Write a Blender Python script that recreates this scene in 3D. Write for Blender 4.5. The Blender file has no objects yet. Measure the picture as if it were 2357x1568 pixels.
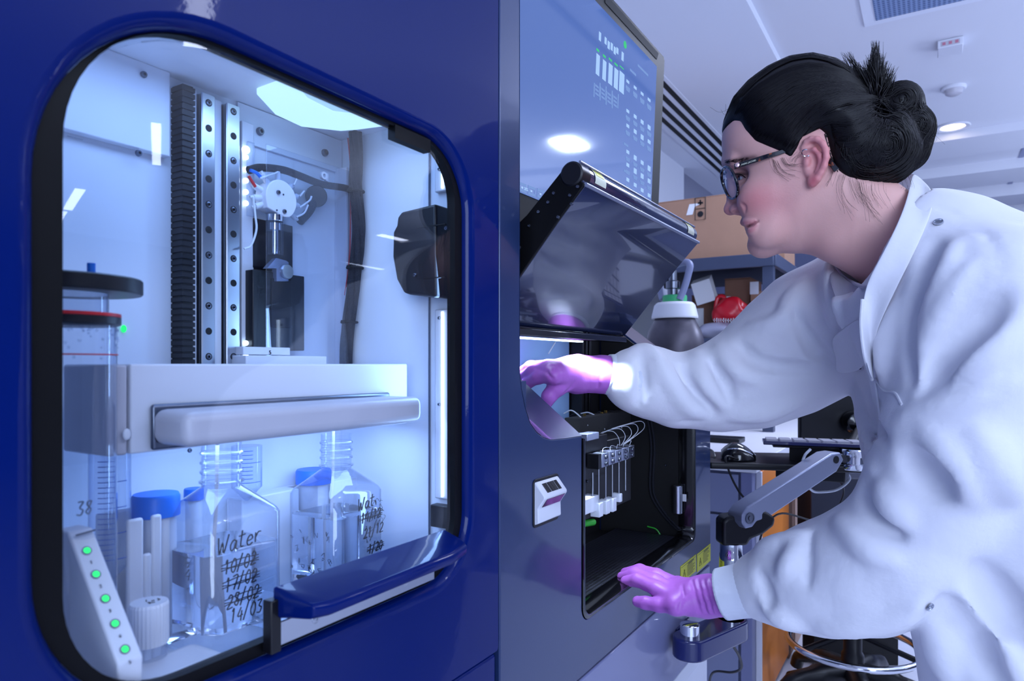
import bpy, bmesh, math, random
import numpy as np
from mathutils import Vector, Matrix

random.seed(7)
rng = np.random.default_rng(11)
SC = bpy.context.scene
COL = SC.collection
ZC = 1.08            # camera height; the front of the instrument is the plane w (Y) = 0.40
FPX = 1576.0         # focal length in pixels of the 2357 px wide frame

# ---------------------------------------------------------------- camera
cam_d = bpy.data.cameras.new('camera')
cam_d.sensor_width = 36.0
cam_d.lens = 36.0 * FPX / 2357.0
cam_d.shift_y = 54.0 / 2357.0
cam_d.clip_start = 0.02
cam_d.dof.use_dof = True
cam_d.dof.focus_distance = 0.98
cam_d.dof.aperture_fstop = 9.0
cam = bpy.data.objects.new('camera', cam_d)
cam.location = (0, 0, ZC)
YAW = math.radians(-58.34)
cam.rotation_euler = (math.pi / 2, 0, YAW)
COL.objects.link(cam)
SC.camera = cam
DV = Vector((-math.sin(YAW), math.cos(YAW), 0))
RV = Vector((math.cos(YAW), math.sin(YAW), 0))
ORG = Vector((0, 0, ZC))

# ---------------------------------------------------------------- colour management, world, lights
SC.view_settings.view_transform = 'Standard'
SC.view_settings.look = 'None'
SC.view_settings.gamma = 1.0
SC.view_settings.use_curve_mapping = False
SC.view_settings.exposure = 0.26
SC.cycles.use_denoising = True
SC.cycles.max_bounces = 14
SC.cycles.transparent_max_bounces = 24
SC.cycles.transmission_bounces = 12
SC.cycles.sample_clamp_indirect = 4.0
SC.cycles.caustics_reflective = False
SC.cycles.caustics_refractive = True
wd = bpy.data.worlds.new('world'); SC.world = wd; wd.use_nodes = True
bgn = wd.node_tree.nodes['Background']
bgn.inputs[0].default_value = (0.46, 0.57, 0.95, 1)
bgn.inputs[1].default_value = 0.45

def area(name, loc, target, sx, sy, power, col):
    l = bpy.data.lights.new(name, 'AREA'); l.shape = 'RECTANGLE'; l.size = sx; l.size_y = sy
    l.energy = power; l.color = col
    o = bpy.data.objects.new(name, l); COL.objects.link(o); o.location = loc
    d = Vector(target) - Vector(loc)
    o.rotation_euler = d.to_track_quat('-Z', 'Y').to_euler()
    return o
area('ceiling_panel_light_room', (0.35, -1.7, 2.44), (0.5, -1.6, 0), 1.2, 0.8, 22, (0.62, 0.74, 1.0))
area('ceiling_panel_light_far', (4.2, -1.30, 2.44), (4.2, -1.30, 0), 0.24, 0.13, 40, (0.64, 0.75, 1.0))
area('ceiling_panel_light_bench', (2.9, 0.1, 2.44), (2.9, 0.1, 0), 0.6, 0.6, 20, (0.68, 0.75, 1.0))
area('side_fill_light', (-2.6, -2.2, 1.6), (1.2, 0.0, 1.55), 2.6, 1.6, 100, (0.60, 0.73, 1.0))  # unseen fill added on the open side for coat and ceiling, no window there
area('ceiling_fill_far', (4.6, -2.3, 1.7), (4.6, -2.0, 3.0), 2.2, 1.0, 64, (0.62, 0.73, 1.0))  # added fill aimed upwards, only to brighten the far ceiling
area('ceiling_fill_near', (1.8, -1.6, 1.75), (2.0, -1.2, 3.0), 1.4, 0.8, 24, (0.62, 0.73, 1.0))  # second added upward fill, brightens the nearer ceiling; no fitting behind it
area('chamber_roof_light', (0.40, 0.515, ZC + 0.268), (0.40, 0.53, ZC - 0.2), 0.34, 0.10, 0.56, (0.31, 0.52, 1.0))
area('chamber_right_light', (0.600, 0.452, ZC - 0.02), (0.38, 0.55, ZC - 0.05), 0.02, 0.34, 0.38, (0.31, 0.54, 1.0))
area('lower_chamber_fill', (0.46, 0.535, ZC - 0.069), (0.46, 0.56, ZC - 0.24), 0.24, 0.05, 0.34, (0.33, 0.54, 1.0))  # added fill below the drawer, lifts the dim lower chamber
area('work_light', (0.97, 0.50, ZC + 0.036), (0.985, 0.50, ZC - 0.2), 0.18, 0.02, 1.3, (0.60, 0.74, 1.0)).data.spread = math.radians(75)

# ---------------------------------------------------------------- pixel <-> place helpers
def ray(x, y):
    return RV * (x - 1178.5) + DV * FPX + Vector((0, 0, 838.0 - y))
def atw(x, y, w):      # the point of that sight line in the plane Y = w
    d = ray(x, y); return ORG + d * (w / d.y)
def atu(x, y, u):
    d = ray(x, y); return ORG + d * (u / d.x)
def atz(x, y, z):      # z relative to the camera
    d = ray(x, y); return ORG + d * (z / d.z)
def atd(x, y, Z):      # at depth Z
    return ORG + ray(x, y) * (Z / FPX)
def rel(u, w, z):
    return Vector((u, w, z + ZC))

# ---------------------------------------------------------------- mesh builder
def frame_of(axis):
    a = Vector(axis).normalized()
    t = Vector((0, 0, 1)) if abs(a.z) < 0.9 else Vector((1, 0, 0))
    x = t.cross(a).normalized()
    return x, a.cross(x).normalized(), a

class MB:
    def __init__(s):
        s.v = []; s.f = []
    def add(s, vs, fs):
        k = len(s.v)
        s.v += [tuple(p) for p in vs]
        s.f += [tuple(i + k for i in f) for f in fs]
        return s
    def box(s, a, b):
        x0, x1 = sorted((a[0], b[0])); y0, y1 = sorted((a[1], b[1])); z0, z1 = sorted((a[2], b[2]))
        vs = [(x, y, z) for x in (x0, x1) for y in (y0, y1) for z in (z0, z1)]
        return s.add(vs, [(0, 1, 3, 2), (4, 6, 7, 5), (0, 4, 5, 1), (2, 3, 7, 6), (0, 2, 6, 4), (1, 5, 7, 3)])
    def obox(s, c, ax, ay, az):          # oriented box: centre and three half vectors
        c, ax, ay, az = map(Vector, (c, ax, ay, az))
        vs = [c + ax * i + ay * j + az * k for i in (-1, 1) for j in (-1, 1) for k in (-1, 1)]
        return s.add(vs, [(0, 1, 3, 2), (4, 6, 7, 5), (0, 4, 5, 1), (2, 3, 7, 6), (0, 2, 6, 4), (1, 5, 7, 3)])
    def cyl(s, p0, p1, r0, r1=None, n=24, caps=True):
        r1 = r0 if r1 is None else r1
        p0, p1 = Vector(p0), Vector(p1)
        x, y, a = frame_of(p1 - p0)
        vs = []
        for p, r in ((p0, r0), (p1, r1)):
            for i in range(n):
                t = 2 * math.pi * i / n
                vs.append(p + x * (r * math.cos(t)) + y * (r * math.sin(t)))
        fs = [(i, (i + 1) % n, n + (i + 1) % n, n + i) for i in range(n)]
        if caps:
            fs += [tuple(range(n - 1, -1, -1)), tuple(range(n, 2 * n))]
        return s.add(vs, fs)
    def lathe(s, o, axis, prof, n=40):   # prof: (radius, height) from bottom to top
        o = Vector(o); x, y, a = frame_of(axis)
        vs = []
        for r, h in prof:
            for i in range(n):
                t = 2 * math.pi * i / n
                vs.append(o + a * h + x * (r * math.cos(t)) + y * (r * math.sin(t)))
        fs = []
        for k in range(len(prof) - 1):
            for i in range(n):
                j = (i + 1) % n
                fs.append((k * n + i, k * n + j, (k + 1) * n + j, (k + 1) * n + i))
        if prof[0][0] > 1e-6: fs.append(tuple(range(n - 1, -1, -1)))
        if prof[-1][0] > 1e-6: fs.append(tuple(range((len(prof) - 1) * n, len(prof) * n)))
        return s.add(vs, fs)
    def tube(s, pts, r, n=10, closed=False, flat=None):
        pts = [Vector(p) for p in pts]
        m = len(pts)
        rr_ = r if hasattr(r, '__len__') else [r] * m
        x = None; vs = []
        for k in range(m):
            if closed:
                t = pts[(k + 1) % m] - pts[k - 1]
            else:
                t = pts[min(k + 1, m - 1)] - pts[max(k - 1, 0)]
            if t.length < 1e-9: t = Vector((0, 0, 1))
            t.normalize()
            if x is None: x, y, _ = frame_of(t)
            x = (x - t * x.dot(t))
            if x.length < 1e-6: x, y, _ = frame_of(t)
            x.normalize(); y = t.cross(x)
            for i in range(n):
                a = 2 * math.pi * i / n
                vs.append(pts[k] + x * (rr_[k] * math.cos(a)) + y * (rr_[k] * math.sin(a)))
        fs = []
        for k in range(m if closed else m - 1):
            q = (k + 1) % m
            for i in range(n):
                j = (i + 1) % n
                fs.append((k * n + i, k * n + j, q * n + j, q * n + i))
        if not closed:
            fs += [tuple(range(n - 1, -1, -1)), tuple(range((m - 1) * n, m * n))]
        return s.add(vs, fs)
    def prism(s, poly, f0, f1):          # poly: 2-D points; f0/f1 map a 2-D point to 3-D on either end
        n = len(poly)
        vs = [f0(p) for p in poly] + [f1(p) for p in poly]
        fs = [(i, (i + 1) % n, n + (i + 1) % n, n + i) for i in range(n)]
        fs += [tuple(range(n - 1, -1, -1)), tuple(range(n, 2 * n))]
        return s.add(vs, fs)
    def rings(s, loops, closed=True, cap0=False, cap1=False):
        n = len(loops[0]); vs = [p for l in loops for p in l]
        fs = []
        for k in range(len(loops) - 1):
            for i in range(n if closed else n - 1):
                j = (i + 1) % n
                fs.append((k * n + i, k * n + j, (k + 1) * n + j, (k + 1) * n + i))
        if cap0: fs.append(tuple(range(n - 1, -1, -1)))
        if cap1: fs.append(tuple(range((len(loops) - 1) * n, len(loops) * n)))
        return s.add(vs, fs)
    def sphere(s, c, r, n=16, m=10, sc=(1, 1, 1)):
        c = Vector(c); vs = []; 
        for k in range(1, m):
            ph = math.pi * k / m
            for i in range(n):
                t = 2 * math.pi * i / n
                vs.append(c + Vector((r * sc[0] * math.sin(ph) * math.cos(t), r * sc[1] * math.sin(ph) * math.sin(t), r * sc[2] * math.cos(ph))))
        vs += [c + Vector((0, 0, r * sc[2])), c - Vector((0, 0, r * sc[2]))]
        T = len(vs) - 2; fs = []
        for k in range(m - 2):
            for i in range(n):
                j = (i + 1) % n
                fs.append((k * n + i, (k + 1) * n + i, (k + 1) * n + j, k * n + j))
        for i in range(n):
            j = (i + 1) % n
            fs.append((T, i, j)); fs.append((T + 1, (m - 2) * n + j, (m - 2) * n + i))
        return s.add(vs, fs)
    def holed(s, outer, inner, f):       # flat plate between two 2-D loops
        bm = bmesh.new()
        es = []
        for lp in (outer, inner):
            vv = [bm.verts.new(f(p)) for p in lp]
            es += [bm.edges.new((vv[i], vv[(i + 1) % len(vv)])) for i in range(len(vv))]
        bmesh.ops.triangle_fill(bm, use_beauty=True, use_dissolve=False, edges=es)
        bm.verts.index_update()
        s.add([v.co.copy() for v in bm.verts], [[v.index for v in fc.verts] for fc in bm.faces])
        bm.free(); return s

def mesh_obj(name, verts, faces, mat, smooth=38, recalc=True):
    me = bpy.data.meshes.new(name)
    me.from_pydata([tuple(v) for v in verts], [], [tuple(f) for f in faces])
    if recalc:
        bm = bmesh.new(); bm.from_mesh(me)
        bmesh.ops.recalc_face_normals(bm, faces=bm.faces)
        bm.to_mesh(me); bm.free()
    if smooth:
        me.polygons.foreach_set('use_smooth', [True] * len(me.polygons))
        if smooth < 179: me.set_sharp_from_angle(angle=math.radians(smooth))
    if mat: me.materials.append(mat)
    o = bpy.data.objects.new(name, me); COL.objects.link(o)
    return o

def setparent(o, parent):
    o.parent = parent
    o.matrix_parent_inverse = Matrix.Translation(-world_loc(parent))
def world_loc(p):
    l = Vector((0, 0, 0))
    if p.type == 'EMPTY': l = Vector(p.location)
    return l

def part(name, mb, mat, parent=None, bevel=0, seg=2, smooth=38, label=None, ang=30):
    o = mesh_obj(name, mb.v, mb.f, mat, smooth)
    if parent is not None: setparent(o, parent)
    if bevel:
        b = o.modifiers.new('edge', 'BEVEL'); b.width = bevel; b.segments = seg
        b.limit_method = 'ANGLE'; b.angle_limit = math.radians(ang); b.harden_normals = False
    if label: o['label'] = label
    return o
def tag(o, label, cat, group=None, kind=None):
    o['label'] = label; o['category'] = cat
    if group: o['group'] = group
    if kind: o['kind'] = kind
    return o
def thing(name, label, cat, loc, group=None):
    o = bpy.data.objects.new(name, None); COL.objects.link(o)
    o.location = loc; o.empty_display_size = 0.05
    return tag(o, label, cat, group)
def struct(name, mb, mat, bevel=0):
    o = part(name, mb, mat, None, bevel)
    o['kind'] = 'structure'; return o
def copy_thing(root, offset, label, group=None):
    r = root.copy(); COL.objects.link(r); r.location = Vector(root.location) + Vector(offset)
    r['label'] = label
    if group: r['group'] = group
    def rec(a, b):
        for ch in list(a.children):
            c = ch.copy(); COL.objects.link(c); c.parent = b; rec(ch, c)
    rec(root, r)
    return r

def text_part(body, size, pos, right, up, mat, parent, name='lettering', ext=0.0004, align='LEFT', shear=0.0):
    cu = bpy.data.curves.new(name, 'FONT'); cu.body = body; cu.size = size; cu.extrude = ext
    cu.align_x = align; cu.shear = shear
    to = bpy.data.objects.new(name, cu); COL.objects.link(to)
    dg = bpy.context.evaluated_depsgraph_get()
    me = bpy.data.meshes.new_from_object(to.evaluated_get(dg))
    bpy.data.objects.remove(to)
    rx = Vector(right).normalized(); ry = Vector(up).normalized(); rz = rx.cross(ry)
    M = Matrix(((rx.x, ry.x, rz.x, pos[0]), (rx.y, ry.y, rz.y, pos[1]), (rx.z, ry.z, rz.z, pos[2]), (0, 0, 0, 1)))
    me.transform(M); me.materials.clear(); me.materials.append(mat)
    o = bpy.data.objects.new(name, me); COL.objects.link(o)
    if parent is not None: setparent(o, parent)
    return o

def rr(u0, u1, z0, z1, r, n=10):         # rounded rectangle loop, anticlockwise; r: one radius or four
    out = []
    q = r if hasattr(r, '__len__') else (r, r, r, r)
    for cx, cz, a0, r in ((u1 - q[0], z1 - q[0], 0, q[0]), (u0 + q[1], z1 - q[1], 90, q[1]), (u0 + q[2], z0 + q[2], 180, q[2]), (u1 - q[3], z0 + q[3], 270, q[3])):
        for i in range(n + 1):
            a = math.radians(a0 + 90.0 * i / n)
            out.append((cx + r * math.cos(a), cz + r * math.sin(a)))
    return out
def spline(pts, n=8):                    # Catmull-Rom through 3-D points
    P = [Vector(p) for p in pts]; P = [P[0] * 2 - P[1]] + P + [P[-1] * 2 - P[-2]]
    out = []
    for i in range(1, len(P) - 2):
        for k in range(n):
            t = k / n
            a, b, c, d = P[i - 1], P[i], P[i + 1], P[i + 2]
            out.append(0.5 * ((2 * b) + (c - a) * t + (2 * a - 5 * b + 4 * c - d) * t * t + (3 * b - a - 3 * c + d) * t ** 3))
    out.append(P[-2]); return out

# ---------------------------------------------------------------- materials
def lin(c):
    return tuple((x / 255.0 / 12.92) if x / 255.0 <= 0.04045 else ((x / 255.0 + 0.055) / 1.055) ** 2.4 for x in c) + (1.0,)
def mat(name, col, rough=0.5, metal=0.0, coat=0.0, spec=0.5, emis=None, es=0.0, bump=0.0, bscale=300.0, var=0.0, vscale=8.0,
        alpha=1.0, trans=0.0, ior=1.45, sheen=0.0, sss=0.0):
    m = bpy.data.materials.new(name); m.use_nodes = True
    nt = m.node_tree; b = nt.nodes['Principled BSDF']
    b.inputs['Base Color'].default_value = lin(col)
    b.inputs['Roughness'].default_value = rough; b.inputs['Metallic'].default_value = metal
    b.inputs['Coat Weight'].default_value = coat; b.inputs['Coat Roughness'].default_value = 0.04
    b.inputs['Specular IOR Level'].default_value = spec; b.inputs['IOR'].default_value = ior
    b.inputs['Alpha'].default_value = alpha; b.inputs['Transmission Weight'].default_value = trans
    b.inputs['Sheen Weight'].default_value = sheen
    if sss:
        b.inputs['Subsurface Weight'].default_value = sss; b.inputs['Subsurface Radius'].default_value = (1, 0.35, 0.2)
        b.inputs['Subsurface Scale'].default_value = 0.004
    if emis:
        b.inputs['Emission Color'].default_value = lin(emis); b.inputs['Emission Strength'].default_value = es
    tc = nt.nodes.new('ShaderNodeTexCoord')
    if bump:
        n = nt.nodes.new('ShaderNodeTexNoise'); n.inputs['Scale'].default_value = bscale; n.inputs['Detail'].default_value = 3
        nt.links.new(tc.outputs['Object'], n.inputs['Vector'])
        bp = nt.nodes.new('ShaderNodeBump'); bp.inputs['Strength'].default_value = bump; bp.inputs['Distance'].default_value = 0.002
        nt.links.new(n.outputs['Fac'], bp.inputs['Height']); nt.links.new(bp.outputs['Normal'], b.inputs['Normal'])
        if coat: nt.links.new(bp.outputs['Normal'], b.inputs['Coat Normal'])
    if var:
        n = nt.nodes.new('ShaderNodeTexNoise'); n.inputs['Scale'].default_value = vscale; n.inputs['Detail'].default_value = 5
        nt.links.new(tc.outputs['Object'], n.inputs['Vector'])
        mx = nt.nodes.new('ShaderNodeMix'); mx.data_type = 'RGBA'
        c = lin(col)
        mx.inputs[6].default_value = tuple(x * (1 - var) for x in c[:3]) + (1,)
        mx.inputs[7].default_value = tuple(min(1, x * (1 + var)) for x in c[:3]) + (1,)
        nt.links.new(n.outputs['Fac'], mx.inputs[0]); nt.links.new(mx.outputs[2], b.inputs['Base Color'])
    return m
def thin_glass(name, tint=(1, 1, 1), refl=1.0, rough=0.0, haze=0.0, edge=None):
    m = bpy.data.materials.new(name); m.use_nodes = True; nt = m.node_tree
    for n in list(nt.nodes): nt.nodes.remove(n)
    out = nt.nodes.new('ShaderNodeOutputMaterial')
    tr = nt.nodes.new('ShaderNodeBsdfTransparent'); tr.inputs[0].default_value = tuple(tint) + (1,)
    gl = nt.nodes.new('ShaderNodeBsdfGlossy'); gl.inputs['Roughness'].default_value = rough
    fr = nt.nodes.new('ShaderNodeLayerWeight'); fr.inputs[0].default_value = 0.5
    pw = nt.nodes.new('ShaderNodeMath'); pw.operation = 'POWER'; pw.inputs[1].default_value = 5.0
    ml = nt.nodes.new('ShaderNodeMath'); ml.operation = 'MULTIPLY_ADD'; ml.inputs[1].default_value = 0.96; ml.inputs[2].default_value = 0.04
    nt.links.new(fr.outputs['Facing'], pw.inputs[0]); nt.links.new(pw.outputs[0], ml.inputs[0])
    mu = nt.nodes.new('ShaderNodeMath'); mu.operation = 'MULTIPLY'; mu.inputs[1].default_value = refl; mu.use_clamp = True
    mx = nt.nodes.new('ShaderNodeMixShader')
    nt.links.new(ml.outputs[0], mu.inputs[0]); nt.links.new(mu.outputs[0], mx.inputs[0])
    nt.links.new(tr.outputs[0], mx.inputs[1]); nt.links.new(gl.outputs[0], mx.inputs[2])
    if edge:
        pe = nt.nodes.new('ShaderNodeMath'); pe.operation = 'POWER'; pe.inputs[1].default_value = 2.2
        mc_ = nt.nodes.new('ShaderNodeMix'); mc_.data_type = 'RGBA'
        mc_.inputs[6].default_value = tuple(tint) + (1,); mc_.inputs[7].default_value = tuple(edge) + (1,)
        nt.links.new(fr.outputs['Facing'], pe.inputs[0]); nt.links.new(pe.outputs[0], mc_.inputs[0]); nt.links.new(mc_.outputs[2], tr.inputs[0])
    last = mx
    if haze:
        df = nt.nodes.new('ShaderNodeBsdfTranslucent'); df.inputs[0].default_value = (0.8, 0.85, 1, 1)
        d2 = nt.nodes.new('ShaderNodeBsdfDiffuse'); d2.inputs[0].default_value = (0.8, 0.85, 1, 1)
        ad = nt.nodes.new('ShaderNodeMixShader'); ad.inputs[0].default_value = 0.5
        nt.links.new(df.outputs[0], ad.inputs[1]); nt.links.new(d2.outputs[0], ad.inputs[2])
        m2 = nt.nodes.new('ShaderNodeMixShader'); m2.inputs[0].default_value = haze
        nt.links.new(mx.outputs[0], m2.inputs[1]); nt.links.new(ad.outputs[0], m2.inputs[2]); last = m2
    nt.links.new(last.outputs[0], out.inputs[0])
    return m
def emit(name, col, s):
    m = bpy.data.materials.new(name); m.use_nodes = True; nt = m.node_tree
    for n in list(nt.nodes): nt.nodes.remove(n)
    out = nt.nodes.new('ShaderNodeOutputMaterial'); e = nt.nodes.new('ShaderNodeEmission')
    e.inputs[0].default_value = lin(col); e.inputs[1].default_value = s
    nt.links.new(e.outputs[0], out.inputs[0]); return m

M = dict(
    blue=mat('glossy_blue_paint', (2, 24, 92), 0.35, spec=0.05, coat=0.28, bump=0.02, bscale=160),
    navy=mat('navy_plastic', (14, 24, 84), 0.3, coat=0.6),
    black=mat('black_plastic', (13, 13, 19), 0.38, bump=0.05, bscale=500),
    blackgloss=mat('black_gloss', (8, 8, 12), 0.14, coat=0.4),
    matt=mat('matt_black', (9, 9, 13), 0.7), rubber=mat('black_rubber', (6, 6, 9), 0.5, spec=0.2),
    white=mat('white_plastic', (214, 216, 226), 0.42, bump=0.02, bscale=200),
    wall_in=mat('chamber_white', (222, 228, 240), 0.45),
    offw=mat('offwhite_plastic', (186, 184, 194), 0.35),
    steel=mat('brushed_steel', (190, 195, 205), 0.28, metal=1.0, bump=0.03, bscale=120),
    chrome=mat('chrome', (225, 228, 235), 0.08, metal=1.0),
    dsteel=mat('dark_steel', (110, 115, 128), 0.3, metal=1.0),
    grey=mat('metallic_grey_paint', (34, 52, 94), 0.34, metal=0.25, coat=0.45, bump=0.02, bscale=420),
    hoodm=mat('gloss_hood_paint', (24, 36, 72), 0.22, metal=0.1, coat=1.0),
    greylow=mat('lavender_grey_panel', (118, 122, 160), 0.4, coat=0.3),
    whitebase=mat('white_base', (205, 208, 222), 0.45),
    glass=thin_glass('window_glass', (0.97, 0.985, 1.0), 0.9),
    petg=thin_glass('bottle_plastic', (0.95, 0.97, 1.0), 2.2, 0.02, 0.03, (0.32, 0.42, 0.66)),
    pp=thin_glass('frosted_tube', (0.90, 0.94, 0.99), 1.8, 0.10, 0.14, (0.45, 0.56, 0.80)),
    cover=thin_glass('clear_cover', (0.95, 0.97, 1.0), 1.4, 0.0, 0.02, (0.40, 0.50, 0.72)),
    water=mat('water', (235, 244, 255), 0.0, trans=1.0, ior=1.33),
    bluecap=mat('blue_cap', (0, 112, 222), 0.4, bump=0.02),
    ink=mat('black_ink', (12, 12, 22), 0.5),
    inkb=mat('blue_print', (40, 80, 170), 0.5),
    red=mat('red_plastic', (200, 32, 40), 0.4),
    green_led=emit('green_led', (40, 255, 120), 1.4),
    led=emit('white_led', (200, 225, 255), 5.0),
    cable=mat('braided_sleeve', (14, 17, 30), 0.6, bump=0.8, bscale=900),
    corr=mat('corrugated_black', (14, 15, 24), 0.5),
    tubing=mat('white_tubing', (215, 220, 230), 0.35),
    yellow=mat('yellow_label', (214, 214, 40), 0.45),
    cream=mat('cream_label', (226, 228, 205), 0.45),
    ceil=mat('ceiling_paint', (214, 216, 226), 0.85, bump=0.03, bscale=60),
    ceil2=mat('bulkhead_paint', (220, 224, 236), 0.85),
    wallp=mat('wall_paint', (206, 210, 224), 0.8, bump=0.03, bscale=80),
    wallb=mat('far_wall_paint', (128, 134, 168), 0.8), walld=mat('dark_wall_paint', (52, 56, 84), 0.8),
    floor=mat('vinyl_floor', (196, 198, 210), 0.35, var=0.06, vscale=30),
    rack=mat('blue_grey_steel', (66, 74, 98), 0.4, metal=0.3),
    rackd=mat('dark_shelf', (30, 34, 52), 0.6),
    card=mat('cardboard', (164, 126, 104), 0.85, bump=0.1, bscale=90, var=0.08, vscale=14),
    cardd=mat('dark_cardboard', (128, 92, 76), 0.85, var=0.1, vscale=14),
    paper=mat('white_paper', (225, 226, 232), 0.7),
    orange=mat('orange_laminate', (226, 132, 52), 0.45),
    beige=mat('beige_laminate', (196, 160, 140), 0.5),
    bench=mat('white_worktop', (226, 226, 234), 0.4),
    cab=mat('grey_cupboard', (128, 134, 166), 0.45),
    cyl=mat('worn_cylinder_steel', (86, 82, 92), 0.38, metal=0.55, var=0.45, vscale=16),
    greenp=mat('green_ring', (60, 170, 110), 0.5),
    alu=mat('satin_aluminium', (150, 156, 178), 0.35, metal=0.6),
)
# ================================================================ setting
def build_setting():
    struct('floor', MB().box((-3.2, -7.0, -0.05), (8.2, 2.3, 0.0)), M['floor'])
    ct = 1.40 + ZC
    struct('ceiling', MB().box((-3.2, -7.0, ct), (8.2, 2.3, ct + 0.08)), M['ceil'])
    # the lower ceiling strip along the back wall, with a shadow-gap step facing the room
    struct('trim_1', MB().box((-3.2, 0.60, ct - 0.035), (8.2, 1.52, ct)), M['ceil2'])
    struct('wall_back', MB().box((-3.2, 1.485, 0), (4.69, 2.3, ct)), M['wallp'])
    struct('wall_right', MB().box((4.69, 2.2, 0), (8.2, 2.32, ct)), M['wallb'])
    struct('wall_far', MB().box((8.0, -7.0, 0), (8.15, 2.2, ct)), M['wallb'])
    struct('wall_front', MB().box((-3.2, -7.12, 0), (8.2, -7.0, ct)), M['walld'])
    # lowered ceiling bands running across the room at the far end
    for i, u in enumerate((4.9, 5.75, 6.55, 7.3)):
        struct('trim_%d' % (i + 2), MB().box((u, -7.0, ct - 0.05 - 0.02 * i), (u + 0.42, 0.60, ct)), M['ceil'])
    struct('trim_9', MB().box((-3.2, -0.515, ct - 0.004), (8.0, -0.485, ct)), M['cab'])
build_setting()

# ================================================================ blue cabinet with the lit chamber
FW = 0.400      # front plane
def fwp(w):
    return lambda p: rel(p[0], w, p[1])
blue = thing('instrument_cabinet', 'large glossy blue laboratory cabinet with a lit glass-windowed chamber', 'cabinet', (0.3, 0.75, ZC - 0.62))

# carcass: sides, back, top around the chamber
mb = MB()
mb.box(rel(-0.75, 0.70, -0.5732), rel(0.618, 1.10, 0.66))
mb.box(rel(-0.75, 0.425, -0.5732), rel(0.618, 0.70, -0.262))
mb.box(rel(-0.75, 0.425, 0.30), rel(0.618, 0.70, 0.66))
mb.box(rel(-0.75, 0.425, -0.262), rel(0.05, 0.70, 0.30))
part('carcass', mb, M['navy'], blue)
mb = MB().box(rel(-0.75, FW + 0.002, -0.5732), rel(0.6195, 0.424, -0.3115))
part('lower_panel', mb, M['blue'], blue, bevel=0.004, seg=3)

# door with a rounded window opening and a soft rolled lip
WU0, WU1, WZ0, WZ1 = 0.1755, 0.5660, -0.2085, 0.2150
WRS = (0.064, 0.116, 0.094, 0.060)
def wr(d): return tuple(r + d for r in WRS)
outer = rr(-0.22, 0.6205, -0.3085, 0.66, 0.004, 3)
b = 0.010
lips = []
for k in range(7):
    t = math.pi / 2 * k / 6
    off = b * (1 - math.sin(t)); dep = b * (1 - math.cos(t))
    lp = rr(WU0 - off, WU1 + off, WZ0 - off, WZ1 + off, wr(off), 14)
    lips.append([rel(p[0], FW + dep, p[1]) for p in lp])
mb = MB()
mb.holed(outer, rr(WU0 - b, WU1 + b, WZ0 - b, WZ1 + b, wr(b), 14), fwp(FW))
mb.rings(lips + [[p + Vector((0, 0.012, 0)) for p in lips[-1]]])
ob = [rel(p[0], FW, p[1]) for p in outer]
mb.rings([ob, [p + Vector((0, 0.022, 0)) for p in ob]])
door = part('door', mb, M['blue'], blue, smooth=50)

g = 0.0245
mb = MB()
la = rr(WU0, WU1, WZ0, WZ1, wr(0), 14); lb = rr(0.1907, 0.5520, WZ0 + 0.010, WZ1 - 0.004, (0.052, 0.089, 0.070, 0.048), 14)
mb.rings([[rel(p[0], FW + 0.009, p[1]) for p in la], [rel(p[0], FW + 0.0075, p[1]) for p in lb], [rel(p[0], FW + 0.017, p[1]) for p in lb]])
mb.box(rel(0.462, FW + 0.0065, 0.2005), rel(0.512, FW + 0.015, 0.2125))
part('gasket', mb, M['rubber'], door)
mb = MB()
mb.prism(rr(WU0 + 0.004, WU1 - 0.004, WZ0 + 0.004, WZ1 - 0.004, wr(-0.004), 12), fwp(FW + 0.0105), fwp(FW + 0.0145))
part('window_pane', mb, M['glass'], door)

# handle: faceted blue bar over the lower edge
h0, h1 = 0.328, 0.530
prof = [(FW + 0.004, -0.160), (0.362, -0.1665), (0.359, -0.169), (0.3595, -0.1755), (0.365, -0.178), (FW + 0.004, -0.183)]
def hsec(u, k):      # k shrinks the front for the chamfered ends
    return [rel(u, FW + 0.004 - (FW + 0.004 - w) * k, z) for w, z in prof]
mb = MB().rings([hsec(h0, 0.30), hsec(h0 + 0.003, 0.86), hsec(h0 + 0.016, 1.0), hsec(h1 - 0.045, 1.0), hsec(h1 - 0.012, 0.80), hsec(h1, 0.45)], cap0=True, cap1=True)
hd = part('handle', mb, M['blue'], door, bevel=0.0018, seg=3, smooth=60)
mb = MB().box(rel(0.322, 0.398, -0.206), rel(0.331, 0.4075, -0.168))
part('handle_bracket', mb, M['black'], door, bevel=0.001)
mb = MB().box(rel(0.331, 0.4015, -0.2035), rel(0.512, 0.408, -0.186))
st = part('steel_strip', mb, M['steel'], door, bevel=0.0008)
for u in (0.366, 0.470):
    mb = MB().lathe(rel(u, 0.4016, -0.1945), (0, -1, 0), [(0.0036, 0), (0.0036, 0.0006), (0.0024, 0.0012), (0.0012, 0.0012), (0.0010, 0.0004)], 20)
    part('screw', mb, M['steel'], door)

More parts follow.
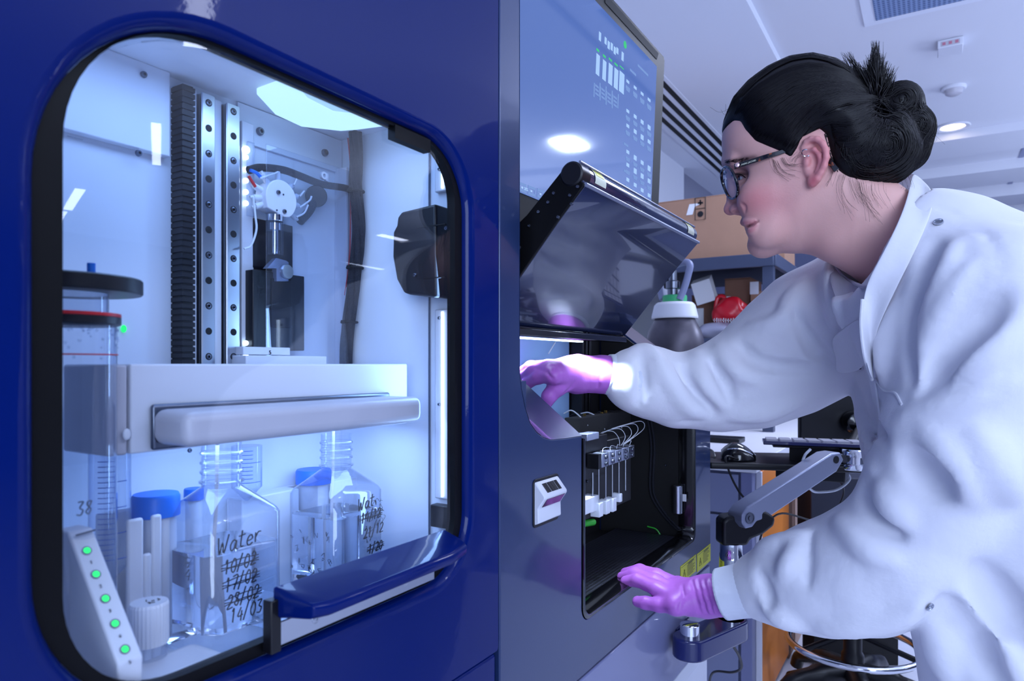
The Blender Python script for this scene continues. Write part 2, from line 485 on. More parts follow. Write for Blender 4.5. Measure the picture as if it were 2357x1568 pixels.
# chamber lining
CB, CR, CT, CF = 0.632, 0.616, 0.279, -0.242
mb = MB()
mb.box(rel(0.055, CB, CF), rel(CR, CB + 0.01, CT + 0.01))
part('chamber_back', mb, M['wall_in'], blue)
part('chamber_side', MB().box(rel(CR, 0.424, CF), rel(CR + 0.0018, CB + 0.01, CT + 0.01)), M['wall_in'], blue)
part('chamber_side', MB().box(rel(0.052, 0.424, CF), rel(0.056, CB + 0.01, CT + 0.01)), M['wall_in'], blue)
part('chamber_roof', MB().box(rel(0.055, 0.424, CT), rel(CR, CB, CT + 0.01)), M['wall_in'], blue)
part('chamber_floor', MB().box(rel(0.055, 0.424, CF - 0.012), rel(CR, CB, CF)), M['white'], blue)
part('upper_panel', MB().box(rel(0.06, CB - 0.010, 0.198), rel(0.386, CB - 0.0005, CT)), M['wall_in'], blue, bevel=0.001)
# groove and raised edge of the right-hand lining
p = atu(990, 600, CR)
part('lining_edge', MB().box((CR - 0.003, p.y - 0.0008, ZC - 0.235), (CR - 0.0005, p.y + 0.0002, ZC + 0.27)), M['dsteel'], blue)
def hexscrew(c, ax, r, parent, nm='screw'):
    a = Vector(ax)
    mbs = MB().lathe(c, a, [(r, 0), (r, r * 0.5), (r * 0.8, r * 0.9), (r * 0.45, r * 0.9), (r * 0.40, r * 0.3)], 18)
    return part(nm, mbs, M['dsteel'], parent)
for x, y in ((318, 353), (330, 172)):
    hexscrew(atw(x, y, CB - 0.0105), (0, -1, 0), 0.0030, blue)
part('slot', MB().box(atw(155, 313, CB - 0.0106), atw(190, 322, CB - 0.0100)), M['dsteel'], blue)

# two linear rails with bolt holes
def rail(x0, x1, ytop, bright_y, hole_y):
    a = atw(x0, ytop, 0.612); c = atw(x1, ytop, 0.612)
    mbr = MB()
    zt, zb = a.z, ZC - 0.03
    u0, u1 = a.x, c.x
    prof = [(u0, CB), (u0, 0.621), (u0 + 0.0012, 0.619), (u0 + 0.0012, 0.6155), (u0, 0.613), (u0 + 0.001, 0.612), (u1 - 0.001, 0.612), (u1, 0.613), (u1 - 0.0012, 0.6155), (u1 - 0.0012, 0.619), (u1, 0.621), (u1, CB)]
    mbr.prism(prof, lambda p: Vector((p[0], p[1], zb)), lambda p: Vector((p[0], p[1], zt)))
    r = part('linear_rail', mbr, M['steel'], blue)
    bed = MB().box((u0 - 0.013, 0.6195, zb), (u0 - 0.001, CB, zt + 0.002))
    part('rail_bed', bed, M['wall_in'], blue)
    xm = (x0 + x1) / 2
    for k, y in enumerate(hole_y):
        c = atw(xm, y, 0.612)
        m2 = MB().lathe(c + Vector((0, 0.0008, 0)), (0, -1, 0), [(0.0036, 0), (0.0036, 0.001), (0.0030, 0.0011)], 20)
        sc = part('bolt_hole', m2, M['matt'], r)
        if k % 2 == 0:
            m3 = MB().lathe(c + Vector((0, 0.0003, 0)), (0, -1, 0), [(0.0026, 0), (0.0026, 0.0008), (0.0015, 0.0012), (0.0012, 0.0012), (0.0011, 0.0006)], 16)
            part('bolt', m3, M['dsteel'], r)
    return r
hy = [237 + 58.4 * k for k in range(11)]
rail(465, 496, 212, None, hy)
rail(522, 553, 236, None, [257 + 56.4 * k for k in range(11)])

# corrugated black cable track
a = atw(413, 196, 0.618); c = atw(443, 196, 0.618)
mb = MB(); z = ZC - 0.03
loops = []
while z < a.z:
    for e, dz in ((0.0, 0.0), (0.0, 0.0042), (0.0014, 0.0046), (0.0014, 0.0058)):
        u0, u1 = a.x + e, c.x - e
        w0 = 0.6135 + e
        loops.append([Vector((u0, CB, z + dz)), Vector((u0, w0, z + dz)), Vector((u1, w0, z + dz)), Vector((u1, CB, z + dz))])
    z += 0.0060
mb.rings(loops, cap0=True, cap1=True)
part('corrugated_cable_track', mb, M['corr'], blue)

# recessed pump bay: frame, clear cover, bolts
def bw(x, y, w=0.628): return atw(x, y, w)
tl, tr_, bl, br_ = bw(556, 325), bw(776, 396), bw(556, 832), bw(780, 832)
mb = MB().box((tl.x - 0.004, 0.622, ZC - 0.03), (tl.x + 0.011, CB, tl.z + 0.02))
part('bay_frame', mb, M['white'], blue, bevel=0.001)
mb = MB().box((tl.x - 0.004, 0.6285, tl.z), (CR - 0.001, CB, CT + ZC - 0.001))
part('bay_header', mb, M['wall_in'], blue)
mb = MB().box((tr_.x - 0.0005, 0.612, ZC - 0.03), (tr_.x + 0.0035, CB, tr_.z + 0.004))
part('bay_post', mb, M['white'], blue, bevel=0.0008)
mb = MB().box((tl.x + 0.011, 0.602, ZC - 0.0), (tr_.x - 0.001, 0.6035, tl.z - 0.004))
part('clear_cover', mb, M['cover'], blue, bevel=0.0006)
for x, y in ((597, 303), (746, 352)):
    hexscrew(bw(x, y, 0.6284), (0, -1, 0), 0.0044, blue)
o = atw(747, 404, 0.6015)
part('cover_clip', MB().lathe(o + Vector((0, 0.004, 0)), (0, -1, 0), [(0.0045, 0), (0.0045, 0.004), (0.0022, 0.004), (0.0020, 0.001)], 20).box(o + Vector((0.003, 0.001, -0.005)), o + Vector((0.007, 0.004, 0.004))), M['white'], blue)
# column of small white leds along the bay
mb = MB().box((tl.x + 0.0015, 0.619, tl.z - 0.080), (tl.x + 0.0095, 0.6225, tl.z - 0.001))
lb_ = part('led_board', mb, M['pp'], blue)
for y in (345, 362, 390, 416, 442, 468, 790, 815):
    q = atw(566, y, 0.6185)
    part('white_led', MB().sphere(q, 0.0028 if y > 350 else 0.0042, 12, 8), M['led'], lb_)

# syringe pump in the bay
PW = 0.606
pump = part('pump_body', MB().box(atw(580, 500, 0.622), atw(662, 632, 0.631)).box(atw(582, 620, 0.610), atw(672, 808, 0.631)), M['black'], blue, bevel=0.001)
mb = MB().box(atw(626, 640, 0.608), atw(664, 756, 0.612))
part('pump_cover', mb, M['matt'], pump, bevel=0.001)
cv = atw(640, 460, PW)
poly = []
R0 = 0.0205
for i in range(40):
    t = math.radians(-60 + 252 * i / 39)
    poly.append((cv.x + R0 * math.cos(t), cv.z + R0 * math.sin(t)))
poly += [(cv.x - 0.0185, cv.z - 0.0125), (cv.x + 0.004, cv.z - 0.0185)]
mb = MB().prism(poly, lambda p: Vector((p[0], PW - 0.006, p[1])), lambda p: Vector((p[0], PW + 0.012, p[1])))
valve = part('valve_disc', mb, M['white'], pump, bevel=0.0008)
for x, y, r in ((640, 443, 0.0024), (654, 487, 0.0024), (652, 448, 0.0010), (637, 484, 0.0010)):
    hexscrew(atw(x, y, PW - 0.006), (0, -1, 0), r, valve)
fits = [(579, 478), (589, 455), (598, 436), (612, 415), (640, 405), (672, 428), (684, 452), (690, 475), (678, 500)]
for k, (x, y) in enumerate(fits):
    q = atw(x, y, PW + 0.003); d = (q - Vector((cv.x, PW + 0.003, cv.z))); d.y = 0
    base = Vector((cv.x, PW + 0.003, cv.z)) + d.normalized() * (R0 * 0.85)
    e = base + d.normalized() * 0.0125
    mbf = MB().cyl(base, e, 0.0036, 0.0031, 14).cyl(e, e + d.normalized() * 0.004, 0.0022, 0.0014, 12)
    part('valve_fitting', mbf, M['tubing'], pump)
for pts in ([(583, 455), (588, 500), (590, 530), (578, 565), (562, 573)], [(690, 478), (712, 462), (717, 452)], [(682, 500), (700, 490), (709, 472)], [(690, 452), (700, 440)], [(676, 426), (683, 412)],
            [(600, 410), (630, 400), (640, 396)]):
    part('flow_tube', MB().tube(spline([atw(x, y, PW - 0.002) for x, y in pts], 6), 0.0011, 8), M['tubing'], pump)
part('red_tube', MB().tube(spline([atw(x, y, PW) for x, y in ((572, 405), (580, 418), (588, 430))], 5), 0.0016, 8), M['red'], pump)
part('blue_tube', MB().tube(spline([atw(x, y, PW) for x, y in ((576, 392), (590, 398), (600, 408))], 5), 0.0019, 8), M['bluecap'], pump)
ax_ = cv.x - 0.001
b0 = atw(637, 497, PW); b1 = atw(637, 588, PW)
bx = b0.x
def vz(y): return atw(637, y, PW).z
mb = MB().cyl((bx, PW + 0.003, vz(494)), (bx, PW + 0.003, vz(510)), 0.0090, n=28)
part('barrel_collar', mb, M['chrome'], pump, bevel=0.0006)
mb = MB().lathe((bx, PW + 0.003, vz(588)), (0, 0, 1), [(0.0086, 0), (0.0086, vz(510) - vz(588))], 28)
part('glass_barrel', mb, M['cover'], pump)
mb = MB().cyl((bx, PW + 0.003, vz(530)), (bx, PW + 0.003, vz(514)), 0.0065, n=24).cyl((bx, PW + 0.003, vz(584)), (bx, PW + 0.003, vz(530)), 0.0034, n=20)
part('plunger', mb, M['chrome'], pump)
mb = MB().prism([(a.x, a.z) for a in (atw(612, 618, PW), atw(634, 594, PW), atw(656, 600, PW), atw(662, 604, PW), atw(662, 648, PW), atw(634, 648, PW), atw(634, 618, PW))],
                lambda p: Vector((p[0], PW - 0.002, p[1])), lambda p: Vector((p[0], PW + 0.006, p[1])))
part('plunger_carriage', mb, M['alu'], pump, bevel=0.0006)
q = atw(659, 626, PW - 0.003)
part('thumb_knob', MB().lathe(q + Vector((0, 0.002, 0)), (0, -1, 0), [(0.0080, 0), (0.0080, 0.004), (0.0072, 0.0052), (0.0, 0.0052)], 36), M['steel'], pump)
# black hose and flange beside the valve
mb = MB().tube(spline([atw(x, y, 0.610) for x, y in ((572, 392), (600, 386), (650, 391), (690, 405), (740, 424), (790, 432), (806, 437))], 8), 0.0042, 12)
part('hose', mb, M['cable'], blue)
mb = MB().cyl(atw(728, 452, 0.612), atw(728, 452, 0.628), 0.0125, n=28)
part('hose_flange', mb, M['black'], blue, bevel=0.001)
part('hose', MB().tube(spline([atw(x, y, 0.618) for x, y in ((724, 462), (712, 486), (690, 510))], 6), 0.005, 10), M['cable'], blue)
# numbered shelf plate
s0, s1 = atw(560, 798, 0.600), atw(668, 818, 0.600)
pl = part('number_plate', MB().box(s0, s1 + Vector((0, 0.02, 0))), M['white'], blue, bevel=0.0006)
text_part('5', 0.0062, atw(619, 816, 0.5996), (1, 0, 0), (0, 0, 1), M['ink'], pl)
part('shelf_block', MB().box(atw(566, 818, 0.590), atw(752, 850, 0.590) + Vector((0, 0.03, 0))), M['white'], blue, bevel=0.0008)

# braided cable bundle with ties and a red wire
cpts = [(818, 305), (820, 360), (819, 420), (820, 450), (826, 520), (824, 570), (817, 620), (812, 680), (802, 745), (798, 790), (797, 850)]
cl = [atu(x, y, 0.603) for x, y in cpts]
mb = MB()
for k in range(5):
    a = 2 * math.pi * k / 5
    mb.tube(spline([p + Vector((0.004 * math.cos(a + i * 0.5), 0.0045 * math.sin(a + i * 0.5), 0)) for i, p in enumerate(cl)], 6), 0.0040, 9)
cab_ = part('cable_bundle', mb, M['cable'], blue)
for x, y in ((819, 441), (817, 617), (804, 742)):
    q = atu(x, y, 0.602)
    part('cable_tie', MB().tube([q + Vector((0.0095 * math.cos(t), 0.0095 * math.sin(t), 0)) for t in [2 * math.pi * i / 20 for i in range(20)]], 0.0014, 6, closed=True).box(q + Vector((-0.012, -0.003, -0.002)), q + Vector((-0.008, 0.002, 0.002))), M['matt'], cab_)
part('red_wire', MB().tube(spline([atu(x, y, 0.607) for x, y in ((801, 318), (806, 370), (807, 430), (806, 560), (802, 620), (794, 680))], 6), 0.0010, 6), M['red'], cab_)

# black motor unit on the right lining
def cu_(x, y, u=CR - 0.001): return atu(x, y, u)
mprof = [(958, 512), (967, 500), (1045, 482), (1046, 690), (985, 684), (972, 680), (956, 650), (947, 600), (948, 545), (956, 530)]
mpts = [cu_(x, y) for x, y in mprof]
mb = MB().prism([(p.y, p.z) for p in mpts], lambda p: Vector((CR - 0.034, p[0], p[1])), lambda p: Vector((CR, p[0], p[1])))
mo = part('motor_housing', mb, M['black'], blue, bevel=0.003, seg=3)
for x, y in ((1028, 526), (956, 633)):
    hexscrew(atu(x, y, CR - 0.0345), (-1, 0, 0), 0.0022, mo)
for y in (520, 640):
    q = atu(990, y, CR - 0.0345)
    part('rib', MB().box(q + Vector((0, -0.02, -0.0006)), q + Vector((0.003, 0.02, 0.0006))), M['matt'], mo)
# strip light on the right lining
for y0, y1 in ((340, 440), (712, 1150)):
    a, c = atu(1010, y0, CR - 0.006), atu(1022, y1, CR - 0.006)
    h = part('strip_light_housing', MB().box((CR - 0.006, a.y - 0.016, c.z), (CR, a.y + 0.006, a.z)), M['white'], blue, bevel=0.0015)
    part('strip_light_tube', MB().box((CR - 0.0085, a.y - 0.0066, c.z + 0.003), (CR - 0.0055, a.y - 0.0052, a.z - 0.003)), M['led'], h)
    for yy in (y0 + 20, (y0 + y1) // 2):
        hexscrew(atu(1011, yy, CR - 0.0065), (-1, 0, 0), 0.0018, h)
q0, q1 = atu(1003, 1158, CR - 0.002), atu(1045, 1215, CR - 0.002)
part('hinge_block', MB().box((CR - 0.012, q1.y, q1.z), (CR, q0.y, q0.z)), M['black'], blue, bevel=0.001)
# chamber roof lamp cover and white hot glow panel
mb = MB()
lamp = [atz(597, 215, 0.272), atz(640, 262, 0.266), atz(700, 290, 0.262), atz(790, 300, 0.262), atz(868, 290, 0.272)]
lo = []
for p_ in lamp:
    lo.append([p_ + Vector((0, -0.045, 0.004)), p_ + Vector((0, -0.02, -0.003)), p_ + Vector((0, 0.004, 0.0)), p_ + Vector((0, 0.004, 0.006)), p_ + Vector((0, -0.045, 0.008))])
mb.rings(lo, cap0=True, cap1=True)
part('roof_lamp', mb, emit('lamp_diffuser', (170, 215, 255), 1.25), blue)

# white bottle drawer with its bull-nosed lip
bu0, bu1, bw0 = 0.2775, 0.584, 0.496
box_ = part('drawer_box', MB().box(rel(bu0, bw0, -0.0655), rel(bu1, bw0 + 0.016, 0.0)).box(rel(bu0, bw0 + 0.016, -0.004), rel(bu1, 0.575, 0.0)), M['white'], blue, bevel=0.0015, seg=3)
part('drawer_side', MB().box(rel(0.262, bw0 + 0.0015, -0.066), rel(bu0 - 0.0012, 0.560, -0.0003)), M['offw'], blue, bevel=0.002, seg=3)
lip = part('drawer_lip', MB().box(rel(0.2895, 0.447, -0.0595), rel(0.5515, 0.492, -0.0335)), M['offw'], blue, bevel=0.008, seg=5)
part('lip_seal', MB().box(rel(0.291, 0.491, -0.0640), rel(0.5505, 0.4955, -0.0300)), M['dsteel'], blue, bevel=0.004, seg=3)
part('catch', MB().sphere(atw(292, 1000, bw0 - 0.002), 0.003, 14, 8, (1, 0.5, 1.4)), M['white'], blue)
hexscrew(atw(436, 1037, 0.56), (0, -1, 0), 0.002, blue)

# sloping panel with five green lamps
u_i0, u_i1 = 0.2245, 0.2400
pr = [(0.474, -0.108), (0.4150, -0.180), (0.4160, -0.206), (0.490, -0.206), (0.490, -0.108)]
mb = MB().prism(pr, lambda p: rel(u_i0, p[0], p[1]), lambda p: rel(u_i1, p[0], p[1]))
ip = part('indicator_panel', mb, M['white'], blue, bevel=0.0015, seg=3)
nrm = Vector((0, -0.072, 0.059)).normalized(); nrm = Vector((0, -nrm.y * -1 if False else -0.776, 0.631)) if False else Vector((0, -0.773, 0.634))
for k in range(5):
    t = 0.17 + 0.187 * k
    w = 0.474 + (0.4150 - 0.474) * t; z = -0.108 + (-0.180 + 0.108) * t
    q = rel((u_i0 + u_i1) / 2 - 0.001, w, z)
    ring = part('lamp_bezel', MB().lathe(q, nrm, [(0.0030, -0.001), (0.0030, 0.0006), (0.0024, 0.0006)], 20), M['dsteel'], ip)
    part('green_lamp', MB().sphere(q, 0.0022, 14, 8), M['green_led'], ip)
    text_part(str(k + 1), 0.0030, q + Vector((-0.0008, -0.00005, 0)) + Vector((0, -0.0062, -0.0073)) + nrm * 0.0003, (1, 0, 0), (0, 0.634, 0.773), M['dsteel'], ip)
part('green_lamp', MB().sphere(atw(285, 757, CB - 0.001), 0.0034, 14, 8, (0.7, 0.5, 1)), M['green_led'], blue)

# floor moulding in the foreground of the chamber
mb = MB().box(rel(0.246, 0.424, CF), rel(0.315, 0.475, -0.206))
part('floor_step', mb, M['white'], blue, bevel=0.012, seg=5)
mb = MB().box(rel(0.243, 0.476, CF), rel(0.45, 0.555, -0.2385))
part('bottle_plinth', mb, M['white'], blue, bevel=0.001)

# ================================================================ bottles, tubes and vessels inside
GLY = {
 'W': [[(0, 1), (.18, 0), (.4, .65), (.58, 0), (.9, 1.05)]], 'a': [[(.55, .5), (.3, .62), (.05, .35), (.15, .02), (.4, .12), (.58, .55), (.55, .1), (.75, .02)]],
 't': [[(.3, 1), (.25, .1), (.5, .02)], [(.02, .68), (.6, .72)]], 'e': [[(.1, .3), (.55, .38), (.45, .62), (.2, .55), (.08, .25), (.25, .02), (.6, .12)]],
 'r': [[(.1, .62), (.15, .02)], [(.15, .35), (.35, .6), (.6, .6)]],
 '0': [[(.3, 1), (.05, .6), (.1, .15), (.35, 0), (.55, .35), (.5, .85), (.3, 1)]], '1': [[(.15, .8), (.3, 1), (.28, 0)]],
 '2': [[(.05, .8), (.3, 1), (.52, .78), (.35, .4), (.02, .02), (.6, .05)]], '3': [[(.05, .95), (.5, .95), (.25, .55), (.55, .35), (.4, .02), (.05, .08)]],
 '4': [[(.35, 1), (.05, .4), (.6, .42)], [(.45, .75), (.42, 0)]], '7': [[(.05, .98), (.58, .98), (.25, 0)]],
 '8': [[(.5, .9), (.2, .95), (.12, .68), (.5, .35), (.35, .02), (.08, .2), (.3, .5), (.5, .9)]], '6': [[(.5, 1), (.15, .5), (.15, .1), (.45, .05), (.5, .38), (.15, .4)]],
 '/': [[(.45, 1.15), (.0, -.15)]], '-': [[(.0, .45), (.6, .55)]],
}
def handwriting(txt, pos, h, right, up, mb, r=0.00058, slant=0.15):
    rx = Vector(right).normalized(); ux = Vector(up).normalized(); x = 0
    for ch in txt:
        if ch == ' ': x += 0.5 * h; continue
        g_ = GLY[ch]; jit = random.uniform(-.06, .06)
        for st_ in g_:
            pts = [Vector(pos) + rx * (x + (a + slant * c) * h * 0.78) + ux * ((c + jit) * h) for a, c in st_]
            if len(pts) > 2: pts = spline(pts, 4)
            mb.tube(pts, r, 5)
        x += h * 0.58 if ch != 'W' else h * 0.85
    return x

def sq_loop(u, w, hw, r, z, n=5, dome=0):
    return [Vector((p[0], p[1], z)) for p in rr(u - hw, u + hw, w - hw, w + hw, r, n)]
def circ_as_sq(u, w, R, z, n=5):
    base = rr(-1, 1, -1, 1, 0.999, n)
    return [Vector((u + R * p[0] / math.hypot(*p), w + R * p[1] / math.hypot(*p), z)) for p in base]

def bottle(u, w, ztop, label, fill_z, txts, name='water_bottle', rot=0.0):
    z0 = ZC + CF + 0.0004; hw = 0.0375
    zs = ztop - 0.050       # shoulder start
    root = thing(name, label, 'bottle', (u, w, z0))
    mbb = MB()
    sh = zs - 0.014
    loops = [sq_loop(u, w, hw - 0.004, 0.011, z0), sq_loop(u, w, hw, 0.012, z0 + 0.004), sq_loop(u, w, hw, 0.012, sh), sq_loop(u, w, hw - 0.0015, 0.014, sh + 0.004)]
    # sloping shoulders blending from the square to the round neck
    for k in range(1, 7):
        t = k / 6
        a = sq_loop(u, w, hw - 0.0015, 0.014, 0); c = circ_as_sq(u, w, 0.0165, 0)
        zz = sh + 0.004 + (zs + 0.006 - sh) * t ** 0.95
        loops.append([Vector((p.x + (q.x - p.x) * t, p.y + (q.y - p.y) * t, zz)) for p, q in zip(a, c)])
    zn = loops[-1][0].z
    for R, dz in ((0.0165, 0.003), (0.0185, 0.0035), (0.0185, 0.005), (0.0165, 0.0055), (0.0165, 0.011), (0.0178, 0.012), (0.0178, 0.0135), (0.0165, 0.0145),
                  (0.0165, 0.019), (0.0178, 0.020), (0.0178, 0.0215), (0.0165, 0.0225), (0.0165, 0.027), (0.0178, 0.028), (0.0178, 0.0295), (0.0165, 0.0305), (0.0165, 0.038)):
        loops.append(circ_as_sq(u, w, R, zn + dz))
    mbb.rings(loops, cap0=True)
    part('bottle_body', mbb, M['petg'], root, smooth=35)
    wz = fill_z
    mw = MB().rings([sq_loop(u, w, hw - 0.006, 0.010, z0 + 0.002), sq_loop(u, w, hw - 0.0016, 0.011, z0 + 0.006), sq_loop(u, w, hw - 0.0016, 0.011, wz)], cap0=True, cap1=True)
    part('water', mw, M['water'], root, smooth=35)
    mt = MB().tube(spline([(u - 0.004, w, zn + 0.05), (u - 0.005, w, zn - 0.01), (u - 0.009, w - 0.002, zn - 0.06), (u - 0.004, w, z0 + 0.012)], 8), 0.0016, 8)
    part('dip_tube', mt, M['offw'], root)
    mi = MB()
    for (txt, du, dz, h, strike) in txts:
        pos = (u + du, w - hw - 0.0003, z0 + dz)
        L = handwriting(txt, pos, h, (1, 0, 0.06), (0, 0, 1), mi)
        if strike:
            for k in range(3):
                zz = z0 + dz + h * (0.3 + 0.2 * k)
                mi.tube(spline([(u + du - 0.002, w - hw - 0.0003, zz), (u + du + L * 0.5, w - hw - 0.0003, zz + 0.0018 * (-1) ** k), (u + du + L + 0.002, w - hw - 0.0003, zz + 0.001)], 5), 0.00045, 5)
    part('marker_writing', mi, M['ink'], root, label='black handwritten contents and dates')
    return root
p1 = rel(0.468, 0.528, 0); p2 = rel(0.667 * 0.8, 0.5536, 0)
u1_, w1_ = 990 * 0.000473 * 0.8, 0.528
u2_, w2_ = 0.667 * 0.8, 0.5536
bot1 = bottle(u1_, w1_, ZC - 0.066, 'front square bottle of water with dates crossed out down to 14/03', ZC - 0.156,
       [('Water', -0.031, 0.0880, 0.0135, False), ('10/02', -0.025, 0.0705, 0.0110, True), ('17/02', -0.024, 0.0560, 0.0110, True), ('28/02', -0.022, 0.0415, 0.0110, True), ('14/03', -0.019, 0.0285, 0.0110, False)])
bot2 = bottle(u2_, w2_, ZC - 0.074, 'further square bottle of water with half hidden writing, beside a blue cap', ZC - 0.160,
       [('Wat', -0.006, 0.0870, 0.0125, False), ('14/12', -0.001, 0.0725, 0.0105, True), ('21/12', 0.003, 0.0560, 0.0105, False), ('1/20', 0.010, 0.0380, 0.0095, True)])
# smudged older writing on the second bottle
mb = MB()
for k in range(26):
    uu = u2_ + random.uniform(0.006, 0.034); zz = ZC + CF + random.uniform(0.03, 0.095)
    mb.tube(spline([(uu + random.uniform(-.003, .003), w2_ - 0.0379, zz + random.uniform(-.004, .004)) for _ in range(4)], 4), 0.00022, 5)
for k in range(26):
    ww = w2_ + random.uniform(-0.03, 0.03); zz = ZC + CF + random.uniform(0.02, 0.075)
    mb.tube(spline([(u2_ - 0.0379, ww + random.uniform(-.003, .003), zz + random.uniform(-.004, .004)) for _ in range(4)], 4), 0.00022, 5)
o = part('smudged_writing', mb, M['ink'], bot2)

# blue-capped tube standing in a white holder
def capped_tube(x, y0, y1, w, rad, label, name='capped_tube', body_to=None, ribs=True):
    t_, b_ = atw(x, y0, w), atw(x, y1, w)
    r_ = thing(name, label, 'tube', (t_.x, t_.y, ZC + CF + 0.0005))
    loops = []
    hgt = t_.z - b_.z
    mbc = MB().lathe((t_.x, t_.y, b_.z), (0, 0, 1), [(rad, 0), (rad, hgt * 0.86), (rad * 0.93, hgt), (0, hgt)], 40)
    part('cap', mbc, M['bluecap'], r_, label='blue screw cap')
    part('tube_body', MB().lathe((t_.x, t_.y, ZC + CF + 0.0006), (0, 0, 1), [(rad * 0.3, 0), (rad * 0.84, 0.014), (rad * 0.84, b_.z - ZC - CF)], 32), M['white'], r_)
    return r_
capped_tube(359, 1136, 1186, 0.560, 0.0188, 'white tube with a broad blue cap in front of the left holder')
capped_tube(722, 1080, 1112, 0.606, 0.0200, 'tube with a blue cap behind the further water bottle')
capped_tube(446, 1124, 1150, 0.610, 0.0090, 'small tube with a dark blue cap behind the front water bottle', 'small_tube')
# white holder with an open slot, and the frosted rack behind the second bottle
hp = atw(338, 1188, 0.537)
hold = thing('tube_holder', 'white slotted tube holder at the back of the chamber, left of the front bottle', 'holder', (hp.x, 0.57, ZC + CF))
h0_, h1_, h2_, h3_ = [atw(x, 1188, 0.537).x for x in (294, 332, 351, 374)]
ht = atw(338, 1190, 0.537).z
mb = MB()
for ua, ub in ((h0_, h1_), (h2_, h3_)): mb.box((ua, 0.537, ZC + CF + 0.0005), (ub, 0.5415, ht))
mb.box((h1_, 0.537, ZC + CF + 0.0005), (h2_, 0.5415, atw(338, 1275, 0.537).z)).box((h0_, 0.581, ZC + CF + 0.0005), (h3_ + 0.008, 0.586, ht))
part('holder_body', mb, M['white'], hold, bevel=0.002)
a = atw(884, 1086, 0.604)
rk = thing('tube_rack', 'frosted white rack behind the further water bottle', 'rack', (0.53, 0.612, ZC + CF))
part('rack_body', MB().box((0.452, 0.6035, ZC + CF + 0.0005), (0.526, 0.626, a.z)).box((0.573, 0.6035, ZC + CF + 0.0005), (a.x, 0.626, a.z)).box((0.452, 0.6265, ZC + CF + 0.0005), (a.x, 0.629, a.z)), M['white'], rk, bevel=0.002)
part('rack_cap', MB().cyl(atw(905, 1235, 0.57), atw(905, 1268, 0.57), 0.011, n=30), M['white'], rk)

# graduated centrifuge tubes hanging from the drawer
def grad_tube(x, y0, y1, w, rad, label, cone=True):
    t_, b_ = atw(x, y0, w), atw(x, y1, w)
    r_ = thing('graduated_tube', label, 'tube', (t_.x, t_.y, b_.z), 'graduated centrifuge tubes')
    prof = [(0.002, 0), (rad, 0.014), (rad, t_.z - b_.z)] if cone else [(rad, 0), (rad, t_.z - b_.z)]
    part('tube_wall', MB().lathe((t_.x, t_.y, b_.z), (0, 0, 1), prof, 36), M['pp'], r_)
    mg = MB(); L = t_.z - b_.z; k = 0; z_ = b_.z + 0.020
    while z_ < t_.z - 0.004:
        ln = 0.9 if k % 5 == 0 else 0.5
        pts = [Vector((t_.x + (rad + 0.0003) * math.cos(q), t_.y + (rad + 0.0003) * math.sin(q), z_)) for q in [math.radians(-150 + 90 * ln * i / 8) for i in range(9)]]
        mg.tube(pts, 0.00032, 4); z_ += 0.0040; k += 1
    part('graduations', mg, M['inkb'], r_)
    return r_
grad_tube(253, 1036, 1338, 0.553, 0.0148, 'graduated conical tube with blue marks hanging at the left of the chamber')
grad_tube(568, 1026, 1152, 0.600, 0.0150, 'graduated tube with blue marks seen behind the neck of the front bottle')

# vial with ribbed white cap
q = atw(343, 1480, 0.470)
vial = thing('white_vial', 'small white vial with a ribbed cap beside the green indicator panel', 'vial', (q.x, q.y, ZC + CF))
pr_ = []
n = 60; zc = atw(343, 1385, 0.470).z
loops = []
for z_, R in ((q.z, 0.0124), (zc - 0.002, 0.0124), (zc, 0.0116)):
    loops.append([Vector((q.x + (R + (0.0004 if i % 2 else 0)) * math.cos(2 * math.pi * i / n), q.y + (R + (0.0004 if i % 2 else 0)) * math.sin(2 * math.pi * i / n), z_)) for i in range(n)])
part('cap', MB().rings(loops, cap0=True, cap1=True), M['white'], vial, smooth=20)
part('vial_body', MB().cyl((q.x, q.y, ZC + CF + 0.0005), (q.x, q.y, q.z), 0.0115, n=32), M['pp'], vial)
mi = MB()
for k in range(7):
    uu = q.x + random.uniform(-0.003, 0.006); ww = q.y + random.uniform(-.004, .003)
    mi.tube(spline([(uu + random.uniform(-.002, .002), ww + random.uniform(-.002, .002), zc + 0.0002) for _ in range(3)], 4), 0.0004, 5)
part('scribble', mi, M['ink'], vial)

# reaction vessel with a black lid at the far left
vc = rel(0.235, 0.500, 0.0)
ves = thing('lidded_vessel', 'clear cylindrical vessel with a black disc lid and red sealing ring', 'vessel', (vc.x, vc.y, ZC + CF))
zl = atw(200, 632, 0.47).z
part('lid', MB().lathe((vc.x, vc.y, zl - 0.0105), (0, 0, 1), [(0.046, 0), (0.047, 0.001), (0.047, 0.0095), (0.046, 0.0105), (0, 0.0105)], 64), M['black'], ves)
part('neck', MB().lathe((vc.x, vc.y, zl - 0.026), (0, 0, 1), [(0.026, 0), (0.026, 0.0155)], 48), M['pp'], ves)
part('seal_ring', MB().lathe((vc.x, vc.y, zl - 0.0262), (0, 0, 1), [(0.0335, 0), (0.0335, 0.0022), (0.030, 0.0024)], 48), M['red'], ves)
part('flange', MB().lathe((vc.x, vc.y, zl - 0.0325), (0, 0, 1), [(0.031, 0), (0.0335, 0.0012), (0.0335, 0.006), (0.030, 0.0063)], 48), M['black'], ves)
part('glass_wall', MB().lathe((vc.x, vc.y, ZC + CF + 0.0006), (0, 0, 1), [(0.02, 0), (0.031, 0.005), (0.031, zl - 0.033 - ZC - CF)], 56), M['cover'], ves)
part('red_line', MB().tube([(vc.x + 0.0313 * math.cos(t), vc.y + 0.0313 * math.sin(t), zl - 0.052) for t in [math.radians(-150 + 150 * i / 20) for i in range(21)]], 0.0005, 5), M['red'], ves)
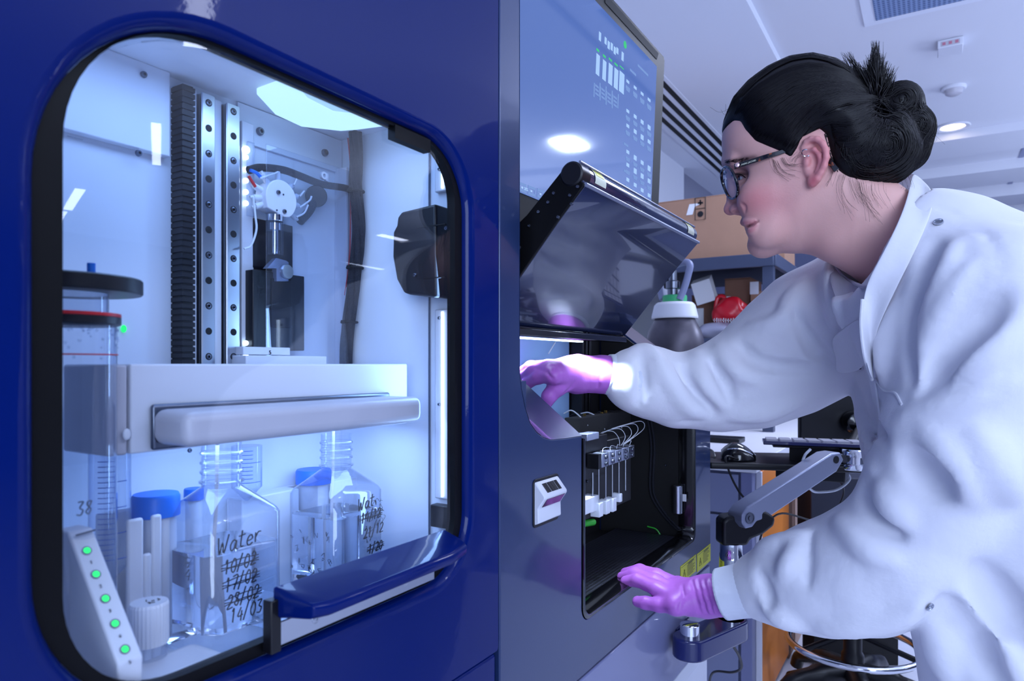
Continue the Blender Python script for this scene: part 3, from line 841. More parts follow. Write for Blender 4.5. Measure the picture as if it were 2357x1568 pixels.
part('blue_tubing', MB().cyl(atw(210, 634, 0.486), atw(210, 606, 0.486), 0.0026, n=14), M['bluecap'], ves)
mb = MB()
for k in range(70):
    t = math.radians(random.uniform(-140, -10)); zz = zl - 0.034 - abs(random.gauss(0, 0.008))
    mb.sphere((vc.x + 0.0312 * math.cos(t), vc.y + 0.0312 * math.sin(t), zz), random.uniform(0.0004, 0.0011), 8, 5)
o = part('condensation', mb, M['petg'], ves); o['kind'] = 'stuff'
mi = MB(); handwriting('38', (vc.x - 0.008, vc.y - 0.0316, ZC - 0.098), 0.009, (1, 0, 0), (0, 0, 1), mi, 0.0005)
mi.tube([(vc.x - 0.008, vc.y - 0.0316, ZC - 0.110), (vc.x + 0.004, vc.y - 0.0316, ZC - 0.109)], 0.0006, 5)
part('marker_writing', mi, M['dsteel'], ves)
# ================================================================ grey module with the touch screen and the raised hood
GZ1 = 0.604
grey = thing('sequencer_module', 'grey laboratory module with a tilted touch screen, raised hood and open black bay', 'machine', (1.03, 0.75, ZC - 0.5736))
GU0, GU1 = 0.6236, 1.4425
OU0, OU1, OZ0 = 0.8267, 1.3356, -0.3455
# front shell: polygon in (u, z) with the left column, the concave shoulder and the bay opening
curve = [(0.6656, -0.006), (0.670, -0.028), (0.678, -0.050), (0.690, -0.069), (0.704, -0.080), (0.722, -0.0885), (0.742, -0.093), (0.785, -0.0950), (OU0, -0.0957)]
def arc(cx, cz, r, a0, a1, n=8):
    return [(cx + r * math.cos(math.radians(a0 + (a1 - a0) * i / n)), cz + r * math.sin(math.radians(a0 + (a1 - a0) * i / n))) for i in range(n + 1)]
ro = 0.020
bay = arc(OU0 + ro, OZ0 + ro, ro, 180, 270) + arc(OU1 - ro, OZ0 + ro, ro, 270, 360)
PB = -0.4175
polyF = [(GU0, PB), (GU0, GZ1), (0.6656, GZ1)] + curve + bay + [(OU1, -0.040), (OU1 + 0.003, -0.037), (GU1, -0.065), (GU1, PB)]
mb = MB().prism(polyF, lambda p: rel(p[0], FW, p[1]), lambda p: rel(p[0], FW + 0.012, p[1]))
shell = part('front_shell', mb, M['grey'], grey, bevel=0.0016, seg=2, smooth=40)
# sloping shoulder behind the curve, and the inner wall of the column
SL = Vector((0, 0.110, 0.0862))
mb = MB()
c0 = [rel(p[0], FW + 0.0002, p[1]) for p in curve]
mb.rings([c0, [p + SL for p in c0]], closed=False)
mb.rings([[rel(0.6656, FW, GZ1), rel(0.6656, FW, -0.006)], [rel(0.6656, 0.60, GZ1), rel(0.6656, 0.60, -0.006)]], closed=False)
part('left_shoulder', mb, M['grey'], shell, smooth=60)
mb = MB().prism([(FW + 0.012, -0.040), (0.600, 0.100), (0.600, -0.34), (FW + 0.012, -0.34)], lambda p: rel(OU1 + 0.003, p[0], p[1]), lambda p: rel(GU1, p[0], p[1] - 0.0))
part('right_shoulder', mb, M['grey'], shell, bevel=0.001)
# lower panel, side and base
part('lower_panel', MB().box(rel(GU0 + 0.004, FW + 0.001, -0.5736), rel(GU1, 0.43, PB - 0.0045)), M['greylow'], grey, bevel=0.002)
mb = MB()
mb.box(rel(GU0, FW + 0.012, -0.57), rel(0.70, 1.05, -0.02))            # left wall block
mb.box(rel(OU1 + 0.003, FW + 0.0125, -0.57), rel(GU1, 1.05, -0.345))
mb.box(rel(OU1 + 0.003, 0.60, -0.345), rel(GU1, 1.05, 0.10))
mb.box(rel(GU0, FW + 0.03, -0.57), rel(GU1, 1.05, -0.365))
mb.box(rel(0.6656, 0.62, -0.365), rel(GU1, 1.05, 0.12))
part('carcass', mb, M['grey'], grey)
# steel lined rim of the bay
rim = [rel(p[0], 0, p[1]) for p in [(OU0, -0.100)] + bay + [(OU1, -0.05)]]
mb = MB()
def shrink(p, d):
    cx, cz = (OU0 + OU1) / 2, -0.1
    return Vector((p.x + (d if p.x < cx else -d), p.y, p.z + (d if p.z < ZC - 0.30 else 0)))
mb.rings([[p + Vector((0, FW - 0.0012, 0)) for p in rim], [shrink(p, 0.004) + Vector((0, FW - 0.002, 0)) for p in rim],
          [shrink(p, 0.008) + Vector((0, FW + 0.006, 0)) for p in rim], [shrink(p, 0.0085) + Vector((0, FW + 0.03, 0)) for p in rim]], closed=False)
part('bay_rim', mb, M['blackgloss'], shell, smooth=60)
mb = MB().tube([shrink(p, 0.0045) + Vector((0, FW - 0.0015, 0)) for p in rim], 0.0011, 6)
part('rim_bead', mb, M['dsteel'], shell)

# screen unit
def sw(z): return 0.452 + (GZ1 - z) * 0.043
SU1 = 1.307
def scr(u, z, d=0.0): return rel(u, sw(z) - d, z)
mb = MB()
sp = [(0.668, 0.175), (SU1, 0.175), (SU1, GZ1 - 0.006), (SU1 - 0.006, GZ1), (0.668, GZ1)]
mb.prism(sp, lambda p: scr(p[0], p[1]), lambda p: rel(p[0], 0.60, p[1]))
mb.box(rel(0.668, 0.60, 0.12), rel(SU1 - 0.05, 1.05, GZ1 - 0.02))
su = part('screen_housing', mb, M['rubber'], grey, bevel=0.0015)
DU0, DU1, DZ0, DZ1 = 0.672, 1.262, 0.2275, 0.570
dm = bpy.data.materials.new('display_glass'); dm.use_nodes = True
b_ = dm.node_tree.nodes['Principled BSDF']
b_.inputs['Base Color'].default_value = lin((30, 40, 70)); b_.inputs['Roughness'].default_value = 0.05
b_.inputs['Emission Color'].default_value = lin((78, 112, 186)); b_.inputs['Emission Strength'].default_value = 0.60
mb = MB().prism([(DU0, DZ0), (DU1, DZ0), (DU1, DZ1), (DU0, DZ1)], lambda p: scr(p[0], p[1], 0.0012), lambda p: scr(p[0], p[1], -0.001))
disp = part('display', mb, dm, su)
part('top_bezel_strip', MB().prism([(1.02, 0.5835), (1.262, 0.5835), (1.270, 0.598), (1.02, 0.598)], lambda p: scr(p[0], p[1], 0.0008), lambda p: scr(p[0], p[1], -0.001)), M['matt'], su)
# what the display shows, read off the photograph and laid out on the panel
def spt(x, y):
    d = ray(x, y); t = 0.45 / d.y
    for _ in range(8):
        z = (ORG + d * t).z - ZC; t = (sw(z) - 0.0014) / d.y
    return ORG + d * t
UI = emit('display_bright', (165, 200, 250), 0.9); UI2 = emit('display_dim', (128, 160, 222), 0.8); UG = emit('display_green', (70, 190, 130), 1.0)
def sq4(mb, x0, y0, x1, y1, sk=0.0):   # upright strip following the perspective of the panel
    a, c = spt(x0, y0), spt(x1, y1)
    z0, z1 = min(a.z, c.z) - ZC, max(a.z, c.z) - ZC
    mb.prism([(a.x, z0), (c.x, z0), (c.x, z1), (a.x, z1)], lambda p: scr(p[0], p[1], 0.0013), lambda p: scr(p[0], p[1], 0.0016))
mb = MB(); md = MB(); mg = MB()
for xb, y0, y1, wpx in ((1376, 122, 176, 6), (1391, 136, 188, 6), (1405, 144, 198, 7), (1418, 155, 208, 7), (1431, 162, 218, 9)):
    sq4(mb, xb - wpx / 2, y0, xb + wpx / 2, y1)
    sq4(mg, xb - wpx / 2, y0 - 12, xb + wpx / 2, y0 - 1)
for xb, y0, y1 in ((1381, 72, 96), (1394, 84, 104), (1401, 93, 115), (1408, 97, 118), (1415, 106, 127), (1421, 108, 126), (1433, 118, 142)):
    sq4(mb, xb - 2, y0, xb + 2, y1)
for xb, yb in ((1374, 208), (1388, 216), (1402, 226), (1416, 234)):
    for k in range(3): sq4(md, xb - 4, yb - 10 + 9 * k, xb + 4, yb - 8 + 9 * k)
    for e in (-7, 6): sq4(md, xb + e, yb - 18, xb + e + 1, yb + 16)
for col, x0 in enumerate((1445, 1462, 1478, 1494)):
    for row, y0 in enumerate((188, 258, 292, 352, 386, 420)):
        y = y0 + col * 12 - (4 if row > 3 else 0)
        if row == 0: y = 190 + col * 14
        sq4(mb, x0 - 3, y - 8, x0 + 3, y + 4 + (col * row) % 5)
        sq4(md, x0 - 5, y + 12, x0 + 5, y + 14); sq4(md, x0 - 4, y + 17, x0 + 4, y + 18)
for x, y, w in ((1468, 150, 24), (1450, 160, 14), (1436, 330, 10), (1436, 392, 10)):
    a, c = spt(x, y), spt(x + w, y + w * 0.8)
    z = a.z - ZC
    md.prism([(a.x, z - 0.002), (c.x, z - 0.002), (c.x, z + 0.002), (a.x, z + 0.002)], lambda p: scr(p[0], p[1], 0.0013), lambda p: scr(p[0], p[1], 0.0016))
for x, y in ((1203, 432), (1224, 440), (1245, 447)):
    for e in (-8, 7): sq4(md, x + e, y - 8, x + e + 0.8, y + 8)
    sq4(md, x - 8, y + 7, x + 8, y + 8); sq4(md, x - 8, y - 8, x + 8, y - 7); sq4(mb, x - 3, y - 3, x + 1, y + 3)
text_part('20%', 0.006, spt(1206, 437), (1, 0, 0), (0, 0, 1), UI, disp)
part('display_icons', mb, UI, disp); part('display_lines', md, UI2, disp); part('display_levels', mg, UG, disp)  # graphics of the lit display: icons, thin lines, green level marks
q = spt(1439, 103)
part('status_dot', MB().cyl(q + Vector((0, -0.0002, 0)), q + Vector((0, 0.001, 0)), 0.0062, n=28), UG, disp)

# raised hood
HU0, HU1 = 0.68, 1.106
tipc = (0.3415, 0.2105); tr = 0.0135
hp = [(0.4545, 0.047)]
def arcw(c, r, a0, a1, n=8): return [(c[0] + r * math.cos(math.radians(a0 + (a1 - a0) * i / n)), c[1] + r * math.sin(math.radians(a0 + (a1 - a0) * i / n))) for i in range(n + 1)]
face = [(0.327, 0.196), (0.360, 0.160), (0.405, 0.107), (0.4525, 0.0505), (0.4560, 0.0485)]
nose = arcw(tipc, tr, 215, 55, 10)
back = [(0.400, 0.172), (0.462, 0.128)]
hp = face[::-1] + [(0.3265, 0.199)] + nose + back + [(0.470, 0.05)]
def hm(u): return lambda p: rel(u, p[0], p[1])
mb = MB().prism(hp, hm(HU0 + 0.004), hm(HU1))
hood = part('hood', mb, M['hoodm'], grey, smooth=35, bevel=0.0008)
mb = MB().prism([(p[0] * 0.985 + 0.0055, p[1] * 0.985 + 0.002) for p in hp], hm(HU0), hm(HU0 + 0.004))
hs = part('hood_side', mb, M['rubber'], hood, bevel=0.0008)
for x, y in ((1275, 445), (1312, 450), (1285, 500), (1218, 520), (1240, 488), (1262, 466), (1196, 570), (1316, 470), (1330, 430)):
    hexscrew(atu(x, y, HU0 - 0.0003), (-1, 0, 0), 0.0020, hs)
part('red_tab', MB().box(atu(1188, 690, HU0 + 0.15), atu(1226, 640, HU0 + 0.15) + Vector((0.02, 0, 0))), M['red'], hood)
mb = MB().tube([rel(HU0 + 0.003, 0.3262, 0.1975), rel(HU1 + 0.0005, 0.3262, 0.1975)], 0.0024, 10).tube([rel(HU0 + 0.003, 0.333, 0.2235), rel(HU1 + 0.0005, 0.333, 0.2235)], 0.0016, 8)
part('edge_bead', mb, M['alu'], hood)
mb = MB().lathe(rel(HU0 - 0.002, tipc[0], tipc[1]), (1, 0, 0), [(0.012, 0), (0.0138, 0.0015), (0.0138, 0.022), (0.0132, 0.022)], 32)
part('hood_hinge_cap', mb, M['black'], hood)
def wrap_label(u0, u1, a0, a1, m, nm, r=tr + 0.0006):
    mbl = MB(); ls = []
    for i in range(13):
        a = math.radians(a0 + (a1 - a0) * i / 12)
        ls.append([rel(u0, tipc[0] + r * math.cos(a), tipc[1] + r * math.sin(a)), rel(u1, tipc[0] + r * math.cos(a), tipc[1] + r * math.sin(a))])
    mbl.rings(ls, closed=False)
    return part(nm, mbl, m, hood, smooth=80)
wrap_label(0.712, 0.742, 90, 200, M['cream'], 'warning_label')
wrap_label(0.716, 0.738, 105, 160, M['yellow'], 'warning_symbol', tr + 0.0009)
wrap_label(HU1 - 0.050, HU1 - 0.018, 90, 200, M['cream'], 'warning_label')
wrap_label(HU1 - 0.045, HU1 - 0.022, 105, 150, M['yellow'], 'warning_symbol', tr + 0.0009)
mb = MB().box(rel(HU0, 0.449, 0.036), rel(HU1 - 0.002, 0.466, 0.047))
part('hood_seal', mb, M['blackgloss'], hood, bevel=0.002)

# the open bay: dark lining, lit panel, probes
BW = 0.605
mb = MB()
mb.box(rel(0.70, BW, -0.36), rel(1.3355, BW + 0.01, 0.17))
mb.prism([(FW + 0.032, -0.36), (0.599, -0.36), (0.599, 0.095), (FW + 0.032, -0.030)], lambda p: rel(OU1 - 0.0055, p[0], p[1]), lambda p: rel(OU1 + 0.0025, p[0], p[1]))
mb.box(rel(0.6985, 0.515, -0.36), rel(0.702, BW, 0.17))
mb.box(rel(0.70, FW + 0.03, -0.362), rel(OU1, BW, OZ0 - 0.006))
mb.box(rel(OU0 - 0.008, FW + 0.0125, -0.36), rel(OU0 - 0.0005, 0.60, -0.105))
part('bay_lining', mb, M['matt'], grey)
# perforated tray
fm = bpy.data.materials.new('perforated_tray'); fm.use_nodes = True; nt = fm.node_tree; b_ = nt.nodes['Principled BSDF']
tc = nt.nodes.new('ShaderNodeTexCoord'); vo = nt.nodes.new('ShaderNodeTexVoronoi'); vo.inputs['Scale'].default_value = 150; vo.inputs['Randomness'].default_value = 0.0
rp = nt.nodes.new('ShaderNodeValToRGB'); rp.color_ramp.elements[0].position = 0.38; rp.color_ramp.elements[0].color = (0.002, 0.002, 0.004, 1)
rp.color_ramp.elements[1].position = 0.45; rp.color_ramp.elements[1].color = (0.030, 0.032, 0.045, 1)
nt.links.new(tc.outputs['Object'], vo.inputs['Vector']); nt.links.new(vo.outputs['Distance'], rp.inputs['Fac']); nt.links.new(rp.outputs[0], b_.inputs['Base Color'])
b_.inputs['Roughness'].default_value = 0.4
part('perforated_tray', MB().box(rel(OU0 + 0.006, FW + 0.012, OZ0 + 0.0005), rel(OU1 - 0.02, 0.56, OZ0 + 0.006)), fm, grey, bevel=0.001)
lp = part('lit_panel', MB().box(rel(0.72, BW - 0.004, -0.115), rel(1.185, BW - 0.0005, 0.058)), mat('pale_blue_panel', (150, 185, 228), 0.35), grey)
for k in range(3):
    part('upright', MB().box(rel(1.190 + 0.016 * k, BW - 0.03, -0.12), rel(1.199 + 0.016 * k, BW - 0.001, 0.10)), M['black'], grey, bevel=0.001)
part('lamp_strip', MB().box(rel(0.86, 0.530, 0.0385), rel(1.10, 0.540, 0.0455)), M['led'], grey)
mb = MB().tube([atw(1330, 790, 0.50), atw(1326, 800, 0.52)], 0.0015, 6)
part('arm_rod', MB().tube([atw(1278, 788, 0.59), atw(1262, 815, 0.59)], 0.0012, 6), M['tubing'], grey)
# pump carriage
cw = 0.462
car = part('carriage', MB().box(atw(1335, 1012, cw), atw(1398, 1088, cw) + Vector((0.0, 0.08, 0))).box(atw(1397, 1014, cw + 0.02), atw(1448, 1066, cw + 0.02) + Vector((0, 0.06, 0))), M['black'], grey, bevel=0.0015)
part('carriage_clip', MB().box(atw(1352, 1000, 0.455), atw(1379, 1010, 0.455) + Vector((0, 0.02, 0))), M['alu'], car, bevel=0.001)
mb = MB().box(atw(1300, 962, 0.55), atw(1452, 1016, 0.52))
part('carriage_deck', mb, M['matt'], grey)
for k, (x, y, h) in enumerate(((1393, 1059, 28), (1409, 1054, 27), (1424, 1050, 25), (1439, 1045, 25), (1454, 1040, 24))):
    a = atw(x - 7, y - h / 2, 0.44); c = atw(x + 6.5, y + h / 2, 0.44)
    nb = part('needle_block', MB().box(a, c + Vector((0, 0.018, 0))), M['alu'] if k < 4 else M['dsteel'], grey, bevel=0.0008)
    part('block_side', MB().box(Vector((a.x - 0.012, 0.4408, c.z - 0.001)), Vector((a.x - 0.0002, 0.460, a.z))), M['black'], nb)
    for f in (0.28, 0.74):
        q = Vector(((a.x + c.x) / 2, 0.4398, a.z + (c.z - a.z) * f))
        hexscrew(q, (0, -1, 0), 0.0034, nb)
    n0 = Vector((a.x + 0.001, 0.446, c.z)); n1 = atw(x - 6, (1148, 1144, 1140, 1136, 1126)[k], 0.446)
    part('needle', MB().cyl(n0, Vector((n0.x, n0.y, n1.z)), 0.0009, n=8), M['steel'], nb)
    if k < 4:
        v = atw(x - 4, (1153, 1147, 1142, 1132)[k], 0.446)
        hh = 0.022 if k < 3 else 0.014; ww = 0.0085 if k < 3 else 0.0055
        part('vial', MB().box(Vector((n0.x - ww + 0.002, 0.442, v.z - hh)), Vector((n0.x + ww, 0.458, v.z))), M['tubing'], nb, bevel=0.0012)
    # fine capillary loop to the deck
    s_ = (1412, 1418, 1424, 1430, 1440)[k]
    cap = [atw(x - 6, y - h / 2, 0.446), atw(x - 2, y - h / 2 - 14, 0.452), atw(1422 + 4 * k, 1030 - 2 * k, 0.462), atw(1425 + 14 * k, 1012 - 6 * k, 0.468), atw(1412 + 16 * k, 994 - 6 * k, 0.475), atw(1390 + 12 * k, 994 - 4 * k, 0.49), atw(1376 + 8 * k, 1003 - 4 * k, 0.50)]
    part('capillary', MB().tube(spline(cap, 8), 0.00055, 6), M['tubing'], nb)
for x0, x1, y0, y1, wv in ((1340, 1362, 1154, 1180, 0.446), (1360, 1378, 1146, 1174, 0.448)):
    part('waste_block', MB().box(atw(x0, y0, wv), atw(x1, y1, wv) + Vector((0, 0.02, 0))), M['tubing'], grey, bevel=0.001)
part('guide_rod', MB().cyl(atw(1364, 1088, 0.452), atw(1364, 1150, 0.452), 0.0016, n=10), M['steel'], grey)
part('backplate', MB().box(atw(1338, 1086, 0.478), atw(1452, 1150, 0.478) + Vector((0, 0.01, 0))), M['black'], grey)
hexscrew(atw(1351, 1108, 0.4775), (0, -1, 0), 0.0022, grey)
for k in range(9):
    x = 1298 + k * 13
    cap = [atw(x, 952 + (k % 3) * 6, 0.56), atw(x + 18, 945 + (k * 7) % 16, 0.545), atw(x + 40, 962 + (k * 5) % 14, 0.53), atw(x + 55, 980 + (k * 3) % 12, 0.52)]
    part('deck_wire', MB().tube(spline(cap, 6), 0.0012, 6), M['cable'] if k % 3 else M['tubing'], grey)
brass = mat('brass_fitting', (170, 135, 70), 0.3, metal=1.0)
for x, y in ((1345, 960), (1352, 966), (1385, 956), (1394, 952)):
    q = atw(x, y, 0.54); part('brass_fitting', MB().cyl(q, q + Vector((0, 0, 0.006)), 0.0032, n=6), brass, grey)
# right wall: cables, silver canister, screw, green leads
for off in (0, 9):
    cp = [(1488, 955), (1495, 990), (1499, 1030), (1497, 1080), (1496, 1120), (1503, 1150), (1530, 1190), (1562, 1222), (1588, 1240)]
    part('bay_cable', MB().tube(spline([atu(x + off * 0.8, y, 1.3265) for x, y in cp], 6), 0.0026, 8), M['cable'], grey)
q = atu(1560, 1118, 1.314); q2 = atu(1560, 1182, 1.314)
can = part('silver_canister', MB().lathe((q.x, q.y, q2.z), (0, 0, 1), [(0.0085, 0), (0.0095, 0.001), (0.0095, q.z - q2.z - 0.001), (0.0085, q.z - q2.z), (0, q.z - q2.z)], 32), M['steel'], grey)
part('canister_label', MB().box(atu(1571, 1138, 1.3085), atu(1579, 1155, 1.3085) + Vector((0.002, 0, 0))), M['paper'], can)
hexscrew(atu(1533, 1071, 1.3295), (-1, 0, 0), 0.0024, grey)
gp = mat('green_sleeve', (60, 190, 60), 0.4)
part('green_connector', MB().cyl(atw(1340, 1206, 0.50), atw(1365, 1202, 0.50), 0.006, n=14), gp, grey)
part('green_lead', MB().tube(spline([atu(x, y, 1.325) for x, y in ((1490, 1212), (1512, 1220), (1524, 1245), (1526, 1275))], 6), 0.0014, 6), gp, grey)

# barcode scanner let into the front panel
sc0, sc1 = 0.6975, 0.7545
part('scanner_recess', MB().prism(rr(sc0 - 0.003, sc1 + 0.004, -0.193, -0.136, 0.006, 5), lambda p: rel(p[0], FW - 0.0012, p[1]), lambda p: rel(p[0], FW + 0.002, p[1])), M['black'], shell, bevel=0.0004)
spf = [(0.4005, -0.1385), (0.3975, -0.1400), (0.3855, -0.1545), (0.3852, -0.1575), (0.3940, -0.1700), (0.3935, -0.1870), (0.4005, -0.190)]
mb = MB().prism(spf, lambda p: rel(sc0, p[0], p[1]), lambda p: rel(sc1, p[0], p[1]))
scn = part('barcode_scanner', mb, M['white'], shell, bevel=0.0014, seg=3, label='white scanner head')
sd = Vector((0, 0.0088, -0.0125)).normalized(); sn = Vector((0, -0.818, -0.576))
q = rel((sc0 + sc1) / 2 + 0.001, (0.3852 + 0.3940) / 2, (-0.1575 - 0.1700) / 2)
mb = MB().obox(q + sn * 0.0001, (0.0225, 0, 0), sd * 0.0062, sn * 0.0005)
part('scanner_window', mb, M['blackgloss'], scn)
mb = MB(); x = sc0 + 0.012
while x < sc1 - 0.010:
    wd_ = random.choice((0.0003, 0.0005, 0.0009))
    t0 = Vector((0, 0.4, 0)); a_ = rel(x, 0.3866, -0.1532); b2 = rel(x, 0.3966, -0.1411)
    mid = (a_ + b2) / 2 + Vector((0, -0.0002, 0.0002)); dr = (b2 - a_) / 2
    mb.obox(mid, (wd_, 0, 0), dr * 0.8, (0, -0.0002, 0.0002)); x += wd_ * 2 + random.choice((0.0006, 0.0009))
part('barcode', mb, M['ink'], scn)

# yellow warning labels on the front shell
for k, (cs, m_) in enumerate(((((1566, 1303), (1601, 1278), (1601, 1318), (1566, 1342)), M['yellow']), (((1604, 1275), (1635, 1252), (1635, 1292), (1604, 1316)), M['yellow']))):
    P = [atw(x, y, FW) for x, y in cs]
    u0, u1 = P[0].x, min(P[1].x, GU1 - 0.002); z1 = (P[0].z + P[1].z) / 2; z0 = (P[2].z + P[3].z) / 2
    lab = part('warning_label', MB().box((u0, FW - 0.0008, z0), (u1, FW + 0.0002, z1)), m_, shell)
    mi = MB(); W = u1 - u0
    mi.box((u0 + W * 0.04, FW - 0.001, z1 - 0.0035), (u1 - W * 0.04, FW - 0.0007, z1 - 0.0029))
    for j in range(8):
        zz = z1 - 0.0085 - j * 0.0028
        mi.box((u0 + W * 0.42, FW - 0.001, zz), (u0 + W * (0.72 + 0.2 * random.random()), FW - 0.0007, zz + 0.0008))
    tx, tz = u0 + W * 0.22, (z0 + z1) / 2 - 0.002
    mi.tube([(tx - 0.008, FW - 0.0009, tz - 0.007), (tx, FW - 0.0009, tz + 0.008), (tx + 0.008, FW - 0.0009, tz - 0.007)], 0.0005, 4, closed=True)
    mi.box((tx - 0.001, FW - 0.001, tz - 0.004), (tx + 0.001, FW - 0.0007, tz + 0.002))
    part('label_print', mi, M['ink'], lab)
    mh = MB()
    for j in range(7): mh.box((u0 + W * (0.48 + 0.055 * j), FW - 0.001, z1 - 0.0068), (u0 + W * (0.515 + 0.055 * j), FW - 0.0007, z1 - 0.0042))
    part('heading_print', mh, M['ink'], lab)

# white bench the module and the cabinet stand on
pl = thing('equipment_plinth', 'white plinth under the grey module and blue cabinet', 'plinth', (0.4, 0.75, 0))
part('plinth_body', MB().box((-0.75, FW + 0.006, 0.0), (GU1 - 0.002, 1.10, ZC - 0.604)), M['whitebase'], pl, bevel=0.003)
part('plinth_top', MB().box((-0.75, FW + 0.002, ZC - 0.6035), (GU1, 1.10, ZC - 0.5740)), M['whitebase'], pl, bevel=0.002)
# ================================================================ support arm with keyboard and mouse
arm = thing('support_arm', 'jointed support arm on a navy bracket beside the grey module', 'arm', (1.27, 0.34, ZC - 0.50))
zb0, zb1 = ZC - 0.515, ZC - 0.478
A_, B_ = Vector((1.19, 0.366, 0)), Vector((1.312, 0.325, 0))
ax_ = (B_ - A_).normalized(); ay_ = Vector((-ax_.y, ax_.x, 0)); rb = 0.030
lo = []
for c, s0 in ((B_, -90), (A_, 90)):
    for i in range(13):
        a = math.radians(s0 + 180 * i / 12); lo.append(c + ax_ * (rb * math.cos(a)) + ay_ * (rb * math.sin(a)))
mb = MB().prism([(p.x, p.y) for p in lo], lambda p: Vector((p[0], p[1], zb0)), lambda p: Vector((p[0], p[1], zb1)))
part('bracket_plate', mb, M['navy'], arm, bevel=0.004, seg=3)
mb = MB().box((1.215, 0.396, zb0 + 0.004), (1.285, 0.3996, zb1 - 0.004)).box((1.235, 0.37, zb0 + 0.004), (1.27, 0.396, zb1 - 0.004))
part('bracket_fixing', mb, M['navy'], arm)
part('stub_post', MB().lathe((A_.x, A_.y, zb1), (0, 0, 1), [(0.017, 0), (0.017, 0.02), (0.014, 0.021), (0.0, 0.021)], 28), M['chrome'], arm)
def pz(y, Z=1.286): return ZC + (838 - y) * Z / FPX
mb = MB().lathe((B_.x, B_.y, zb1), (0, 0, 1), [(0.0235, 0), (0.0235, pz(1430) - zb1), (0.0165, pz(1425) - zb1), (0.0165, pz(1345) - zb1), (0.0225, pz(1320) - zb1), (0.0215, pz(1275) - zb1), (0.0205, pz(1272) - zb1), (0.0205, pz(1250) - zb1), (0, pz(1250) - zb1)], 36)
part('chrome_post', mb, M['chrome'], arm)
jc = Vector((B_.x, B_.y, 0))
piv = atd(1724, 1193, 1.29)
jd = Vector((piv.x - B_.x, piv.y - B_.y, 0)).normalized(); js = Vector((-jd.y, jd.x, 0))
mb = MB().prism([(-0.024, pz(1252)), (0.024, pz(1252)), (0.030, pz(1238)), (0.055, pz(1226)), (0.075, pz(1208)), (0.078, pz(1190)), (0.058, pz(1172)), (-0.014, pz(1186)), (-0.024, pz(1195))],
                lambda p: jc + jd * p[0] - js * 0.020 + Vector((0, 0, p[1])), lambda p: jc + jd * p[0] + js * 0.020 + Vector((0, 0, p[1])))
part('elbow_joint', mb, M['black'], arm, bevel=0.006, seg=3)
p0 = atd(1722, 1192, 1.262); p1 = atd(1924, 1058, 1.36)
d = (p1 - p0).normalized(); sd = d.cross(Vector((0, 0, 1))).normalized(); up = sd.cross(d)
if sd.dot(DV) > 0: sd = -sd
pf = [(-0.016, -0.014), (-0.020, 0.0), (-0.014, 0.014), (0.004, 0.021), ((p1 - p0).length - 0.01, 0.018), ((p1 - p0).length + 0.013, 0.010), ((p1 - p0).length + 0.016, -0.008), ((p1 - p0).length - 0.01, -0.021), (0.04, -0.021), (0.014, -0.014), (0.0, -0.019)]
mb = MB().prism(pf, lambda p: p0 + d * p[0] + up * p[1] + sd * 0.004, lambda p: p0 + d * p[0] + up * p[1] - sd * 0.034)
part('gas_spring_arm', mb, M['alu'], arm, bevel=0.003, seg=3)
mb = MB().lathe(p0 + sd * 0.004, sd, [(0.0105, 0), (0.0105, 0.002), (0.0085, 0.002), (0.008, 0.001), (0.0045, 0.001), (0.004, 0.0022), (0, 0.0022)], 28)
part('pivot_bolt', mb, M['dsteel'], arm)
part('pivot_cover', MB().cyl(p1 + sd * 0.004 - d * 0.004 + up * 0.002, p1 + sd * 0.0052 - d * 0.004 + up * 0.002, 0.0075, n=22), M['black'], arm)
kc = atd(1966, 1056, 1.42)
part('swivel_knuckle', MB().lathe(kc - Vector((0, 0, 0.022)), (0, 0, 1), [(0.0, 0), (0.028, 0), (0.030, 0.003), (0.030, 0.012), (0.024, 0.013), (0.024, 0.026), (0.030, 0.027), (0.030, 0.040), (0.028, 0.043), (0, 0.043)], 40), M['chrome'], arm)
part('swivel_link', MB().obox((p1 + kc) / 2 - sd * 0.012, (kc - p1) * 0.5, sd * 0.008, Vector((0, 0, 0.007))), M['black'], arm)

# keyboard shelf carried by the arm
tz = ZC - 0.224
T = [atz(1636, 1075, tz - ZC - 0.004), atz(1650, 1050, tz - ZC), atz(1745, 1045, tz - ZC), atz(2060, 1046, tz - ZC), atz(2120, 1100, tz - ZC)]
sh = thing('keyboard_shelf', 'black keyboard shelf on the support arm, in front of the white worktop', 'shelf', (1.60, 0.25, tz))
e0 = Vector((1.49, 0.43)); e1 = Vector((1.53, 0.10)); 
pg = [(1.465, 0.405), (1.470, 0.425), (1.490, 0.436), (1.640, 0.470), (1.760, 0.20), (1.740, 0.07), (1.60, 0.045)]
mb = MB().prism(pg, lambda p: Vector((p[0], p[1], tz)), lambda p: Vector((p[0], p[1], tz + 0.014)))
part('shelf_plate', mb, M['black'], sh, bevel=0.003, seg=3)
mb = MB().box((1.60, 0.16, tz - 0.028), (1.68, 0.30, tz - 0.0003))
part('shelf_slide', mb, M['black'], sh, bevel=0.003)

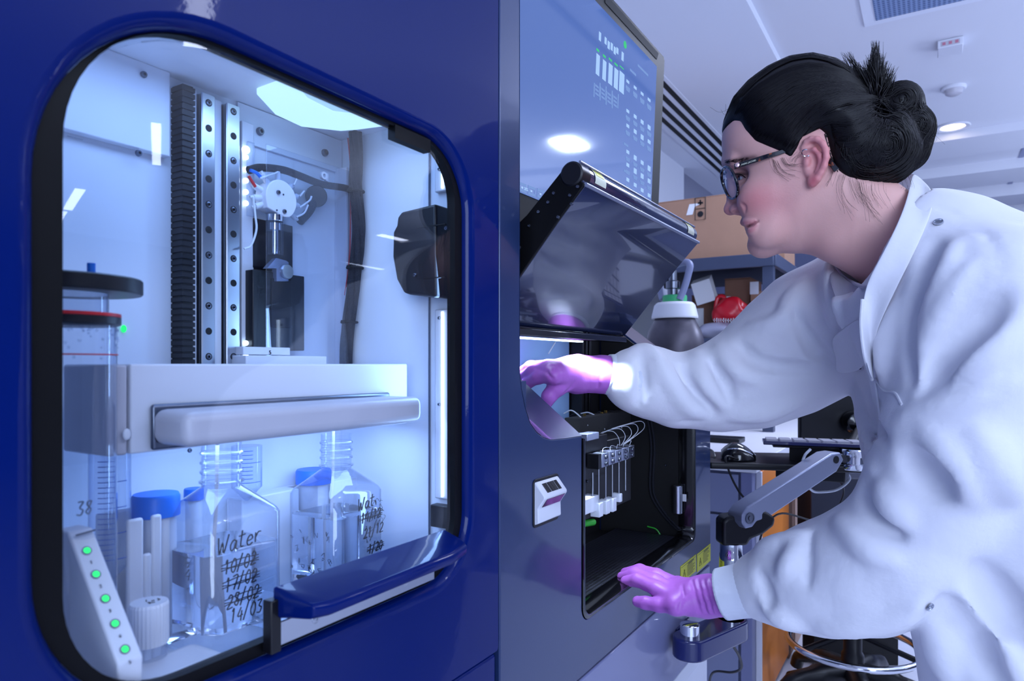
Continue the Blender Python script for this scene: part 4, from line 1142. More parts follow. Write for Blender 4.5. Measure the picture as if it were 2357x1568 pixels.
# keyboard: slab with rows of keys on a raised riser
kx = Vector((0.22, -0.975, 0)).normalized(); ky = Vector((0.971, 0.22, -0.055)).normalized(); kn = kx.cross(ky).normalized()
if kn.z < 0: kn = -kn
k0 = atd(1757, 1024, 1.47)
part('keyboard_riser', MB().obox(k0 + kx * 0.17 + ky * 0.065 - kn * 0.003, kx * 0.15, ky * 0.05, kn * 0.0025).obox(Vector((k0.x + 0.10, k0.y - 0.14, (k0.z + tz) / 2 + 0.002)), kx * 0.10, Vector((0.02, 0, 0)), Vector((0, 0, (k0.z - tz) / 2 - 0.010))), M['black'], sh, bevel=0.001)
kb = thing('keyboard', 'dark keyboard with pale keys raised above the black shelf', 'keyboard', (k0.x, k0.y, k0.z))
mb = MB().obox(k0 + kx * 0.20 + ky * 0.065 + kn * 0.004, kx * 0.20, ky * 0.065, kn * 0.0038)
part('keyboard_case', mb, M['navy'], kb, bevel=0.0015)
for row in range(5):
    for c in range(14):
        q = k0 + kx * (0.018 + 0.028 * c) + ky * (0.016 + 0.0235 * row) + kn * 0.0100
        part('key', MB().obox(q, kx * 0.0115, ky * 0.0095, kn * 0.0021), M['offw'], kb)

# mouse
mc = atd(1699, 1034, 1.50)
ms = thing('mouse', 'black computer mouse with a silver stripe on the keyboard shelf', 'mouse', (mc.x, mc.y, tz + 0.0145))
md_ = Vector((0.25, -0.968, 0)).normalized(); mdp = Vector((0.968, 0.25, 0))
loops = []
for i in range(11):
    t = i / 10; L = -0.036 + 0.072 * t
    hgt = 0.040 * math.sin(math.pi * (0.12 + 0.80 * t)) ** 0.8 * (1 - 0.25 * t); wdt = 0.031 * math.sin(math.pi * (0.14 + 0.72 * t)) ** 0.5
    lp_ = []
    for k in range(17):
        a = math.pi * k / 16
        lp_.append(Vector((mc.x, mc.y, tz + 0.0145)) + md_ * L + mdp * (wdt * math.cos(a)) + Vector((0, 0, 0.002 + hgt * math.sin(a) ** 0.75)))
    loops.append(lp_)
part('mouse_shell', MB().rings(loops, closed=True, cap0=True, cap1=True), M['blackgloss'], ms, smooth=60)
part('mouse_stripe', MB().tube(spline([loops[i][13] + Vector((0, 0, 0.001)) for i in range(2, 10)], 4), 0.0022, 8), M['chrome'], ms)
part('mouse_cable', MB().tube(spline([Vector((mc.x, mc.y, tz + 0.019)) - mdp * 0.03, atd(1671, 1052, 1.46), atd(1680, 1090, 1.455), atd(1700, 1130, 1.45), atd(1724, 1160, 1.45), atd(1740, 1185, 1.45)], 8), 0.0022, 8), M['black'], ms)

# loose leads under the shelf
def lead(nm, lab, pts, r, m, cat='cable'):
    o = part(nm, MB().tube(spline(pts, 8), r, 8), m); return tag(o, lab, cat)
lead('white_cable', 'white cable looping under the keyboard shelf', [atd(1866, 1034, 1.37), atd(1852, 1050, 1.37), atd(1852, 1072, 1.38), atd(1900, 1096, 1.46), atd(1945, 1090, 1.55), atd(1955, 1105, 1.56), atd(1925, 1128, 1.55), atd(1880, 1133, 1.52), atd(1862, 1124, 1.50)], 0.0028, M['tubing'])
lead('black_cable', 'thin black cable hanging behind the support arm', [atd(1920, 1095, 1.54), atd(1938, 1115, 1.56), atd(1941, 1140, 1.58), atd(1920, 1180, 1.58), atd(1880, 1200, 1.56), atd(1800, 1182, 1.50), atd(1760, 1215, 1.45), atd(1745, 1262, 1.42)], 0.0022, M['black'])
lead('power_cable', 'black cable dropping from the navy bracket towards the floor', [atd(1685, 1484, 1.36), atd(1702, 1512, 1.40), atd(1706, 1538, 1.45), atd(1685, 1548, 1.5), atd(1640, 1550, 1.6), atd(1630, 1600, 1.75)], 0.0028, M['black'])
lead('side_cable', 'black cable at the right edge of the grey module', [atd(1620, 1070, 1.52), atd(1640, 1062, 1.52), atd(1645, 1050, 1.53), atd(1638, 1038, 1.56), atd(1625, 1034, 1.58)], 0.003, M['black'])

# ================================================================ bench with cupboards
bz = ZC - 0.300
bc = Vector((2.16, 0.470, 0))
bn = thing('laboratory_bench', 'white-topped laboratory bench with grey cupboards behind the support arm', 'bench', (2.6, 0.9, 0))
part('worktop', MB().box((bc.x - 0.02, bc.y - 0.015, bz - 0.03), (4.4, 1.46, bz)), M['bench'], bn, bevel=0.003)
part('cupboard_body', MB().box((bc.x, bc.y, 0.0005), (4.3, 1.44, bz - 0.0305)), M['cab'], bn)
for zz0, zz1 in ((bz - 0.16, bz - 0.04), (0.08, bz - 0.168)):
    part('cupboard_door', MB().box((bc.x - 0.016, 0.510, zz0), (bc.x - 0.0005, 0.98, zz1)), M['cab'], bn, bevel=0.002)
part('bench_leg', MB().box((bc.x - 0.018, bc.y - 0.002, 0.001), (bc.x + 0.03, bc.y + 0.032, bz - 0.031)), M['greylow'], bn, bevel=0.002)
oc = thing('orange_cupboard', 'orange cupboard end panel under the right end of the white worktop', 'cupboard', (2.38, 0.43, 0))
part('orange_panel', MB().box((2.205, bc.y - 0.018, 0.02), (2.66, bc.y - 0.001, bz - 0.032)), M['orange'], oc, bevel=0.002)
part('panel_edge', MB().box((2.192, bc.y - 0.019, 0.02), (2.2045, bc.y - 0.001, bz - 0.032)), M['bench'], oc, bevel=0.002)
bp = thing('beige_panel', 'beige panel standing beside the orange cupboard', 'panel', (2.75, 0.43, 0))
part('panel_board', MB().box((2.78, bc.y - 0.020, 0.001), (2.94, bc.y - 0.001, bz - 0.10)), M['beige'], bp, bevel=0.002)
part('panel_post', MB().box((2.665, bc.y - 0.018, 0.001), (2.775, bc.y - 0.001, bz - 0.10)), M['cardd'], bp)
part('panel_trim', MB().box((2.945, bc.y - 0.02, 0.001), (3.01, bc.y - 0.001, bz - 0.10)), M['cab'], bp)
part('pad', MB().prism([(2.62, 0.62), (2.62, 0.95), (2.72, 0.95), (2.72, 0.62)], lambda p: Vector((p[0], p[1], bz + 0.0005)), lambda p: Vector((p[0], p[1], bz + 0.02))), M['black'], bn, bevel=0.004)
# dark monitor seen from behind
m0 = atd(1838, 1016, 1.86); m1 = atd(2040, 880, 1.86)
cu = (m0 + m1) / 2
mon = thing('monitor', 'black monitor seen from behind, standing past the keyboard', 'monitor', (cu.x, cu.y, m0.z))
mb = MB().obox(cu, RV * ((m1 - m0).dot(RV) / 2), Vector((0, 0, (m1.z - m0.z) / 2)), DV * 0.010)
part('monitor_back', mb, M['black'], mon, bevel=0.006, seg=3)
hubp = atd(1962, 972, 1.84)
part('mount_hub', MB().lathe(hubp, -DV, [(0.030, 0), (0.030, 0.018), (0.024, 0.030), (0.010, 0.034), (0, 0.034)], 28), M['blackgloss'], mon)
part('monitor_stand', MB().tube(spline([hubp - DV * 0.02, hubp - DV * 0.035 - Vector((0, 0, 0.03)), Vector((hubp.x - 0.06, hubp.y - 0.02, tz + 0.05)), Vector((1.745, 0.17, tz + 0.022)), Vector((1.70, 0.19, tz + 0.016))], 6), 0.011, 12), M['black'], mon)
eq = thing('dark_equipment_case', 'dark equipment case under the keyboard shelf', 'case', (2.95, 0.2, 0))
e0 = atd(1850, 1095, 2.5); e1 = atd(2060, 1260, 2.5)
part('case_body', MB().obox((e0 + e1) / 2, RV * ((e1 - e0).dot(RV) / 2), Vector((0, 0, (e0.z - e1.z) / 2)), DV * 0.06), M['rackd'], eq, bevel=0.004)
part('case_stand', MB().obox(Vector(((e0.x + e1.x) / 2, (e0.y + e1.y) / 2, e1.z / 2)), RV * 0.15, Vector((0, 0, e1.z / 2 - 0.001)), DV * 0.05), M['matt'], eq)

# ================================================================ stool
sc_ = atd(1925, 1475, 2.1); su_, sw_ = sc_.x, sc_.y - 0.045
stl = thing('laboratory_stool', 'black swivel stool with a chrome foot ring in front of the bench', 'stool', (su_, sw_, 0))
part('gas_column', MB().lathe((su_, sw_, 0.10), (0, 0, 1), [(0.032, 0), (0.032, 0.10), (0.026, 0.11), (0.026, 0.34), (0.018, 0.345), (0.018, 0.45)], 24), M['black'], stl)
rz = sc_.z
part('foot_ring', MB().tube([(su_ + 0.182 * math.cos(2 * math.pi * i / 48), sw_ + 0.182 * math.sin(2 * math.pi * i / 48), rz) for i in range(48)], 0.0105, 10, closed=True), M['chrome'], stl)
for k in range(3):
    a = 2 * math.pi * k / 3 + 0.3
    part('ring_spoke', MB().tube([(su_ + 0.03 * math.cos(a), sw_ + 0.03 * math.sin(a), rz + 0.03), (su_ + 0.177 * math.cos(a), sw_ + 0.177 * math.sin(a), rz)], 0.009, 8), M['black'], stl)
for k in range(5):
    a = 2 * math.pi * k / 5 - 0.32
    dx, dy = math.cos(a), math.sin(a)
    lg = part('base_leg', MB().tube(spline([(su_ + dx * 0.02, sw_ + dy * 0.02, 0.150), (su_ + dx * 0.13, sw_ + dy * 0.13, 0.140), (su_ + dx * 0.205, sw_ + dy * 0.205, 0.115), (su_ + dx * 0.225, sw_ + dy * 0.225, 0.075)], 5), [0.030] * 5 + [0.024] * 5 + [0.020] * 6, 12), M['black'], stl)
    part('castor', MB().cyl((su_ + dx * 0.225 - dy * 0.02, sw_ + dy * 0.225 + dx * 0.02, 0.0285), (su_ + dx * 0.225 + dy * 0.02, sw_ + dy * 0.225 - dx * 0.02, 0.0285), 0.028, n=20), M['blackgloss'], lg)
part('seat', MB().lathe((su_, sw_, 0.455), (0, 0, 1), [(0.15, 0), (0.185, 0.012), (0.19, 0.035), (0.17, 0.055), (0.0, 0.06)], 40), M['matt'], stl)

# ================================================================ gas cylinder
gc = atd(1553, 780, 2.4)
gy = thing('gas_cylinder', 'worn dark gas cylinder with white collar and green ring on the worktop', 'cylinder', (gc.x, gc.y, bz))
def gz(y): return ZC + (838 - y) * 2.4 / FPX
R_ = 0.1015
part('cylinder_body', MB().lathe((gc.x, gc.y, bz + 0.001), (0, 0, 1), [(R_ * 0.9, 0), (R_, 0.02)] + [(R_ * a_, gz(y_) - bz) for a_, y_ in ((1, 800), (0.97, 782), (0.90, 765), (0.78, 748), (0.68, 735), (0, 733))], 56), M['cyl'], gy, smooth=60)
part('collar', MB().lathe((gc.x - 0.0, gc.y, gz(734)), (0, 0, 1), [(0.079, 0), (0.080, 0.002), (0.066, gz(700) - gz(734)), (0.060, gz(697) - gz(734)), (0, gz(697) - gz(734))], 48), M['paper'], gy)
part('collar_label', MB().lathe((gc.x, gc.y, gz(733)), (0, 0, 1), [(0.0805, 0.003), (0.070, 0.046)], 48), M['white'], gy)
part('green_ring', MB().lathe((gc.x, gc.y, gz(697)), (0, 0, 1), [(0.042, 0), (0.042, gz(682) - gz(697)), (0.038, gz(680) - gz(697)), (0, gz(680) - gz(697))], 36), M['greenp'], gy)
part('valve', MB().lathe((gc.x - 0.02, gc.y, gz(680)), (0, 0, 1), [(0.018, 0), (0.018, 0.02), (0.024, 0.022), (0.024, 0.045), (0.014, 0.05), (0.014, 0.085), (0, 0.086)], 20), M['dsteel'], gy)
ga = [atd(1564, 690, 2.36), atd(1576, 660, 2.36), atd(1584, 632, 2.36), atd(1588, 612, 2.36), atd(1580, 604, 2.38), atd(1560, 608, 2.42), atd(1540, 622, 2.44), atd(1520, 650, 2.44), atd(1525, 690, 2.42)]
part('carry_guard', MB().tube(spline(ga, 6), 0.0125, 10), M['cab'], gy)

# ================================================================ storage rack and what is on it
ru, rw = 3.15, 0.60
rz1 = ZC + 0.485
rkk = thing('storage_rack', 'blue-grey steel storage rack standing on the back of the worktop', 'rack', (3.6, 1.0, bz))
RX1, RY1 = 4.25, 1.44
for x, y in ((ru, rw), (RX1 - 0.05, rw), (ru, RY1 - 0.05), (RX1 - 0.05, RY1 - 0.05)):
    part('post', MB().box((x, y, bz + 0.0005), (x + 0.045, y + 0.045, rz1 + (0.0 if x == ru else 0.02))), M['rack'], rkk)
for zt in (rz1, ZC + 0.115):
    part('shelf_board', MB().box((ru + 0.01, rw + 0.01, zt - 0.012), (RX1, RY1, zt)), M['rackd'], rkk)
    part('front_beam', MB().box((ru - 0.012, rw - 0.004, zt - 0.055), (ru + 0.010, RY1, zt + 0.003)), M['rack'], rkk, bevel=0.003)
    part('side_beam', MB().box((ru, rw - 0.012, zt - 0.055), (RX1, rw + 0.010, zt + 0.003)), M['rack'], rkk, bevel=0.003)
def carton(nm, lab, c0, sx, sy, sz, m=None, rot=0.0, label_xy=None, tape=True, flap=False):
    m = m or M['card']
    r_ = thing(nm, lab, 'box', c0)
    ca, sa = math.cos(rot), math.sin(rot); X = Vector((ca, sa, 0)); Y = Vector((-sa, ca, 0)); c = Vector(c0)
    part('box_body', MB().obox(c + Vector((0, 0, sz / 2 + 0.0005)), X * sx / 2, Y * sy / 2, Vector((0, 0, sz / 2))), m, r_, bevel=0.003)
    part('lid_flap', MB().obox(c + Vector((0, 0, sz + 0.003)) - X * sx * 0.25, X * sx * 0.249, Y * (sy / 2 + 0.001), Vector((0, 0, 0.002))), m, r_)
    part('lid_flap', MB().obox(c + Vector((0, 0, sz + 0.003)) + X * sx * 0.25, X * sx * 0.249, Y * (sy / 2 + 0.001), Vector((0, 0, 0.002))), m, r_)
    if label_xy:
        for (dy, dz, w, h, mm) in label_xy:
            part('sticker', MB().obox(c + Vector((0, 0, sz * dz)) - X * (sx / 2 + 0.001) + Y * (sy * dy), X * 0.0006, Y * w, Vector((0, 0, h))), mm, r_)
    return r_
q0, q1 = atu(1558, 576, ru + 0.03), atu(1835, 440, ru + 0.03)
big_w = q0.y - q1.y
bxx = carton('cardboard_box', 'large cardboard box with printed symbols on top of the rack', (ru + 0.03 + 0.20, 0.985, rz1 + 0.0035), 0.40, 0.66, 0.285)
X0 = ru + 0.028
q = atu(1612, 480, X0)
mbp = MB()
fr_ = [(-0.024, -0.052), (0.024, -0.052), (0.024, 0.052), (-0.024, 0.052)]
mbp.tube([q + Vector((0, a, c)) for a, c in fr_], 0.0016, 4, closed=True)
mbp.tube([q + Vector((0, -0.024, 0)), q + Vector((0, 0.024, 0))], 0.0014, 4)
mbp.sphere(q + Vector((0, 0, -0.026)), 0.014, 12, 8, (0.06, 1, 1)); mbp.box(q + Vector((-0.001, -0.012, 0.022)), q + Vector((0.001, 0.012, 0.030))); mbp.box(q + Vector((-0.001, -0.003, 0.016)), q + Vector((0.001, 0.003, 0.040)))
part('printed_symbol', mbp, M['ink'], bxx)
part('torn_label', MB().prism([(0.0, 0.0), (0.03, 0.0), (0.015, 0.05), (-0.05, 0.05), (-0.01, 0.035)], lambda p: atu(1594, 494, X0) + Vector((0, p[0], p[1])), lambda p: atu(1594, 494, X0) + Vector((0.001, p[0], p[1]))), M['paper'], bxx)
carton('cardboard_box', 'pale cardboard carton at the far right end of the rack top', (3.98, 0.80, rz1 + 0.0035), 0.30, 0.26, 0.20, label_xy=[(0.2, 0.5, 0.04, 0.05, M['paper'])])
lz = ZC + 0.115 + 0.0035
def lower(x0, x1, y0, U, nm, lab, m, stick=None):
    a, c = atu(x0, y0, U), atu(x1, y0, U)
    w = abs(a.y - c.y)
    return carton(nm, lab, (U + 0.13, (a.y + c.y) / 2, lz), 0.26, w, a.z - lz - 0.005, m, label_xy=stick)
lower(1668, 1726, 642, 3.42, 'cardboard_box', 'tall dark cardboard box in the middle of the lower rack shelf', M['cardd'], [(0.42, 0.55, 0.02, 0.05, M['paper'])])
lower(1727, 1790, 672, 3.40, 'cardboard_box', 'low cardboard box beside the rack post, with a white tag', M['card'], [(0.35, 1.1, 0.02, 0.03, M['paper'])])
lower(1592, 1664, 680, 3.44, 'cardboard_box', 'brown cardboard box behind the gas cylinder guard', M['cardd'], [(0.30, 0.5, 0.03, 0.05, M['paper'])])
# loose white sheet leaning on that box
q = atu(1621, 668, 3.36)
o = part('paper_sheet', MB().obox(q, Vector((0.02, 0, 0.012)), Vector((0, 0.045, -0.012)), Vector((-0.012, 0.012, 0.052)) * 1.0), M['paper']); o.data.transform(Matrix.Identity(4))
tag(o, 'crumpled white paper sheet leaning above the brown box', 'paper')
# red carrier bag and clear plastic bags: lumpy closed shapes
def lump(nm, lab, cat, c, rx, ry, rz_, m, seed, amp=0.18):
    r2 = np.random.default_rng(seed)
    ph = r2.uniform(0, 6.28, (6, 3)); fr2 = r2.uniform(1.5, 4.5, (6, 3))
    mbl = MB().sphere((0, 0, 0), 1.0, 40, 26)
    vs = []
    for v in mbl.v:
        n_ = sum(math.sin(fr2[i][0] * v[0] + ph[i][0]) * math.sin(fr2[i][1] * v[1] + ph[i][1]) * math.sin(fr2[i][2] * v[2] + ph[i][2]) for i in range(6)) / 2.2
        k = 1 + amp * n_
        z = v[2] * k
        z = max(z, -0.72)
        vs.append((c[0] + rx * v[0] * k, c[1] + ry * v[1] * k, c[2] + rz_ * (z + 0.72)))
    mbl.v = vs
    o_ = part(nm, mbl, m, None, smooth=60); tag(o_, lab, cat); return o_
redm = mat('red_plastic_bag', (208, 24, 44), 0.3)
a = atu(1672, 745, 3.28)
lump('plastic_bag', 'clear plastic bag lying under the red carrier bag', 'bag', (3.30, atu(1650, 770, 3.28).y, lz + 0.001), 0.07, 0.115, 0.046, mat('clear_bag', (168, 168, 190), 0.25, coat=0.3), 5)
rb_ = lump('carrier_bag', 'bright red carrier bag with white lettering on the rack shelf', 'bag', (3.34, a.y, lz + 0.082), 0.06, 0.085, 0.070, redm, 9, 0.16)
part('bag_handle', MB().tube(spline([Vector((3.34, a.y + 0.07, lz + 0.130)), Vector((3.35, a.y + 0.06, lz + 0.200)), Vector((3.35, a.y + 0.03, lz + 0.205)), Vector((3.35, a.y + 0.02, lz + 0.160))], 6), 0.010, 8), redm, rb_)
mi = MB(); xx = 0.0
for k in range(10):
    w_ = random.uniform(0.006, 0.011); yc = a.y + 0.060 - xx; xx += w_ + 0.003
    h1_, h2_ = random.uniform(0.006, 0.010), random.uniform(0.004, 0.009)
    mi.box((3.2735, yc - w_, lz + 0.086 - h2_ - 0.0006 * k), (3.2750, yc - w_ * 0.55, lz + 0.092 + h1_ - 0.0006 * k)).box((3.2735, yc - w_, lz + 0.088 - 0.0006 * k), (3.2750, yc, lz + 0.092 - 0.0006 * k))
part('bag_lettering', mi, M['paper'], rb_)
wb = atu(1716, 740, 3.27)
lump('white_bag', 'small white bag to the right of the red carrier bag', 'bag', (3.29, wb.y - 0.012, lz + 0.05), 0.035, 0.026, 0.055, M['paper'], 3, 0.1)
lump('film_wrap', 'crumpled clear film beside the rack post', 'wrap', (3.29, atu(1752, 735, 3.29).y, lz + 0.001), 0.05, 0.045, 0.055, mat('film_wrap', (120, 116, 150), 0.2, coat=0.4), 14, 0.25)

# ================================================================ ceiling fittings
cz = ZC + 1.40
sv = thing('slot_diffuser', 'slot air diffuser with four dark slots in the ceiling by the back wall', 'vent', (4.2, 1.26, cz - 0.04))
zt = cz - 0.0352
part('diffuser_frame', MB().box((2.6, 1.085, zt - 0.004), (5.02, 1.34, zt)), M['ceil2'], sv)
for k in range(4):
    w0 = 1.105 + 0.056 * k
    part('slot', MB().box((2.62, w0, zt - 0.0052), (5.0, w0 + 0.028, zt - 0.0041)), M['matt'], sv)
gr = thing('ceiling_grille', 'blue-grey perforated return air grille in the ceiling', 'vent', (2.9, 0.2, cz))
g0, g1, g2 = atz(2016, 44, 1.398), atz(2200, 2, 1.398), atz(2005, 0, 1.398)
gx0 = g0.x; gw1 = g0.y
gm = bpy.data.materials.new('perforated_grille'); gm.use_nodes = True; nt = gm.node_tree; b_ = nt.nodes['Principled BSDF']
tc = nt.nodes.new('ShaderNodeTexCoord'); vo = nt.nodes.new('ShaderNodeTexVoronoi'); vo.inputs['Scale'].default_value = 60; vo.inputs['Randomness'].default_value = 0.0
rp = nt.nodes.new('ShaderNodeValToRGB'); rp.color_ramp.elements[0].position = 0.35; rp.color_ramp.elements[0].color = lin((70, 90, 130)); rp.color_ramp.elements[1].position = 0.5; rp.color_ramp.elements[1].color = lin((132, 152, 190))
nt.links.new(tc.outputs['Object'], vo.inputs['Vector']); nt.links.new(vo.outputs['Distance'], rp.inputs['Fac']); nt.links.new(rp.outputs[0], b_.inputs['Base Color'])
part('grille_frame', MB().box((gx0 - 0.55 - 0.05, gw1 - 0.60, cz - 0.006), (gx0 + 0.045, gw1 + 0.045, cz - 0.0002)), M['ceil2'], gr, bevel=0.002)
part('grille_mesh', MB().box((gx0 - 0.55, gw1 - 0.55, cz - 0.009), (gx0, gw1, cz - 0.0062)), gm, gr)
dl = atz(2193, 292, 1.398)
dn = thing('downlight', 'recessed round downlight glowing warm white in the ceiling', 'light', (dl.x, dl.y, cz))
part('trim_ring', MB().lathe((dl.x, dl.y, cz - 0.0004), (0, 0, -1), [(0.088, 0), (0.090, 0.003), (0.085, 0.008), (0.066, 0.006), (0.062, -0.0002)], 40), M['white'], dn)
part('lamp_disc', MB().cyl((dl.x, dl.y, cz - 0.003), (dl.x, dl.y, cz - 0.0005), 0.060, n=36), emit('downlight_glow', (255, 236, 220), 5.0), dn)
sd_ = atz(2195, 212, 1.375)
sm = thing('smoke_detector', 'round white smoke detector on the ceiling above the downlight', 'detector', (sd_.x, sd_.y, cz))
part('detector_base', MB().lathe((sd_.x, sd_.y, cz - 0.0004), (0, 0, -1), [(0.055, 0), (0.055, 0.012), (0.05, 0.016), (0, 0.016)], 36), M['white'], sm)
part('detector_head', MB().lathe((sd_.x, sd_.y, cz - 0.0165), (0, 0, -1), [(0.040, 0), (0.036, 0.018), (0.022, 0.026), (0, 0.026)], 36), M['offw'], sm)
ex0, ex1 = atz(2158, 108, 1.385), atz(2218, 84, 1.385)
em = thing('emergency_light', 'small rectangular emergency light fixed to the ceiling', 'light', (ex0.x, ex0.y, cz))
part('light_case', MB().box((ex0.x - 0.03, ex1.y - 0.0, cz - 0.035), (ex0.x + 0.08, ex0.y + 0.0, cz - 0.0004)), M['white'], em, bevel=0.003)
part('light_lens', MB().box((ex0.x - 0.032, ex1.y + 0.012, cz - 0.030), (ex0.x - 0.0302, ex0.y - 0.012, cz - 0.010)), M['offw'], em)
for k in range(3):
    yy = ex1.y + (ex0.y - ex1.y) * (0.25 + 0.25 * k)
    part('indicator', MB().box((ex0.x - 0.0335, yy - 0.006, cz - 0.026), (ex0.x - 0.0318, yy + 0.006, cz - 0.014)), mat('dull_red_lamp%d' % k, (190, 120, 140), 0.4), em)

# linear luminaires of the room behind the camera: they show as reflections in the paint and glass
def luminaire(u, w, L, Wd, lab, s=9.0, ang=0.0):
    r_ = thing('linear_luminaire', lab, 'light', (u, w, cz))
    d_ = Vector((math.sin(ang), -math.cos(ang), 0)); n_ = Vector((d_.y, -d_.x, 0)); c_ = Vector((u, w, cz))
    part('housing', MB().obox(c_ - Vector((0, 0, 0.0255)), d_ * (L / 2 + 0.01), n_ * (Wd / 2 + 0.01), Vector((0, 0, 0.0248))), M['white'], r_)
    part('diffuser', MB().obox(c_ - Vector((0, 0, 0.052)), d_ * (L / 2), n_ * (Wd / 2), Vector((0, 0, 0.0015))), emit('luminaire', (215, 225, 255), s), r_)
luminaire(1.55, -1.52, 0.8, 0.09, 'linear ceiling luminaire behind the camera', 26.0, math.atan2(1.71, 2.56))
luminaire(2.45, -3.27, 0.9, 0.05, 'linear ceiling luminaire in the middle of the room', 14.0, math.atan2(2.45, 4.07))
luminaire(2.9, -5.2, 0.9, 0.07, 'linear ceiling luminaire towards the front of the room', 12.0, math.atan2(3.1, 6.4) - 0.10)
luminaire(3.2, -6.1, 0.8, 0.07, 'linear ceiling luminaire nearest the front wall', 12.0, math.atan2(3.1, 6.4) - 0.10)
luminaire(5.7, -4.1, 0.7, 0.10, 'linear ceiling luminaire towards the far wall', 12.0, math.pi / 2)
